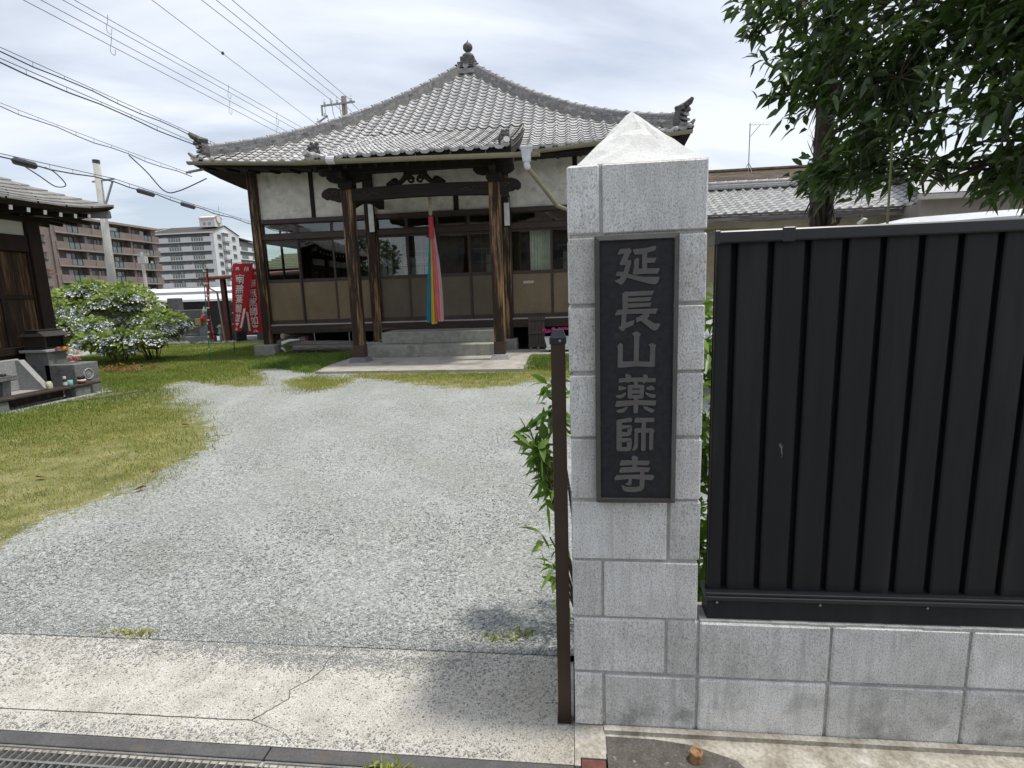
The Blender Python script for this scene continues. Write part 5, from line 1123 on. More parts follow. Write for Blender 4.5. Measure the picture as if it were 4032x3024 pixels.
for i, (nm, u0, u1, zb, dy) in enumerate(strips):
    n = 14; vs = []
    for j in range(n+1):
        t = j/n; z = 2.95+(zb-2.95)*t; k = .16+.84*min(1,t*1.05)**.9; lean = -.02*t
        if nm in ('pink','pale_pink','white'): k = .25+.75*math.sin(min(1,t*1.25)*math.pi/2)
        c0 = -2.93+lean
        for q in range(5):
            u = u0+(u1-u0)*q/4; vs.append((c0+u*k, 10.12+dy*k+(.018 if q % 2 else -.012)*k, z))
    obj('streamer', MB().add(vs, [(5*j+q,5*j+q+1,5*j+q+6,5*j+q+5) for j in range(n) for q in range(4)]), cm[nm], rp)
gtb = thing('duckboard', (-.83,11.75,0), 'small brown slatted wooden gate leaning upright against the sill beam', 'slatted gate')
MAT['wood_grey'] = wood_mat('grey_brown_slats', (.05,.038,.033), (.12,.095,.082))
for i in range(5): obj('slat', MB().cbox(-1.04+.083*i,-1.04+.083*i+.076,11.74,11.765,.12,.86,.003), MAT['wood_grey'], gtb)
for z0, z1 in ((.76,.86),(.43,.50),(.10,.18)): obj('crosspiece', MB().cbox(-1.045,-.625,11.705,11.738,z0,z1,.004), MAT['wood_grey'], gtb)
for x in (-.98,-.80): obj('foot', MB().lathe([(.035,0),(.035,.05)], (0,0,0), 10).xf(Matrix.Translation((x,11.66,.085)) @ Matrix.Rotation(R(90),4,'X')), MAT['stone'], gtb)
# timber stored under the floor
MAT['log'] = wood_mat('old_stored_timber', (.09,.078,.068), (.27,.24,.21), axis='x')
MAT['log_end'] = M('pale_cut_wood', (.42,.30,.17), 25, rough=.9)
def log(p0, p1, r, label, pale=False):
    t = thing('stored_timber', ((p0[0]+p1[0])/2,(p0[1]+p1[1])/2,min(p0[2],p1[2])-r), label, 'timber', 'timbers stored under the temple floor')
    obj('shaft', MB().tube([p0, ((p0[0]+p1[0])/2+.05,(p0[1]+p1[1])/2,(p0[2]+p1[2])/2+.01), p1], [r,r*1.05,r], 9), MAT['log'], t)
    d = (Vector(p0)-Vector(p1)).normalized(); obj('cut_end', MB().tube([Vector(p0), Vector(p0)+d*.004], r*.98, 9), MAT['log_end'] if pale else MAT['log'], t)
log((-7.55,11.95,.52),(-7.1,13.5,.52),.075,'short pale ended log resting high under the sill at the left', True)
log((-7.45,12.02,.30),(-5.35,12.25,.24),.085,'upper long grey pole stored under the left bay')
log((-7.25,11.92,.20),(-5.2,12.10,.16),.075,'middle long grey pole with a broken end under the left bay')
log((-6.9,12.15,.14),(-5.1,12.02,.075),.065,'lowest long grey pole under the left bay touching the rubble')
log((-5.15,12.2,.16),(-4.72,11.75,.40),.065,'stubby brown timber leaning behind the left porch post', True)
log((.0,12.2,.28),(1.2,12.35,.20),.055,'grey pole stored under the right bay behind the gate post')
wc = MB().tube([(-7.52,11.98,.10),(-7.60,11.95,.22),(-7.55,11.93,.34),(-7.35,11.93,.40),(-7.1,11.96,.42)], [.03,.05,.055,.04,.02], 8)
obj('white_cloth', wc, MAT['white_paint'], org=(-7.5,11.95,.05), smooth=True, label='scrap of white sheet hanging over the stored poles', cat='cloth')
# flower box on a small stand right of the steps
fb_ = thing('flower_box', (-.3,11.15,0), 'white plastic flower box with bright pink flowers half hidden by the gate post', 'planter')
b = MB(); b.add([(-.56,11.0,.16),(-.05,11.0,.16),(-.05,11.25,.16),(-.56,11.25,.16),(-.61,10.96,.40),(.0,10.96,.40),(.0,11.29,.40),(-.61,11.29,.40)], [(0,3,2,1),(0,1,5,4),(1,2,6,5),(2,3,7,6),(3,0,4,7)])
obj('trough', b, MAT['gutter_white'], fb_); obj('soil', MB().box(-.58,-.03,10.99,11.26,.36,.38), MAT['earth'], fb_)
obj('saucer', MB().cbox(-.59,-.02,10.98,11.27,.11,.155,.008), MAT['gutter_white'], fb_)
for x in (-.5,-.1):
    obj('leg', MB().box(x-.02,x+.02,11.02,11.06,-.01,.11).box(x-.02,x+.02,11.20,11.24,-.01,.11), MAT['dark_bronze'], fb_)
for i in range(10):
    V, F = blossom((-.60+.055*i+random.uniform(-.02,.02),11.10+random.uniform(-.06,.06),.50+random.uniform(0,.10)), .055, 40, 50+i); npmesh('blossom', V, F, MAT['petal_m'], fb_)

# ================================================================== vegetation helpers
def leaves(centers, dirs, L, W, fold=.25, droop=.25, seed=0, jitter=.2):
    """pointed, folded, drooping leaves; centers = leaf bases, dirs = unit directions. 8 triangles each"""
    q = np.random.default_rng(seed); n = len(centers); c = np.asarray(centers,float); d = np.asarray(dirs,float)
    d = d/np.linalg.norm(d,axis=1,keepdims=True); l = L*(1+jitter*q.normal(size=(n,1))); w = W*(1+jitter*q.normal(size=(n,1)))
    up = np.tile([0,0,1.],(n,1))+.55*q.normal(size=(n,3)); s = np.cross(d,up); s /= np.linalg.norm(s,axis=1,keepdims=True)+1e-9; u = np.cross(s,d)
    dr = np.array([0,0,-1.])
    def pt(t, lat, dz): return c+d*l*t+s*w*lat+u*w*dz+dr*l*droop*t*t
    rows = [pt(0,0,0),pt(.3,-.5,fold),pt(.3,0,0),pt(.3,.5,fold),pt(.65,-.42,fold*.8),pt(.65,0,0),pt(.65,.42,fold*.8),pt(1,0,0)]
    V = np.stack(rows,1).reshape(-1,3); o = (np.arange(n)*8)[:,None]
    F = np.array([[0,2,1],[0,3,2],[1,2,5],[1,5,4],[2,3,6],[2,6,5],[4,5,7],[5,6,7]])
    return V, (o[:,None,:]+F[None]).reshape(-1,3)
def rdir(q, n, up=.0):
    d = q.normal(size=(n,3)); d /= np.linalg.norm(d,axis=1,keepdims=True); d[:,2] = d[:,2]*.8+up; return d

# ================================================================== evergreen tree behind the fence
MAT['leaf_dark'] = leaf_mat('glossy_dark_leaves', [(.3,(.040,.070,.022)),(.55,(.078,.125,.036)),(.8,(.15,.205,.065))], 2.2, .32, .65, .45, .34)
MAT['leaf_young'] = leaf_mat('young_yellow_green_leaves', [(.3,(.10,.17,.02)),(.7,(.17,.25,.04))], 4, .4, .4, .2, .35)
MAT['bark'] = wood_mat('grey_bark', (.035,.028,.022), (.10,.085,.07))
tree = thing('evergreen_tree', (4.6,2.9,0), 'broadleaf evergreen tree with glossy dark leaves hanging over the black fence', 'tree')
q = np.random.default_rng(11)
trunk = [(4.6,2.9,-.05),(4.55,2.85,1.0),(4.45,2.8,2.0),(4.2,2.8,3.0),(4.0,2.8,4.0),(3.8,2.8,5.0)]
obj('trunk', MB().tube(trunk, [.15,.13,.12,.10,.075,.04], 10), MAT['bark'], tree, smooth=True)
ell = [((2.42,3.25,3.80),(1.10,.95,.95),170),((3.15,3.1,2.75),(.98,1.0,.85),170),((3.9,2.6,3.4),(1.2,1.1,1.3),210),((3.55,1.9,2.55),(.85,.6,.75),90),((3.3,3.0,4.6),(1.3,1.2,.9),130),((2.2,3.4,3.1),(.55,.5,.45),40),((4.4,2.0,2.6),(.7,.7,.5),40),((2.30,3.6,2.42),(.32,.3,.25),26)]
tips = []
for c, r, n in ell:
    d = rdir(q, n); rad = q.uniform(.35,1,size=(n,1))**.45
    tips.append(np.array(c)+d*rad*np.array(r))
tips = np.vstack(tips); tips = tips[tips[:,2] > 1.80]
limb_t = [Vector(c) for c,_,_ in ell]; br_ = MB(); pts = []
for k in range(34):
    c, r, _ = ell[k % len(ell)]; e = Vector(c)+Vector(rdir(q,1)[0]*np.array(r)*.75); s0 = Vector(trunk[2 if e.z < 2.9 else 3 if e.z < 3.7 else 4]); prev = s0; P_ = [s0]
    for j in range(1,7):
        t = j/6; P_.append(s0.lerp(e,t)+Vector((0,0,.30*math.sin(math.pi*t)*(.6 if e.z < 3 else 1)))+Vector(q.normal(size=3)*.07))
    br_.tube(P_, [.030,.024,.019,.014,.011,.008,.005], 5, False); pts += P_[2:]
PT = np.array([tuple(v) for v in pts])
for i, p in enumerate(tips):
    if i % 2: continue
    j = np.argmin(((PT-p)**2).sum(1)); a = Vector(PT[j]); p = Vector(p)
    if (p-a).length > .75: continue
    m_ = a.lerp(p,.5)+Vector(q.normal(size=3)*.05)+Vector((0,0,.05)); br_.tube([a,m_,p], [.006,.005,.003], 4, False)
obj('branches', br_, MAT['bark'], tree, kind='stuff')
C_ = []; D_ = []
for p in tips:
    ax = p-np.array([4.2,2.8,2.6]); ax = ax/np.linalg.norm(ax)*np.array([1,1,.5])+np.array([0,0,-.1]); m_ = q.integers(14,22)
    for j in range(m_):
        d = ax*.8+q.normal(size=3)*.75; d /= np.linalg.norm(d); C_.append(p-ax*.14*q.random()+q.normal(size=3)*.06); D_.append(d)
V, F = leaves(C_, D_, .128, .047, .20, .36, 3); npmesh('foliage', V, F, MAT['leaf_dark'], tree, kind='stuff', smooth=True)
yc = np.array([[2.78,1.45,2.74],[2.72,1.5,2.72],[2.80,1.5,2.70],[2.75,1.48,2.75]]); yd = np.array([[-1,-.3,-.1],[-.9,-.5,-.5],[-.5,-.6,-.7],[-.95,.1,-.3]])
V, F = leaves(np.vstack([yc,tips[::23]]), np.vstack([yd,rdir(q,len(tips[::23]),.2)]), .15, .042, .2, .7, 4, .1); npmesh('young_leaves', V, F, MAT['leaf_young'], tree, kind='stuff', smooth=True)

# ---- palm
MAT['palm_fibre'] = wood_mat('palm_fibre', (.016,.012,.009), (.075,.056,.042), (.24,.20,.155), amt=(.57,.68))
palm = thing('palm_tree', (2.82,5.0,0), 'palm with a shaggy brown fibrous trunk rising behind the black fence', 'palm')
pz = [0,.6,1.2,1.8,2.4,3.0,3.6,4.3,5.0]
obj('trunk', MB().tube([(2.80+.02*math.sin(i),5.0,z) for i,z in enumerate(pz)], [.11,.105,.105,.10,.10,.095,.09,.09,.07], 12), MAT['palm_fibre'], palm, smooth=True)
fh = MB()
for i in range(420):
    z = random.uniform(.3,4.9); a = random.uniform(0,6.28); r = .098; c,s = math.cos(a),math.sin(a); l = random.uniform(.08,.28); o = random.uniform(.02,.075); up = random.choice((1,1,-1))
    p = Vector((2.80+r*c,5.0+r*s,z)); t = Vector((-s,c,0))*random.uniform(.014,.045)
    fh.add([p-t,p+t,p+t*.6+Vector((c*o,s*o,l*up*.6)),p-t*.2+Vector((c*o*1.6,s*o*1.6,l*up))], [(0,1,2,3)])
obj('husk', fh, MAT['palm_fibre'], palm, kind='stuff')
for k in range(12):
    a = k*2*math.pi/12+.2; el = R(random.uniform(5,55)); c = Vector((2.80,5.0,5.05)); d = Vector((math.cos(a)*math.cos(el),math.sin(a)*math.cos(el),math.sin(el)))
    h = c+d*.6; fb_ = MB().tube([c,h], [.012,.008], 5); side = d.cross(Vector((0,0,1))).normalized()
    for j in range(-8,9):
        e = d*math.cos(j*.14)+side*math.sin(j*.14); tip = h+e*.55+Vector((0,0,-.10)); w = side.cross(e).normalized()*.0+e.cross(d.cross(side)).normalized()*.016
        fb_.add([h,h+e*.3+w,tip,h+e*.3-w], [(0,1,2,3)])
    obj('frond', fb_, MAT['leaf_dark'], palm)
obj('garden_cane', MB().tube([(2.42,2.9,-.02),(2.405,2.9,1.2),(2.385,2.9,2.45)], [.010,.009,.008], 7), M('bamboo_green', (.17,.19,.07), 12, rough=.5), org=(2.42,2.9,0), label='thin green bamboo cane standing upright behind the fence', cat='cane')

# ---- shrub beside and behind the gate pillar
MAT['leaf_shrub'] = leaf_mat('bright_shrub_leaves', [(.3,(.10,.18,.028)),(.7,(.20,.31,.06))], 5, .4, .45, .3, .3)
sh = thing('garden_shrub', (.15,.62,0), 'leafy green shrub growing behind the gate pillar and brown post', 'shrub')
q = np.random.default_rng(5); st = MB(); C_=[]; D_=[]
stems = [((.06,.60),(-.075,.58,1.09)),((.06,.60),(-.06,.60,1.0)),((.05,.55),(-.17,.60,.88)),((.05,.55),(-.15,.58,.80)),((.05,.55),(-.12,.60,.74)),((.05,.55),(-.10,.55,.68)),((.05,.55),(-.13,.52,.84)),((.05,.52),(-.09,.50,.44)),((.05,.52),(-.08,.48,.33)),((.05,.52),(-.07,.47,.24)),((.2,.6),(.25,.7,1.25)),((.30,.58),(.42,.50,1.32)),((.32,.56),(.45,.42,.95)),((.34,.5),(.46,.38,.60)),((.3,.6),(.46,.55,1.12)),((.28,.62),(.47,.6,.8)),((.40,.40),(.44,.34,1.30)),((.42,.36),(.45,.30,.90)),((.42,.36),(.45,.30,.55)),((.42,.4),(.46,.36,.35)),((.4,.5),(.45,.5,1.38))]
for (bx_,by_), t in stems:
    a = Vector((bx_,by_,0)); e = Vector(t); m_ = a.lerp(e,.55)+Vector((0,0,.06)); st.tube([a,m_,e], [.007,.005,.003], 5)
    for j in range(30 if t[2] > .6 or t[0] > 0 else 11):
        f = 1-abs(q.normal())*.10
        if f < .1: continue
        p = np.array(a.lerp(m_, f*2) if f < .5 else m_.lerp(e, f*2-1)); d = np.array([t[0]-bx_,0,.25])*.5+q.normal(size=3)*.6
        C_.append(p+q.normal(size=3)*.02); D_.append(d/np.linalg.norm(d))
obj('stems', st, MAT['bark'], sh, kind='stuff')
for k in range(700):
    C_.append((q.uniform(.425,.75),q.uniform(.22,.62),q.uniform(.1,1.42))); D_.append(rdir(q,1,.15)[0]+np.array([-.3,-.3,0]))
V, F = leaves(C_, D_, .088, .024, .2, .22, 6); npmesh('foliage', V, F, MAT['leaf_shrub'], sh, kind='stuff', smooth=True)

# ================================================================== neighbour's house
MAT['house_wall'] = M('cream_stucco', [(.3,(.33,.31,.24)),(.7,(.42,.40,.31))], 2, 5, rough=.95, dirt=(1.2,.55,.75,(.24,.215,.165)))
MAT['fascia'] = wood_mat('weathered_fascia', (.05,.042,.04), (.16,.14,.13), (.30,.28,.27), axis='x', scale=5)
MAT['roof_brown'] = M('mossy_brown_roof', [(.3,(.045,.034,.024)),(.7,(.125,.095,.062))], 3, 6, rough=.9, fine=(12,.45), stretch=(.4,1,1))
MAT['tile_n'] = M('bright_silver_tile', [(.3,(.345,.34,.33)),(.7,(.475,.47,.455))], 5, 5, rough=.45, rndv=.12, island=.1)
house = thing('neighbour_house', (8.0,18.5,0), 'low cream house with silver tile roof seen over the black fence', 'house')
HX0, HX1 = 2.9, 13.5; YH = 16.6
obj('wall', MB().box(HX0+.3,HX1-.3,YH,YH+.2,-.1,3.5), MAT['house_wall'], house)
obj('side_wall', MB().box(HX0+.3,HX0+.5,YH+.2,22,-.1,3.5), MAT['house_wall'], house)
obj('fascia_board', MB().cbox(HX0,9.6,YH-.82,YH-.75,3.30,3.49,.01), MAT['fascia'], house)
obj('house_gutter', MB().cbox(HX0,9.6,YH-.92,YH-.83,3.49,3.545,.01), MAT['fascia'], house)
obj('house_soffit', MB().box(HX0,HX1,YH-.75,YH,3.42,3.45), MAT['house_wall'], house)
def zroof(y): return 3.56+.44*(y-(YH-.9))
tvn = np.array(tb.v); hs = []
rows_ = rows_along(zroof, YH-.9, YH+1.5)
hv = tvn.copy(); hv[18:,2] -= .035; hv[:18,2] *= 1.25; tvn = hv
for y,z,a in rows_:
    x = HX0
    while x < 12.5: hs.append((x+.145,y,z,a)); x += .29
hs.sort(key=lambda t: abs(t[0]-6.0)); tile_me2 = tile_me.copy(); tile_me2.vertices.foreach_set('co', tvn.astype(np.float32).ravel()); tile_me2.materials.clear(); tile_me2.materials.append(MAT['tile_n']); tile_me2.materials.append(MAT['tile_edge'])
Vs=[]; Fs=[]
for i,(x,y,z,a) in enumerate(hs):
    if i < 300 and 4.0 < x < 10.5: place('tile', tile_me2, house, (x,y,z), (a-.055,0,0))
    else:
        A = np.array(Matrix.Translation((x,y,z)) @ Matrix.Rotation(a-.055,4,'X'))[:3]; o = sum(len(v) for v in Vs); Vs.append(tvn @ A[:,:3].T+A[:,3]); Fs.append(np.array(tf)+o)
shadow_lips(npmesh('roof_tiles', np.vstack(Vs), np.vstack(Fs), MAT['tile_n'], house, kind='stuff').data, len(Vs), 8)
yr = YH+1.55; zr = zroof(yr)
obj('roof_deck', MB().add([(HX0,YH-.88,zroof(YH-.9)-.05),(HX1,YH-.88,zroof(YH-.9)-.05),(HX1,yr,zr-.05),(HX0,yr,zr-.05)], [(0,1,2,3)]), MAT['tile_mortar'], house)
for k in range(3): obj('ridge_course', MB().cbox(HX0-.1,HX1,yr-.16+.02*k,yr+.16-.02*k,zr-.02+.075*k,zr+.05+.075*k,.008), MAT['ridge'] if k != 1 else MAT['ridge_cap'], house)
for k in range(32): place('ridge_cap_tile', cap_me, house, (HX0+.33*k,yr,zr+.20), (0,0,R(-90)), (1,1.05,1))
ub = MB(); ub.add([(HX0-.3,yr+.3,zr+.10),(12.6,yr+.3,zr+.10),(12.6,yr+2.2,zr+.98),(HX0-.3,yr+2.2,zr+.98)], [(0,1,2,3)]); ub.add([(HX0-.3,yr+2.2,zr+.98),(12.6,yr+2.2,zr+.98),(12.6,yr+4.4,zr+.0),(HX0-.3,yr+4.4,zr+.0)], [(0,1,2,3)])
obj('upper_roof', ub, MAT['roof_brown'], house); obj('upper_ridge', MB().tube([(HX0-.3,yr+2.2,zr+1.0),(12.6,yr+2.2,zr+1.0)], .08, 8), MAT['roof_brown'], house)
lv = MB()
for k in range(34): lv.add([(HX0+.6,YH-.03,1.45+.052*k),(5.6,YH-.03,1.45+.052*k),(5.6,YH-.003,1.49+.052*k),(HX0+.6,YH-.003,1.49+.052*k)], [(0,1,2,3)])
obj('louvre_slats', lv, M('beige_louvre', (.36,.31,.20), 6, rough=.7), house, kind='stuff')
obj('downpipe', MB().tube([(7.86,YH-.78,3.32),(7.86,YH-.75,3.18),(7.62,YH-.12,2.95),(7.62,YH-.1,.0)], [.10,.055,.05,.05], 8), MAT['dark_bronze'], house)
# right wing nearer to the street, half hidden by leaves
obj('wing_wall', MB().box(9.6,14,YH-1.6,YH-1.4,-.1,3.6).box(9.6,9.8,YH-1.4,YH,-.1,3.5), M('taupe_stucco', (.27,.245,.21), 2, rough=.95), house)
obj('wing_fascia', MB().cbox(9.2,14,YH-2.2,YH-2.1,3.52,3.66,.01), MAT['white_rail'], house)
obj('wing_roof', MB().add([(9.2,YH-2.2,3.68),(14,YH-2.2,3.68),(14,YH+1.4,5.3),(10.4,YH+1.4,5.3)], [(0,1,2,3)]), MAT['tile_n'], house)
lm = thing('flood_lamp', (8.45,YH-.88,3.18), 'small white square lamp hanging under the weathered eave board', 'lamp')
obj('housing', MB().cbox(-.11,.11,-.03,.03,-.11,.11,.01).xf(Matrix.Translation((8.45,YH-.90,3.16)) @ Matrix.Rotation(R(40),4,'Z') @ Matrix.Rotation(R(52),4,'X')), MAT['white_paint'], lm)
obj('bracket', MB().tube([(8.45,YH-.86,3.36),(8.45,YH-.88,3.22)], .012, 6), MAT['steel'], lm)
obj('cable', MB().tube([(8.45,YH-.8,3.1),(8.2,YH-.3,2.9),(8.9,YH-.3,2.85),(9.5,YH-.6,3.1)], .010, 5), MAT['cap_plastic'], lm)
an = thing('tv_antenna', (6.45,yr+2.2,zr+1.0), 'thin television antenna mast on the brown roof', 'antenna')
ax0, ay, az = 6.62, yr+2.2, zr+.95
obj('mast', MB().tube([(ax0,ay,az),(ax0,ay,az+1.68)], .018, 6), MAT['steel'], an)
for s in (-1,1): obj('stay', MB().tube([(ax0+s*.17,ay,az-.02),(ax0,ay,az+.32)], .012, 5), MAT['steel'], an); obj('stay', MB().tube([(ax0+s*.07,ay-.2,az-.1),(ax0,ay,az+.32)], .012, 5), MAT['steel'], an)
obj('boom', MB().tube([(ax0-.06,ay,az+1.64),(ax0+.72,ay,az+1.62)], .015, 5), MAT['steel'], an); obj('brace', MB().tube([(ax0,ay,az+1.20),(ax0+.36,ay,az+1.61)], .011, 5), MAT['steel'], an)
for k in range(6): obj('element', MB().tube([(ax0+.05+.12*k,ay-.22,az+1.64),(ax0+.05+.12*k,ay+.22,az+1.64)], .006, 4), MAT['steel'], an)

# ---- parked van behind the fence
MAT['car_white'] = M('white_car_paint', (.70,.71,.72), 3, rough=.18, spec=.6); MAT['car_glass'] = M('dark_car_glass', (.012,.014,.016), 3, rough=.06, spec=.8); MAT['tyre'] = M('tyre_rubber', (.02,.02,.02), 9, rough=.9)
van = thing('parked_van', (4.7,6.0,0), 'white van parked behind the black fence, only its roof line showing', 'van')
prof = [(x_-1.3,z_+(.07 if z_ > 1.5 else 0)) for x_,z_ in [(3.05,.35),(3.0,.75),(3.25,1.0),(3.75,1.12),(4.30,1.62),(4.75,1.98),(5.3,2.10),(6.4,2.14),(7.4,2.08),(7.55,1.9),(7.65,1.0),(7.6,.35)]]
def vsec(y, inset, top): return [(x, y, min(z, 99)) for x,z in prof]
b = MB(); ys_ = [5.15,5.22,5.5,6.35,6.63,6.70]; zo = [(0,0),(.0,.02),(.0,.0)]
vs = []
for y, dz in ((5.15,-.10),(5.30,-.02),(5.6,.0),(6.3,0),(6.6,-.02),(6.75,-.10)):
    for x,z in prof: vs.append((x if z > .5 else x, y, z+(dz if z > 1.5 else dz*.2)))
n = len(prof); b.add(vs, [(j*n+i, j*n+(i+1)%n, (j+1)*n+(i+1)%n, (j+1)*n+i) for j in range(5) for i in range(n)]+[tuple(range(n)),tuple(range(5*n,6*n))])
obj('body', b, MAT['car_white'], van, smooth=False)
obj('windscreen', MB().add([(3.86,5.26,1.18),(3.86,6.64,1.18),(4.70,6.55,1.93),(4.70,5.35,1.93)], [(0,1,2,3)]).xf(Matrix.Translation((-1.315,0,.02))), MAT['car_glass'], van)
obj('side_window', MB().prism([(2.85,1.18),(3.45,1.80),(4.25,1.86),(4.25,1.18)], 5.128, 5.14, 'y'), MAT['car_glass'], van)
obj('side_window', MB().prism([(4.35,1.18),(4.35,1.86),(6.0,1.84),(6.1,1.18)], 5.128, 5.14, 'y'), MAT['car_glass'], van)
for x in (2.6,5.5):
    for y in (5.13,6.77):
        w_ = obj('wheel', MB().lathe([(.16,-.09),(.30,-.09),(.32,-.06),(.32,.06),(.30,.09),(.16,.09)], (0,0,0), 18).xf(Matrix.Translation((x,y,.32)) @ Matrix.Rotation(R(90),4,'X')), MAT['tyre'], van)
        obj('rim', MB().lathe([(.17,-.095),(.17,.095)], (0,0,0), 14).xf(Matrix.Translation((x,y,.32)) @ Matrix.Rotation(R(90),4,'X')), MAT['steel'], w_)
for y in (5.35,6.55): obj('headlight', MB().cbox(1.685,1.8,y-.12,y+.12,.72,.88,.02), MAT['gutter_white'], van)

# ================================================================== apartment blocks in the distance
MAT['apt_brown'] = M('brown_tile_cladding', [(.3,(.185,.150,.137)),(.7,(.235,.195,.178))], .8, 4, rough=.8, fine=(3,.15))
MAT['apt_dark'] = M('recessed_wall_brown', (.16,.135,.125), 1, rough=.9); MAT['apt_slab'] = M('pinkish_slab_edge', (.29,.25,.23), 1, rough=.9)  # recess brown lightened to carry the distance haze in its colour
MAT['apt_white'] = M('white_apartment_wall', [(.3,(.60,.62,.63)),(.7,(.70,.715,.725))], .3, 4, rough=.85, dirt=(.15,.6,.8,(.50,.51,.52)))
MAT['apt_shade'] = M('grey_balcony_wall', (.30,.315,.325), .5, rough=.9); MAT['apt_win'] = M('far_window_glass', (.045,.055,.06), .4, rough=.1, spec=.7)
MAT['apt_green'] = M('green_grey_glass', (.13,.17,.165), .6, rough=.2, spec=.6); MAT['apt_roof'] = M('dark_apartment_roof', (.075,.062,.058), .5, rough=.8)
MAT['apt_curtain'] = M('far_curtains', (.55,.55,.52), .7, rough=.9, rndv=.3); MAT['apt_frame'] = M('dark_window_frame', (.03,.032,.034), 1, rough=.5)
# --- brown block: long side faces +x
ab = thing('apartment_block', (-90,96,0), 'brown tiled apartment block with long balconies behind the hydrangea', 'apartment block')
AX, AY0, AY1 = -86.0, 84.4, 107.5; zb = [14.3-2.79*k for k in range(6)]
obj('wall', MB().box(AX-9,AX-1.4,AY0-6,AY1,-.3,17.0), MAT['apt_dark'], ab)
obj('end_wall', MB().box(AX-9,AX-.4,AY0-12,AY0-1.2,-.3,17.2), MAT['apt_brown'], ab)
obj('roof_slab', MB().box(AX-9.3,AX+.25,AY0-1.2,AY1+.4,16.75,17.15), MAT['apt_slab'], ab)
obj('corner_pier', MB().box(AX-1.2,AX-.1,AY0-1.2,AY0-.3,-.3,16.8), MAT['apt_brown'], ab)
obj('corner_pier', MB().box(AX-1.5,AX-.3,AY1-1.6,AY1-.4,-.3,16.8), MAT['apt_brown'], ab)
wy = [(1.9,4.0),(9.9,13.0),(19.2,21.2)]        # glazed gaps in the parapet
for f, z in enumerate(zb):
    obj('floor_slab', MB().box(AX-1.5,AX+.12,AY0-.6,AY1,z-.28,z-.02), MAT['apt_slab'], ab)
    ps = [(-.6,1.9),(4.0,9.9),(13.0,19.2),(21.2,AY1-AY0)]
    for a,c in ps:
        if c-a > 5: 
            m_ = (a+c)/2-.2; segs = [(a,m_-.05),(m_+.05,c)]
        else: segs = [(a,c)]
        for s0,s1 in segs: obj('parapet', MB().box(AX-.14,AX,AY0+s0,AY0+s1,z,z+1.12), MAT['apt_brown'], ab)
    for a,c in wy:
        g_ = obj('balcony_glass', MB().box(AX-.09,AX-.05,AY0+a,AY0+c,z+.05,z+1.15), MAT['apt_green'], ab); n = 2 if c-a < 2.5 else 3
        fr = MB()
        for k in range(n+1): fr.box(AX-.12,AX+.01,AY0+a+(c-a)*k/n-.06,AY0+a+(c-a)*k/n+.06,z,z+1.2)
        fr.box(AX-.12,AX+.01,AY0+a,AY0+c,z+1.12,z+1.2); obj('frame', fr, MAT['apt_frame'], g_)
    for a,c in ((2.2,4.3),(6.0,7.6),(8.4,9.6),(10.0,11.9),(12.6,14.8),(17.0,18.4),(19.6,22.0)):
        w_ = obj('window', MB().box(AX-1.39,AX-1.34,AY0+a,AY0+c,z+.1,z+2.1), MAT['apt_win'] , ab)
        obj('frame', MB().box(AX-1.36,AX-1.30,AY0+a-.08,AY0+c+.08,z+2.1,z+2.2).box(AX-1.36,AX-1.30,AY0+(a+c)/2-.05,AY0+(a+c)/2+.05,z+.1,z+2.1), MAT['apt_frame'], w_)
        if random.random() < .6: obj('curtain', MB().box(AX-1.335,AX-1.33,AY0+a+.1,AY0+(a+c)/2-.1,z+.4,z+2.05), MAT['apt_curtain'], w_)
    for a in (5.2,15.6): obj('partition', MB().box(AX-1.39,AX-.15,AY0+a,AY0+a+.5,z-.02,z+2.45), MAT['apt_dark'], ab)
    for k in range(2): obj('air_conditioner', MB().box(AX-1.1,AX-.5,AY0+5.8+9.9*k,AY0+6.6+9.9*k,z,z+.9), MAT['apt_shade'], ab)
    # small windows on the end wall (towards the street)
    w_ = obj('end_window', MB().box(AX-5.9,AX-3.6,AY0-12.06,AY0-12.01,z+.75,z+1.75), MAT['apt_win'], ab)
    obj('hood', MB().box(AX-6.1,AX-3.4,AY0-12.35,AY0-12.0,z+1.85,z+2.0).box(AX-6.1,AX-3.4,AY0-12.3,AY0-12.0,z+.5,z+.62), MAT['apt_slab'], w_)
    w_ = obj('side_window', MB().box(AX-.40,AX-.36,AY0-4.2,AY0-2.4,z+.8,z+1.8), MAT['apt_win'], ab)
    obj('frame', MB().box(AX-.38,AX-.30,AY0-4.4,AY0-2.2,z+1.8,z+1.92).box(AX-.38,AX-.30,AY0-4.4,AY0-2.2,z+.62,z+.78), MAT['apt_frame'], w_)
lz = [(0,10.2,12.6,.5,1.3),(2,20.3,21.0,.6,1.2),(4,19.6,20.8,.5,1.2)]
for f,a,c,z0,z1 in lz:
    obj('laundry', MB().box(AX-.25,AX-.2,AY0+a,AY0+c,zb[f]+z0+.5,zb[f]+z1+.5), MAT['apt_curtain'], ab)
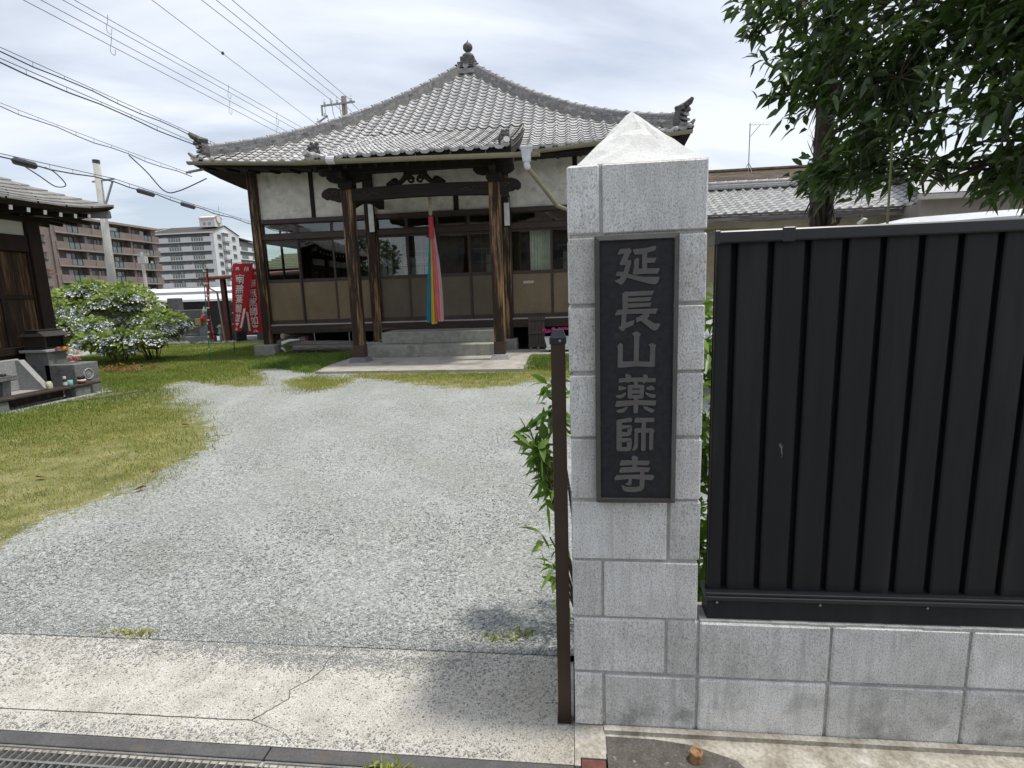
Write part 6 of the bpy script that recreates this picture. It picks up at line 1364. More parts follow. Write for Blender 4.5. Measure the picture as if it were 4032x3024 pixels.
# --- white block: long side faces the street, gable end faces +x
aw = thing('apartment_block', (-120,168,0), 'tall white apartment block with a gabled end and a rounded roof sign', 'apartment block')
WX0, WX1, WY0, WY1 = -150.0, -109.0, 160.0, 173.0; zw = [20.4-2.75*k for k in range(7)]
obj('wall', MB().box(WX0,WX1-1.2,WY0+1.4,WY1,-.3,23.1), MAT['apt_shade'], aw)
obj('gable_wall', MB().prism([(WY0,-.3),(WY0,23.1),((WY0+WY1)/2-.8,25.2),(WY1,22.9),(WY1,-.3)], WX1-1.2, WX1, 'x'), MAT['apt_white'], aw)
rf = MB(); rf.add([(WX0,WY0-.5,23.1),(WX1+.3,WY0-.5,23.1),(WX1+.3,WY0+5.7,25.5),(WX0,WY0+5.7,25.5),(WX0,WY1+.5,22.9),(WX1+.3,WY1+.5,22.9)], [(0,1,2,3),(3,2,5,4)])
obj('roof', rf, MAT['apt_roof'], aw); obj('eave_band', MB().box(WX0,WX1+.2,WY0-.7,WY0-.4,22.7,23.1), MAT['apt_white'], aw)
obj('roof_hip_band', MB().bar((-131,WY0-.6,23.2),(-126.5,WY0+5.6,25.6),.5,.25), MAT['apt_white'], aw)
for f, z in enumerate(zw):
    obj('floor_slab', MB().box(WX0,WX1-.6,WY0-.15,WY0+1.4,z-.25,z), MAT['apt_white'], aw)
    x = WX1-.6
    pat = [('w',2.9),('g',4.0),('w',3.5),('g',4.2),('w',3.6),('g',3.4),('w',4),('g',4),('w',8)]
    for kind, L_ in pat:
        if kind == 'w': obj('parapet', MB().box(x-L_,x,WY0-.12,WY0,z,z+1.32), MAT['apt_white'], aw)
        else:
            g_ = obj('balcony_glass', MB().box(x-L_,x,WY0-.06,WY0-.03,z,z+1.1), MAT['apt_green'], aw); fr = MB()
            for k in range(6): fr.box(x-L_*k/5-.09,x-L_*k/5+.09,WY0-.1,WY0,z,z+1.2)
            fr.box(x-L_,x,WY0-.1,WY0,z+1.08,z+1.2); obj('frame', fr, MAT['apt_white'], g_)
        x -= L_
    for k in range(9):
        x0 = WX1-4.2-4.1*k; w_ = obj('window', MB().box(x0-1.9,x0,WY0+1.33,WY0+1.38,z+.1,z+2.1), MAT['apt_win'], aw)
        if random.random() < .5: obj('curtain', MB().box(x0-.9,x0-.1,WY0+1.30,WY0+1.325,z+.2,z+2.0), MAT['apt_curtain'], w_)
    for y0, y1 in ((161.8,163.5),(169.2,171.0)):
        w_ = obj('gable_window', MB().box(WX1,WX1+.06,y0,y1,z+.9,z+2.0), MAT['apt_win'], aw); obj('sill', MB().box(WX1,WX1+.2,y0-.1,y1+.1,z+.75,z+.88), MAT['apt_shade'], w_)
    b_ = obj('gable_balcony', MB().box(WX1,WX1+1.0,164.0,167.4,z+.2,z+1.5), MAT['apt_white'], aw); obj('opening', MB().box(WX1,WX1+.05,164.1,167.3,z+1.5,z+2.6), MAT['apt_shade'], b_); obj('canopy', MB().box(WX1,WX1+1.0,163.9,167.5,z+2.6,z+2.75), MAT['apt_white'], b_)
# rear wing
obj('wing_wall', MB().box(WX1-8,WX1-1.3,WY1,WY1+11.4,-.3,21.6), MAT['apt_shade'], aw)
obj('wing_roof', MB().add([(WX1+.3,WY1,22.4),(WX1+.3,WY1+11.8,21.6),(WX1-8,WY1+11.8,22.6),(WX1-8,WY1,23.0),(WX1+.3,WY1,22.0),(WX1+.3,WY1+11.8,21.2)], [(0,1,2,3),(4,5,1,0)]), MAT['apt_roof'], aw)
for f in range(7):
    z = 18.4-2.75*f
    obj('wing_floor', MB().box(WX1-1.3,WX1+.05,WY1,WY1+11.2,z-.25,z), MAT['apt_white'], aw)
    for a,c,g in ((0,.8,0),(.8,4.6,1),(4.6,7,0),(7,10.6,1),(10.6,11.2,0)):
        obj('wing_parapet' if not g else 'balcony_glass', MB().box(WX1-.1,WX1,WY1+a,WY1+c,z,z+1.2), MAT['apt_green'] if g else MAT['apt_white'], aw)
# rooftop sign
sg = MB(); pr = [(-1.9,0)]+[(-1.9+.0,2.6)]+[(-1.2*math.cos(math.pi*k/8)*1.6,2.6+.9*math.sin(math.pi*k/8)) for k in range(1,8)]+[(1.9,2.6),(1.9,0)]
s_ = obj('roof_sign', MB().prism([(WY0+4.0+a,24.8+c) for a,c in pr], -114.6, -109.5, 'x'), MAT['apt_white'], aw)
obj('sign_cap', MB().prism([(WY0+4.0+1.04*-1.2*math.cos(math.pi*k/8)*1.6,27.3+1.02*.9*math.sin(math.pi*k/8)) for k in range(9)], -114.7, -109.45, 'x'), M('tan_sign_cap', (.40,.28,.20), 1, rough=.7), s_)
cb_ = MB().lathe([(1.25,0),(1.25,.1)], (0,0,0), 20).xf(Matrix.Translation((-109.45,WY0+4.0,27.1)) @ Matrix.Rotation(R(90),4,'Y')); cb_.prism([(WY0+3.0,26.4),(WY0+5.0,26.4),(WY0+4.2,24.9),(WY0+3.8,24.9)], -109.48, -109.40, 'x')
obj('clock_emblem', cb_, M('gold_emblem', (.38,.30,.18), 1, rough=.6), s_)
obj('emblem_face', MB().lathe([(1.0,0),(1.0,.06)], (0,0,0), 20).xf(Matrix.Translation((-109.34,WY0+4.0,27.1)) @ Matrix.Rotation(R(90),4,'Y')), MAT['apt_white'], s_)
MAT['sign_grey'] = M('grey_sign_lettering', (.24,.25,.26), 1, rough=.8)
for i, ch in enumerate('プレステージ'):
    V_, F_ = glyph_mesh(ch); obj('sign_letter', MB().add([(-114.0+.72*i+x*.85,WY0+2.05,26.7+y*.85) for x,y,z in V_], F_), MAT['sign_grey'], s_)
for i, ch in enumerate('園田'):
    V_, F_ = glyph_mesh(ch); obj('sign_letter', MB().add([(-113.0+1.7*i+x*1.0,WY0+2.05,25.4+y*1.0) for x,y,z in V_], F_), MAT['sign_grey'], s_)
obj('roof_mast', MB().tube([(-108.6+-1.0,WY0+5,25),(-109.6,WY0+5,31.5)], .07, 5), MAT['steel'], aw)

# ================================================================== buildings and graves just behind the yard
MAT['red_steel'] = M('rust_red_paint', [(.3,(.085,.026,.02)),(.7,(.14,.045,.034))], 5, rough=.6, fine=(40,.3))
MAT['red_roof'] = M('faded_red_sheet', (.26,.085,.07), 3, rough=.6, fine=(9,.25)); MAT['shed_black'] = M('dark_corrugated_wall', (.018,.018,.017), 5, rough=.9)
MAT['white_roof'] = M('white_metal_roof', (.72,.73,.72), 1, rough=.4); MAT['cream_tile'] = M('cream_roof_tiles', (.50,.47,.34), 2, rough=.6)
sd_ = thing('red_lean_to', (-11.5,17.5,0), 'rust red lean-to with posts and a downpipe beside the temple', 'lean-to')
for x,y in ((-12.40,17.0),(-9.4,17.0),(-9.4,20)): obj('post', MB().box(x-.075,x+.075,y-.075,y+.075,-.05,2.32), MAT['red_steel'], sd_)
obj('roof_sheet', MB().add([(-13.0,16.7,2.36),(-8.6,16.7,2.46),(-8.6,20.5,2.75),(-13.0,20.5,2.65)], [(0,1,2,3)]).add([(-13.0,16.7,2.30),(-8.6,16.7,2.40),(-8.6,16.7,2.46),(-13.0,16.7,2.36)], [(0,1,2,3)]), MAT['red_roof'], sd_)
obj('eave_gutter', MB().tube([(-13.02,16.62,2.30),(-8.6,16.62,2.36)], .06, 8), MAT['red_steel'], sd_)
obj('back_wall', MB().box(-13,-8.7,20.2,20.3,-.05,2.6), MAT['shed_black'], sd_)
obj('downpipe', MB().tube([(-12.95,16.62,2.27),(-12.95,16.62,2.12),(-12.50,16.75,1.80),(-12.45,16.8,.05)], .035, 8), M('pinkish_pipe', (.32,.22,.18), 4, rough=.5), sd_)
ct = thing('cream_roof_house', (-11,28,0), 'distant house with cream ribbed roof seen behind the temple corner', 'house')
obj('wall', MB().box(-16.0,-5,26.2,32,-.1,3.1), MAT['shed_black'], ct)
obj('roof', MB().add([(-16.5,25.5,3.05),(-4.6,25.5,3.05),(-4.6,29.5,4.15),(-16.5,29.5,4.15)], [(0,1,2,3)]), MAT['cream_tile'], ct)
for k in range(9): obj('roof_rib', MB().bar((-16.5,25.52+.44*k,3.10+.121*k),(-4.6,25.52+.44*k,3.10+.121*k),.12,.07), MAT['cream_tile'], ct)
sw_ = thing('white_roof_shed', (-31,36,0), 'long dark shed with a bright white roof behind the gravestones', 'shed')
obj('wall', MB().box(-35,-21,33,42,-.1,1.75), MAT['shed_black'], sw_)
obj('roof', MB().add([(-36,32.4,1.74),(-20,32.4,1.70),(-20,38.5,2.62),(-36,38.5,2.66)], [(0,1,2,3)]).add([(-36,32.4,1.60),(-20,32.4,1.56),(-20,32.4,1.70),(-36,32.4,1.74)], [(0,1,2,3)]), MAT['white_roof'], sw_)
obj('roof_step', MB().box(-31.5,-21,34.9,35.1,2.10,2.28), MAT['apt_shade'], sw_)
obj('front_slats', MB().box(-35,-12.5,21.0,21.1,-.05,1.45), MAT['shed_black'], sw_)
def grave(x, y, w, h, mat, label, lettering=None, base=True):
    t = thing('gravestone', (x,y,0), label, 'gravestone', 'gravestones behind the hydrangea')
    if base: obj('base', MB().cbox(x-w*.75,x+w*.75,y-.32,y+.32,-.05,.34,.02), mat, t); obj('plinth', MB().cbox(x-w*.62,x+w*.62,y-.26,y+.26,.34,.60,.015), mat, t)
    b0 = .60 if base else -.05
    obj('stone', MB().cbox(x-w/2,x+w/2,y-.16,y+.16,b0,h,.02), mat, t)
    if lettering:
        n = len(lettering)
        for i, ch in enumerate(lettering):
            V_, F_ = glyph_mesh(ch); s = .16; obj('inscription', MB().add([(x+w*.30+px*s,y-.162,h-.15-(i+.5)*s*1.15+(py-.37)*s) for px,py,_ in V_], F_), MAT['shed_black'], t)
obj('graveyard_kerb', MB().cbox(-16.5,-12.9,16.85,17.0,-.05,.26,.015), MAT['stone'], kind='structure')
MAT['grave_stone'] = M('dark_weathered_granite', [(.3,(.075,.076,.072)),(.7,(.14,.14,.132))], 12, 5, rough=.9, fine=(60,.3))
grave(-14.2,17.5,1.0,1.22,MAT['grave_stone'],'wide grey gravestone slab showing right of the hydrangea')
grave(-12.80,17.9,.42,1.50,MAT['grave_stone'],'tall narrow inscribed gravestone behind the edge on banner','先祖代々之墓')
grave(-15.1,18.3,.5,1.15,MAT['grave_stone'],'low grey gravestone mostly hidden by the hydrangea')
grave(-11.6,18.3,.45,.95,MAT['grave_stone'],'small dark gravestone under the red lean-to roof')
grave(-11.0,17.4,.35,.70,MAT['grave_stone'],'short grey stone post between the red post and the banners', None, False)
grave(-16.9,20.3,.5,1.7,MAT['grave_stone'],'weathered gravestone with a flat cap showing over the hydrangea top')
sl = thing('stone_lantern', (-8.9,15.2,0), 'stone lantern with a round dark window beside the temple corner', 'stone lantern')
b = MB(); b.lathe([(.20,0),(.20,.12),(.11,.16),(.10,.62),(.20,.70),(.22,.78)], (-8.95,15.2,0), 12); obj('shaft', b, MAT['stone'], sl)
obj('fire_box', MB().cbox(-9.12,-8.78,15.03,15.37,.78,1.10,.02), MAT['stone_pale'], sl); obj('window', MB().lathe([(.10,0),(.10,.01)], (0,0,0), 14).xf(Matrix.Translation((-8.95,15.028,.94)) @ Matrix.Rotation(R(90),4,'X')), MAT['ember'], sl)
obj('cap', MB().lathe([(.32,1.10),(.30,1.16),(.12,1.30),(.06,1.34),(.08,1.42),(.01,1.50)], (-8.95,15.2,0), 12), MAT['stone'], sl)
jz = thing('jizo_statue', (-13.45,17.25,.6), 'small stone Buddhist statue with a red bib and halo top among the gravestones', 'statue')
obj('pedestal', MB().cbox(-13.62,-13.28,17.1,17.45,-.05,.66,.02), MAT['stone'], jz)
obj('body', MB().lathe([(.12,.66),(.14,.75),(.13,.92),(.09,1.02),(.045,1.06),(.07,1.09),(.078,1.15),(.06,1.22),(.03,1.25),(.02,1.30),(.001,1.33)], (-13.45,17.27,0), 12), MAT['stone_pale'], jz, smooth=True)
obj('red_bib', MB().lathe([(.151,.76),(.143,.92),(.10,1.02)], (-13.45,17.26,0), 12), M('red_bib_cloth', (.50,.06,.07), 6, rough=.9), jz)
obj('lantern_box', MB().cbox(-13.66,-13.44,16.98,17.10,.66,.90,.008), M('brass_box', (.30,.22,.08), 20, rough=.6), jz)
obj('votive_lantern', MB().lathe([(.06,-.15),(.06,.20),(.11,.21),(.11,.26),(.07,.27),(.07,.42),(.13,.45),(.02,.56)], (-12.92,17.3,.1), 10), MAT['stone_pale'], org=(-12.92,17.3,0), label='small pale votive lantern in front of the tall gravestone', cat='stone lantern')
rs_ = MB()
for k in range(26): rs_.sphere((-14.6+.105*k+random.uniform(-.04,.04),16.6+random.uniform(-.12,.12),.02), random.uniform(.06,.12), 7, 5, (random.uniform(.9,1.5),1,random.uniform(.6,1)))
obj('rough_stones', rs_, MAT['stone'], kind='stuff')
st_ = MB()
for i in range(40): st_.sphere((-7.1+1.9*random.random(),11.75+.5*random.random(),.02), random.uniform(.02,.05), 6, 4, (1.3,1,.7))
obj('rubble', st_, MAT['stone_pale'], kind='stuff')

# ================================================================== utility poles and wires
MAT['pole_conc'] = M('concrete_pole', [(.3,(.40,.39,.36)),(.7,(.50,.49,.46))], 4, rough=.9, fine=(20,.2)); MAT['wire'] = M('black_wire', (.045,.047,.055), 5, rough=.6); MAT['wire_far'] = M('grey_wire', (.10,.105,.12), 5, rough=.6)
p1_ = thing('utility_pole', (-21.3,22,0), 'pale concrete utility pole with a slanting brace beside the shrine roof', 'utility pole')
obj('pole', MB().tube([(-21.25,22,-.3),(-21.12,22,7.86)], [.19,.14], 12), MAT['pole_conc'], p1_, smooth=True)
obj('cap', MB().tube([(-21.12,22,7.80),(-21.12,22,7.95)], .15, 12), MAT['cap_plastic'], p1_)
obj('arm', MB().bar((-21.45,22,7.03),(-20.35,22,7.10),.07,.07), MAT['steel'], p1_); obj('brace', MB().bar((-20.45,22,7.02),(-21.0,22,5.95),.06,.06), MAT['steel'], p1_)
obj('band', MB().tube([(-21.16,22,5.85),(-21.16,22,5.95)], .19, 12), MAT['steel'], p1_)
p2_ = thing('utility_pole', (-14.54,35,0), 'utility pole with crossarms and insulators standing behind the temple roof', 'utility pole')
PXX, PYY = -14.5, 35.0
obj('pole', MB().tube([(PXX,PYY,-.3),(PXX,PYY,14.4)], [.25,.17], 10), M('weathered_dark_pole', (.16,.145,.13), 4, rough=.9), p2_, smooth=True)
obj('arm', MB().bar((-16.0,PYY-.2,13.86),(-13.7,PYY-.2,13.98),.10,.10), MAT['steel'], p2_)
for k in range(3): obj('jumper', MB().tube(smooth_path([(-15.75+.5*k,PYY-.2,13.9),(-15.6+.5*k,PYY-.3,13.1),(-15.0+.4*k,PYY-.3,12.7),(-14.4+.3*k,PYY-.2,13.2)]), .018, 4), MAT['wire_far'], p2_)
obj('drop_bracket', MB().bar((-15.95,PYY-.2,13.9),(-15.95,PYY-.2,13.25),.09,.09).bar((-15.6,PYY-.2,13.25),(-16.5,PYY-.2,12.75),.09,.09), MAT['steel'], p2_)
for x,z in ((-15.75,13.95),(-15.3,13.98),(-14.9,14.0),(-13.95,14.05),(-16.3,12.8),(-15.8,13.1)): obj('insulator', MB().lathe([(.05,0),(.09,.05),(.05,.1),(.09,.15),(.04,.22),(.04,.32)], (x,PYY-.2,z), 8), MAT['gutter_white'], p2_)
p3_ = thing('utility_pole', (-40,45,0), 'thin distant utility pole with fittings in front of the white apartment block', 'utility pole')
obj('pole', MB().tube([(-38.6,45,-.3),(-38.6,45,6.2)], [.16,.12], 8), MAT['pole_conc'], p3_)
obj('fittings', MB().box(-38.9,-38.2,44.8,45.2,5.2,5.8).bar((-39.2,45,6.0),(-37.9,45,6.0),.1,.1).bar((-38.5,45,2.6),(-40.5,45,1.2),.18,.18), MAT['pole_conc'], p3_)
p4_ = thing('utility_pole', (-60,75,0), 'far thin pole with rusty fittings in front of the brown apartment block', 'utility pole')
obj('pole', MB().tube([(-59.0,55,-.3),(-59.0,55,8.1)], [.16,.12], 8), MAT['white_paint'], p4_)
obj('fittings', MB().box(-60.2,-57.6,54.9,55.1,5.2,5.35).box(-60.0,-57.8,54.9,55.1,5.6,5.72), M('rusty_fittings', (.28,.12,.06), 3, rough=.9), p4_)
def wire(label, a, c, sag, r, mat=None, hang=None, name='overhead_wire', n=24):
    a = Vector(a); c = Vector(c); P_ = []
    for i in range(n+1):
        t = i/n; p = a.lerp(c,t); p.z -= sag*4*t*(1-t); P_.append(p)
    root = thing(name, tuple(P_[0]), label, 'wire', 'overhead wires')
    obj('line', MB().tube(P_, r*.75, 5, False), mat or MAT['wire_far'], root)
    if hang:
        dz, k = hang; hb = [p-Vector((0,0,dz*(1+.35*math.sin(i*1.7)))) for i,p in enumerate(P_)]
        obj('cable', MB().tube(hb, r*1.2, 6, False), MAT['wire'], root)
        for i in range(1,n,1): obj('hanger', MB().tube([P_[i],hb[i]], r*.45, 4), MAT['wire'], root)
    return root, P_
for i, (x0, x1, z, nm) in enumerate(((-16.45,-16.2,11.0,'lowest'),(-16.47,-16.12,11.3,'second lowest'),(-16.5,-16.1,11.7,'second highest'),(-16.65,-16.1,12.0,'highest'))):
    r_, P_ = wire('thin overhead wire, %s of the four parallel ones at upper left' % nm, (x0-(x1-x0)*2.6,-25,z), (x1+(x1-x0)*1.8,60,z), .25, .016)
    if i % 2 == 0:
        for y in (18.2,25.0,29.2):
            f = (y+25)/85; c_ = Vector(P_[0]).lerp(Vector(P_[-1]), f)-Vector((0,0,1.0*f*(1-f)))
            obj('loop', MB().tube(smooth_path([c_+Vector((.05,0,.34)),c_+Vector((0,.0,.10)),c_+Vector((0,-.08,-.10)),c_+Vector((0,-.06,-.26)),c_+Vector((0,.10,-.26)),c_+Vector((0,.16,-.05))]), .010, 4), MAT['wire_far'], r_)
r_, P_ = wire('single thin overhead wire with a small clamp, apart from the other wires', (-12.2,-25,12.5), (-17.4,60,12.5), .2, .016)
obj('clamp', MB().sphere((-15.25,23.2,12.4), .07, 8, 6), MAT['wire'], r_)
for x0, x1, z, nm in ((-15.35,-15.15,13.97,'left'),(-14.9,-14.6,14.02,'middle'),(-14.15,-14.06,14.07,'right')):
    wire('overhead wire ending at the pole behind the roof, %s one of three' % nm, (x0,-25,z), (x1,PYY-.2,z+.1), .1, .020)
    wire('overhead wire running on behind the roof from the far pole, %s one of three' % nm, (x1,PYY-.2,z+.0), (x1,75,z-1), .3, .020)
wire('upper of two cable bundles with hangers reaching the temple roof at left', (-12.75,-25,8.25), (-16.0,45,8.2), .12, .014, hang=(.10,0), n=70)
wire('lower thicker cable bundle with hangers reaching the temple roof at left', (-12.1,-25,7.85), (-16.1,45,7.8), .12, .016, hang=(.11,0), n=56)
r_, P_ = wire('service cable sagging to the left corner of the temple eave', (-14.1,7.0,6.95), (-8.95,11.12,4.50), .10, .008, hang=(.07,0), n=22)
obj('slack_loop', MB().tube(smooth_path([P_[18]-Vector((0,0,.08)),P_[19]-Vector((0,0,.32)),P_[20]-Vector((0,0,.62)),P_[21]-Vector((0,0,.50)),Vector((-8.7,11.3,4.42))]), .014, 6), MAT['wire'], r_)
obj('strain_insulator', MB().tube([(-9.05,11.05,4.52),(-8.72,11.25,4.62)], .03, 6), MAT['steel'], r_)
r_, P_ = wire('thick cable bundle with black splice boxes passing the pale concrete pole, near span', (-22.5,-25,7.6), (-20.40,22,7.12), .25, .022, hang=(.15,0), n=48)
for y in (18.6,):
    obj('splice_box', MB().tube([(-20.85,17.85,7.0),(-20.85,17.95,7.0),(-20.83,18.7,6.98),(-20.83,18.8,6.98)], [.05,.14,.14,.05], 8), MAT['wire'], r_)
    obj('slack_loop', MB().tube(smooth_path([(-20.6,18.9,6.95),(-20.6,19.3,6.85),(-20.62,19.75,6.45),(-20.65,19.3,6.30),(-20.7,18.7,6.6),(-20.75,18.1,6.9)]), .022, 6), MAT['wire'], r_)
r_, P_ = wire('thick cable bundle with black splice boxes passing the pale concrete pole, far span', (-20.40,22,7.12), (-22.6,60,7.0), .45, .022, hang=(.13,0), n=40)
for y in (24.0,27.2):
    f = (y-22)/38; c_ = Vector((-20.4-2.2*f,y,7.1-1.8*f*(1-f)-.1)); obj('splice_box', MB().tube([(c_.x,y-.55,c_.z),(c_.x,y-.45,c_.z-.04),(c_.x,y+.45,c_.z-.08),(c_.x,y+.55,c_.z-.06)], [.04,.12,.12,.04], 8), MAT['wire'], r_)

# ================================================================== hydrangea bushes
MAT['leaf_hyd'] = leaf_mat('hydrangea_leaves', [(.3,(.13,.195,.05)),(.5,(.26,.325,.10)),(.75,(.40,.45,.17))], 1.4, .5, .4, .35, .25)
MAT['hyd_blue'] = M('pale_blue_florets', [(.3,(.26,.33,.43)),(.6,(.46,.53,.62)),(.8,(.68,.72,.76))], 2.4, 4, rough=.8, island=.35)
MAT['hyd_white'] = M('white_florets', (.80,.81,.82), 4, rough=.8, island=.12)
def hydrangea(base, blobs, label, seed):
    root = thing('hydrangea_bush', base, label, 'hydrangea', 'hydrangea bushes'); q = np.random.default_rng(seed)
    C_=[]; D_=[]; FC=[]; FD=[]
    for c, r, n in blobs:
        d = q.normal(size=(n,3)); d /= np.linalg.norm(d,axis=1,keepdims=True); d[:,2] = np.abs(d[:,2])*1.0-.25*(q.random(n)<.35)
        rad = q.uniform(.62,1.04,size=(n,1)); p = np.array(c)+d*rad*np.array(r); p[:,2] = np.maximum(p[:,2],.08)
        out = d*.8+q.normal(size=(n,3))*.5+np.array([0,0,.25]); C_.append(p); D_.append(out)
        m_ = n//9; dd = q.normal(size=(m_,3)); dd /= np.linalg.norm(dd,axis=1,keepdims=True); dd[:,2] = np.abs(dd[:,2])*.9-.12
        FC.append(np.array(c)+dd*np.array(r)*1.05); FD.append(dd)
    C_ = np.vstack(C_); D_ = np.vstack(D_); V, F = leaves(C_, D_, .15, .095, .15, .3, seed); npmesh('foliage', V, F, MAT['leaf_hyd'], root, kind='stuff', smooth=True)
    inner = MB()
    for c, r, n in blobs: inner.sphere(c, 1, 12, 8, tuple(k*.62 for k in r))
    obj('inner_shade', inner, MAT['leaf_hyd'], root, kind='stuff')
    FC = np.vstack(FC); FD = np.vstack(FD); keep = FC[:,2] > .15; FC = FC[keep]; FD = FD[keep]
    def florets(cnt, r0, r1, size):
        n = len(FC)*cnt; ax = np.repeat(FD*.5+np.array([0,-.1,.75]),cnt,0); ax /= np.linalg.norm(ax,axis=1,keepdims=True); ce = np.repeat(FC,cnt,0)
        t = np.cross(ax,[.3,.9,.1]); t /= np.linalg.norm(t,axis=1,keepdims=True); u = np.cross(ax,t); a = q.uniform(0,6.28,n)[:,None]; rr = np.sqrt(q.uniform(r0**2,r1**2,n))[:,None]
        p = ce+(t*np.cos(a)+u*np.sin(a))*rr+ax*(.03-rr*rr*1.2+q.normal(size=(n,1))*.008); s = size*q.uniform(.7,1.2,(n,1))
        nn = ax+.5*q.normal(size=(n,3)); nn /= np.linalg.norm(nn,axis=1,keepdims=True); t = np.cross(nn,[.2,.1,.95]); t /= np.linalg.norm(t,axis=1,keepdims=True); u = np.cross(nn,t)
        V = np.stack([p-t*s,p-u*s,p+t*s,p+u*s],1).reshape(-1,3); return V, np.arange(4*n).reshape(-1,4)
    V, F = florets(36, 0, .095, .014); npmesh('flower_heads', V, F, MAT['hyd_blue'], root, kind='stuff')
    V, F = florets(13, .08, .14, .026); npmesh('white_florets', V, F, MAT['hyd_white'], root, kind='stuff')
    st = MB()
    for k in range(14):
        a = random.uniform(0,6.28); st.tube([(base[0]+.15*math.cos(a),base[1]+.15*math.sin(a),0),(base[0]+.5*math.cos(a),base[1]+.4*math.sin(a),.7)], [.012,.008], 5)
    obj('stems', st, MAT['bark'], root, kind='stuff')
def lumps(x0, x1, y0, y1, top, n, seed, r0=.36, r1=.58):
    q = np.random.default_rng(seed); out = []
    for k in range(n):
        x = x0+(x1-x0)*(k+.5*q.random())/n; y = q.uniform(y0,y1); r = q.uniform(r0,r1); zt = top(x)*q.uniform(.62,1.02); z = max(zt-r*.9, r*.55)
        out.append(((x,y,z),(r*q.uniform(1,1.3),r,r*q.uniform(.8,1)),int(2600*r*r+260)))
    return out
core1 = [((-12.6,11.7,1.1),(1.0,.75,.95),2100),((-11.8,11.8,1.05),(.75,.7,1.0),1500)]
hydrangea((-12.0,11.6,0), core1+lumps(-13.9,-11.4,10.9,12.2,lambda x: 2.42,13,31)+lumps(-12.9,-11.5,10.4,10.9,lambda x: 1.2,6,32,.3,.45), 'taller yellow green hydrangea bush with pale blue flower heads beside the shrine hall', 21)
hydrangea((-11.0,11.6,0), [((-11.0,11.7,.7),(.6,.6,.7),1100)]+lumps(-11.5,-10.45,10.9,12.0,lambda x: 2.0-1.1*max(0,x+11.3),10,33,.3,.5)+lumps(-11.9,-10.7,10.3,10.8,lambda x: .85,7,34,.25,.38), 'lower hydrangea bush on the right thick with white and blue florets', 22)

# ================================================================== grass, weeds, loose stones, fallen leaves
def grass_mat(name, cols):
    return leaf_mat(name, cols, .9, .6, .25, .35, .3, (1.2,1.3,.6))
MAT['grass'] = grass_mat('lawn_grass', [(.3,(.17,.22,.045)),(.5,(.28,.30,.07)),(.68,(.38,.365,.11)),(.8,(.46,.43,.19))])
MAT['grass_lush'] = grass_mat('lush_grass', [(.3,(.105,.165,.035)),(.6,(.185,.26,.055)),(.8,(.27,.33,.075))])
def blades(name, poly, dens, h, w, mat, seed, edge=.45, thin=None, hfun=None, lbl=None):
    q = np.random.default_rng(seed); P_ = np.array(poly); lo = P_.min(0)-.4; hi = P_.max(0)+.4; n = int(np.prod(hi-lo)*dens)
    X = q.uniform(lo,hi,(n,2)); 
    jx = X+np.stack([vnoise(X[:,0],X[:,1],2.3,seed+1),vnoise(X[:,0],X[:,1],2.3,seed+2)],1)*edge*.5+q.normal(size=X.shape)*edge*.22
    m_ = pip(jx, poly)
    if thin is not None: m_ &= q.random(n) < thin(X)
    X = X[m_]; n = len(X); hh = h*q.uniform(.5,1.3,n)
    if hfun is not None: hh = hh*hfun(X)
    a = q.uniform(0,6.28,n); le = q.uniform(.15,.9,n)*hh; b_ = q.uniform(0,6.28,n); z = ground_z(X[:,0],X[:,1])-.003
    base = np.stack([X[:,0],X[:,1],z],1); s = np.stack([np.cos(a),np.sin(a),0*a],1)*w*.5*q.uniform(.7,1.3,n)[:,None]; d = np.stack([np.cos(b_),np.sin(b_),0*a],1)
    mid = base+d*(le*.35)[:,None]+np.array([0,0,1])*(hh*.6)[:,None]; tip = base+d*le[:,None]+np.array([0,0,1])*hh[:,None]
    V = np.stack([base-s,base+s,mid+s*.7,mid-s*.7,tip],1).reshape(-1,3); o = (np.arange(n)*5)[:,None]
    F = np.concatenate([o+np.array([0,1,2]),o+np.array([0,2,3]),o+np.array([3,2,4])],0)
    return npmesh(name, V, F, mat, kind='stuff', label=lbl, cat='grass' if lbl else None)
def dist_keep(X): return np.clip(9/(1.5+np.hypot(X[:,0],X[:,1]+1.6)),.35,1)
def bare(X):
    v = vnoise(X[:,0]*1.0,X[:,1],1.7,40)+.5*vnoise(X[:,0],X[:,1],6,41); k = np.clip((-3.3-X[:,0])*.55,.25,1)
    return np.clip(.62+.75*v,.10,1)*np.clip(k+(X[:,1]-5)*.3,.45,1)*np.clip(10/(1.5+np.hypot(X[:,0],X[:,1]+1.6)),.4,1)
blades('grass', LAWN, 8000, .026, .0045, MAT['grass'], 1, .85, bare, lbl='short yellow green lawn at the left of the gravel yard')
lush = lambda X: np.clip(1.0-.9*np.clip((X[:,0]+7.1)*1.1,0,1)-.4*np.clip(3.3-X[:,1],0,1),0,1)*np.clip(.65+.5*vnoise(X[:,0],X[:,1],1.6,77),0,1)*np.clip(10/(1.5+np.hypot(X[:,0],X[:,1]+1.6)),.35,1)
blades('tall_grass', LAWN, 2400, .055, .008, MAT['grass_lush'], 2, .4, lush, lbl='longer lush grass along the shrine and under the banners')
blades('grass_island', ISLE, 3500, .035, .006, MAT['grass'], 3, .7, lbl='small patch of short grass in the gravel before the porch')
blades('grass_strip', STRIP, 3500, .035, .006, MAT['grass'], 4, .75, lambda X: np.clip(.7+.6*vnoise(X[:,0],X[:,1],2.4,60)+(X[:,1]-7.4)*.8,.08,1), lbl='strip of short grass along the porch concrete')
blades('grass_clump', PATCH, 2200, .11, .010, MAT['grass_lush'], 5, .3, lbl='clump of long grass left of the porch concrete')
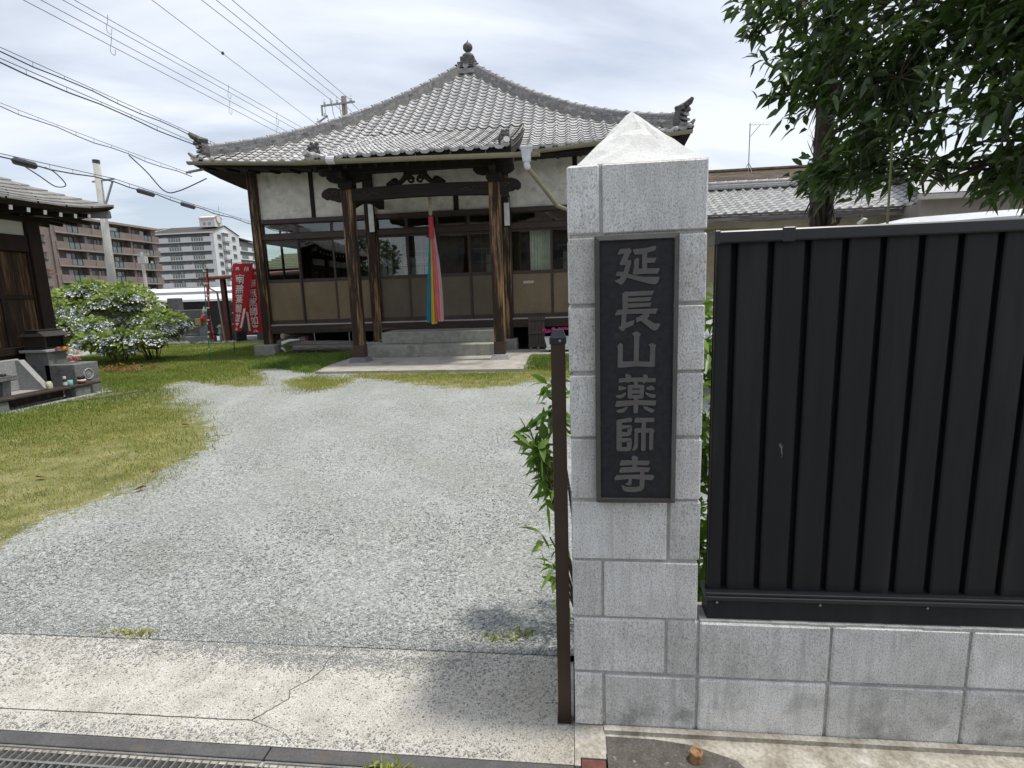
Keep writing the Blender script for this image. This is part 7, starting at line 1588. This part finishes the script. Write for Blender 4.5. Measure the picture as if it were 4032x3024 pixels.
blades('grass_side', SIDE, 1600, .10, .010, MAT['grass_lush'], 6, .3, lbl='clump of long grass right of the porch concrete')
WEEDS = [((-2.0,.36),.10,60),((-1.9,.37),.06,50),((-.30,.42),.07,60),((-.22,.46),.06,40),((-.55,-.23),.04,40),((-.62,-.24),.04,26)]
q = np.random.default_rng(70); C_=[]; D_=[]
for (x,y), r, n in WEEDS:
    for k in range(n): C_.append((x+q.normal()*r*.7,y+abs(q.normal())*.02,.004)); D_.append(rdir(q,1,.7)[0])
V, F = leaves(C_, D_, .032, .008, .1, .2, 71); npmesh('weeds', V, F, MAT['grass'], kind='stuff', label='tufts of small weeds along the slab edge and drain', cat='weeds')
MAT['dry_leaf'] = leaf_mat('dry_plants', [(.3,(.16,.07,.03)),(.7,(.30,.16,.07))], 6, .7, .2, .3, .2)
C_ = np.stack([q.uniform(-10.6,-9.3,260),q.uniform(9.0,9.9,260),q.uniform(0,.12,260)],1); V, F = leaves(C_, rdir(q,260,.6), .10, .03, .1, .4, 72); npmesh('dry_plants', V, F, MAT['dry_leaf'], kind='stuff', label='reddish brown withered plants in front of the hydrangea', cat='plants')
# loose stones: near gravel, thinning out over the slab
oct_ = np.array([(1,0,0),(0,1,0),(-1,0,0),(0,-1,0),(0,0,.8),(0,0,-.6)]); of = np.array([(0,1,4),(1,2,4),(2,3,4),(3,0,4),(1,0,5),(2,1,5),(3,2,5),(0,3,5)])
def stones(name, X, smin, smax, seed, zf, lbl=None):
    q = np.random.default_rng(seed); n = len(X); s = (smin*(smax/smin)**(q.random(n)**1.6))[:,None,None]; sc = q.uniform(.6,1.35,(n,1,3)); a = q.uniform(0,6.28,n)
    Rm = np.zeros((n,3,3)); Rm[:,0,0]=np.cos(a); Rm[:,0,1]=-np.sin(a); Rm[:,1,0]=np.sin(a); Rm[:,1,1]=np.cos(a); Rm[:,2,2]=1
    V = (oct_[None]*sc+q.normal(size=(n,6,3))*.16)*s; V = np.einsum('nij,nkj->nki',Rm,V); c = np.stack([X[:,0],X[:,1],zf(X)],1); c[:,2] += s[:,0,0]*.25
    return npmesh(name, (V+c[:,None]).reshape(-1,3), (np.arange(n)[:,None,None]*6+of[None]).reshape(-1,3), MAT['pebble'], kind='stuff', label=lbl, cat='stones' if lbl else None)
q = np.random.default_rng(80); n = 90000
u = q.random(n); Y = .352+5.2*u**2.0; X = q.uniform(-1,1,n)*(Y+1.9)*1.05-.25-.12*Y; XY = np.stack([X,Y],1)
keep = ~((X > -.06)&(Y < .5))&(X > -6)&(X < .9)&~(pip(XY+q.normal(size=XY.shape)*.12, LAWN)&(q.random(n) > .12)); XY = XY[keep]
stones('loose_gravel', XY, .0025, .0078, 81, lambda P_: ground_z(P_[:,0],P_[:,1]), 'loose crushed stone covering the near part of the yard')
n = 9000; X = q.uniform(-3.6,-.06,n); Y = .352-np.abs(q.normal(size=n))*.13*(1+.8*np.sin(X*2.2+1.2)); X = np.concatenate([X,q.normal(size=2600)*.28-1.05,q.uniform(-3.6,-.2,2600)]); Y = np.concatenate([Y,.30-np.abs(q.normal(size=2600))*.05,-.15+np.abs(q.normal(size=2600))*.035]); m_ = (Y > -.15)&(X < -.06); XY = np.stack([X,Y],1)[m_]
stones('scattered_gravel', XY, .002, .0055, 82, lambda P_: np.full(len(P_),.004), 'grey stone chips scattered over the entrance slab')
n = 160; XY = np.stack([-.07-np.abs(q.normal(size=n))*.13,.36+np.abs(q.normal(size=n))*.5],1)
stones('larger_stones', XY, .005, .014, 83, lambda P_: ground_z(P_[:,0],P_[:,1]), 'larger pale stones gathered beside the brown gate post')
for i, (x,y,lb) in enumerate(((-4.55,2.35,'brown curled leaf lying on the lawn, nearest the left edge'),(-3.62,2.55,'brown curled leaf at the edge of lawn and gravel'),(-3.35,2.15,'reddish fallen leaf on the gravel beside the lawn'),(-4.6,4.2,'pale fallen leaf in the middle of the lawn'),(-4.9,3.1,'dark fallen leaf on the yellow lawn'))):
    V, F = leaves([(x,y,.03)], [(math.cos(i*2.1),math.sin(i*2.1),.05)], .10, .045, .35, .1, 90+i, 0); npmesh('fallen_leaf', V, F, MAT['dry_leaf'], label=lb, cat='leaf', org=(x,y,.02), group='fallen leaves')

# ================================================================== added across the street, unseen, to break up sky reflected in the windows
MAT['dim_wall'] = M('brown_timber_siding', (.20,.17,.14), 3, rough=.9)
op = thing('street_house', (-4,-13,0), 'two storey house across the street, mirrored in the temple windows', 'house')
obj('wall', MB().box(-9,1,-18,-11,-.1,5.4), MAT['dim_wall'], op)
obj('roof', MB().prism([(-18.6,5.3),(-10.4,5.3),(-14.5,7.4)], -9.5, 1.5, 'x'), MAT['roof_brown'], op)
for x in (-7.5,-4.5,-1.5):
    for z in (1.0,3.5): obj('window', MB().box(x,x+1.6,-11.0,-10.96,z,z+1.2), MAT['apt_win'], op)
for i, (x,y,h) in enumerate(((4.5,-9,5.0),(-13,-9.5,5.5))):
    t = thing('street_tree', (x,y,0), ['roadside tree across the street to the right, mirrored in glass','roadside tree across the street to the left, mirrored in glass'][i], 'tree')
    obj('trunk', MB().tube([(x,y,-.1),(x+.1,y,h*.6)], [.16,.09], 8), MAT['bark'], t)
    q = np.random.default_rng(200+i); d = rdir(q,1500); c = np.array([x,y,h*.72])+d*q.uniform(.3,1,(1500,1))**.4*np.array([1.9,1.7,h*.30]); V, F = leaves(c, d+q.normal(size=d.shape)*.6, .28, .14, .2, .3, 9+i); npmesh('crown', V, F, MAT['leaf_dark'], t, kind='stuff')
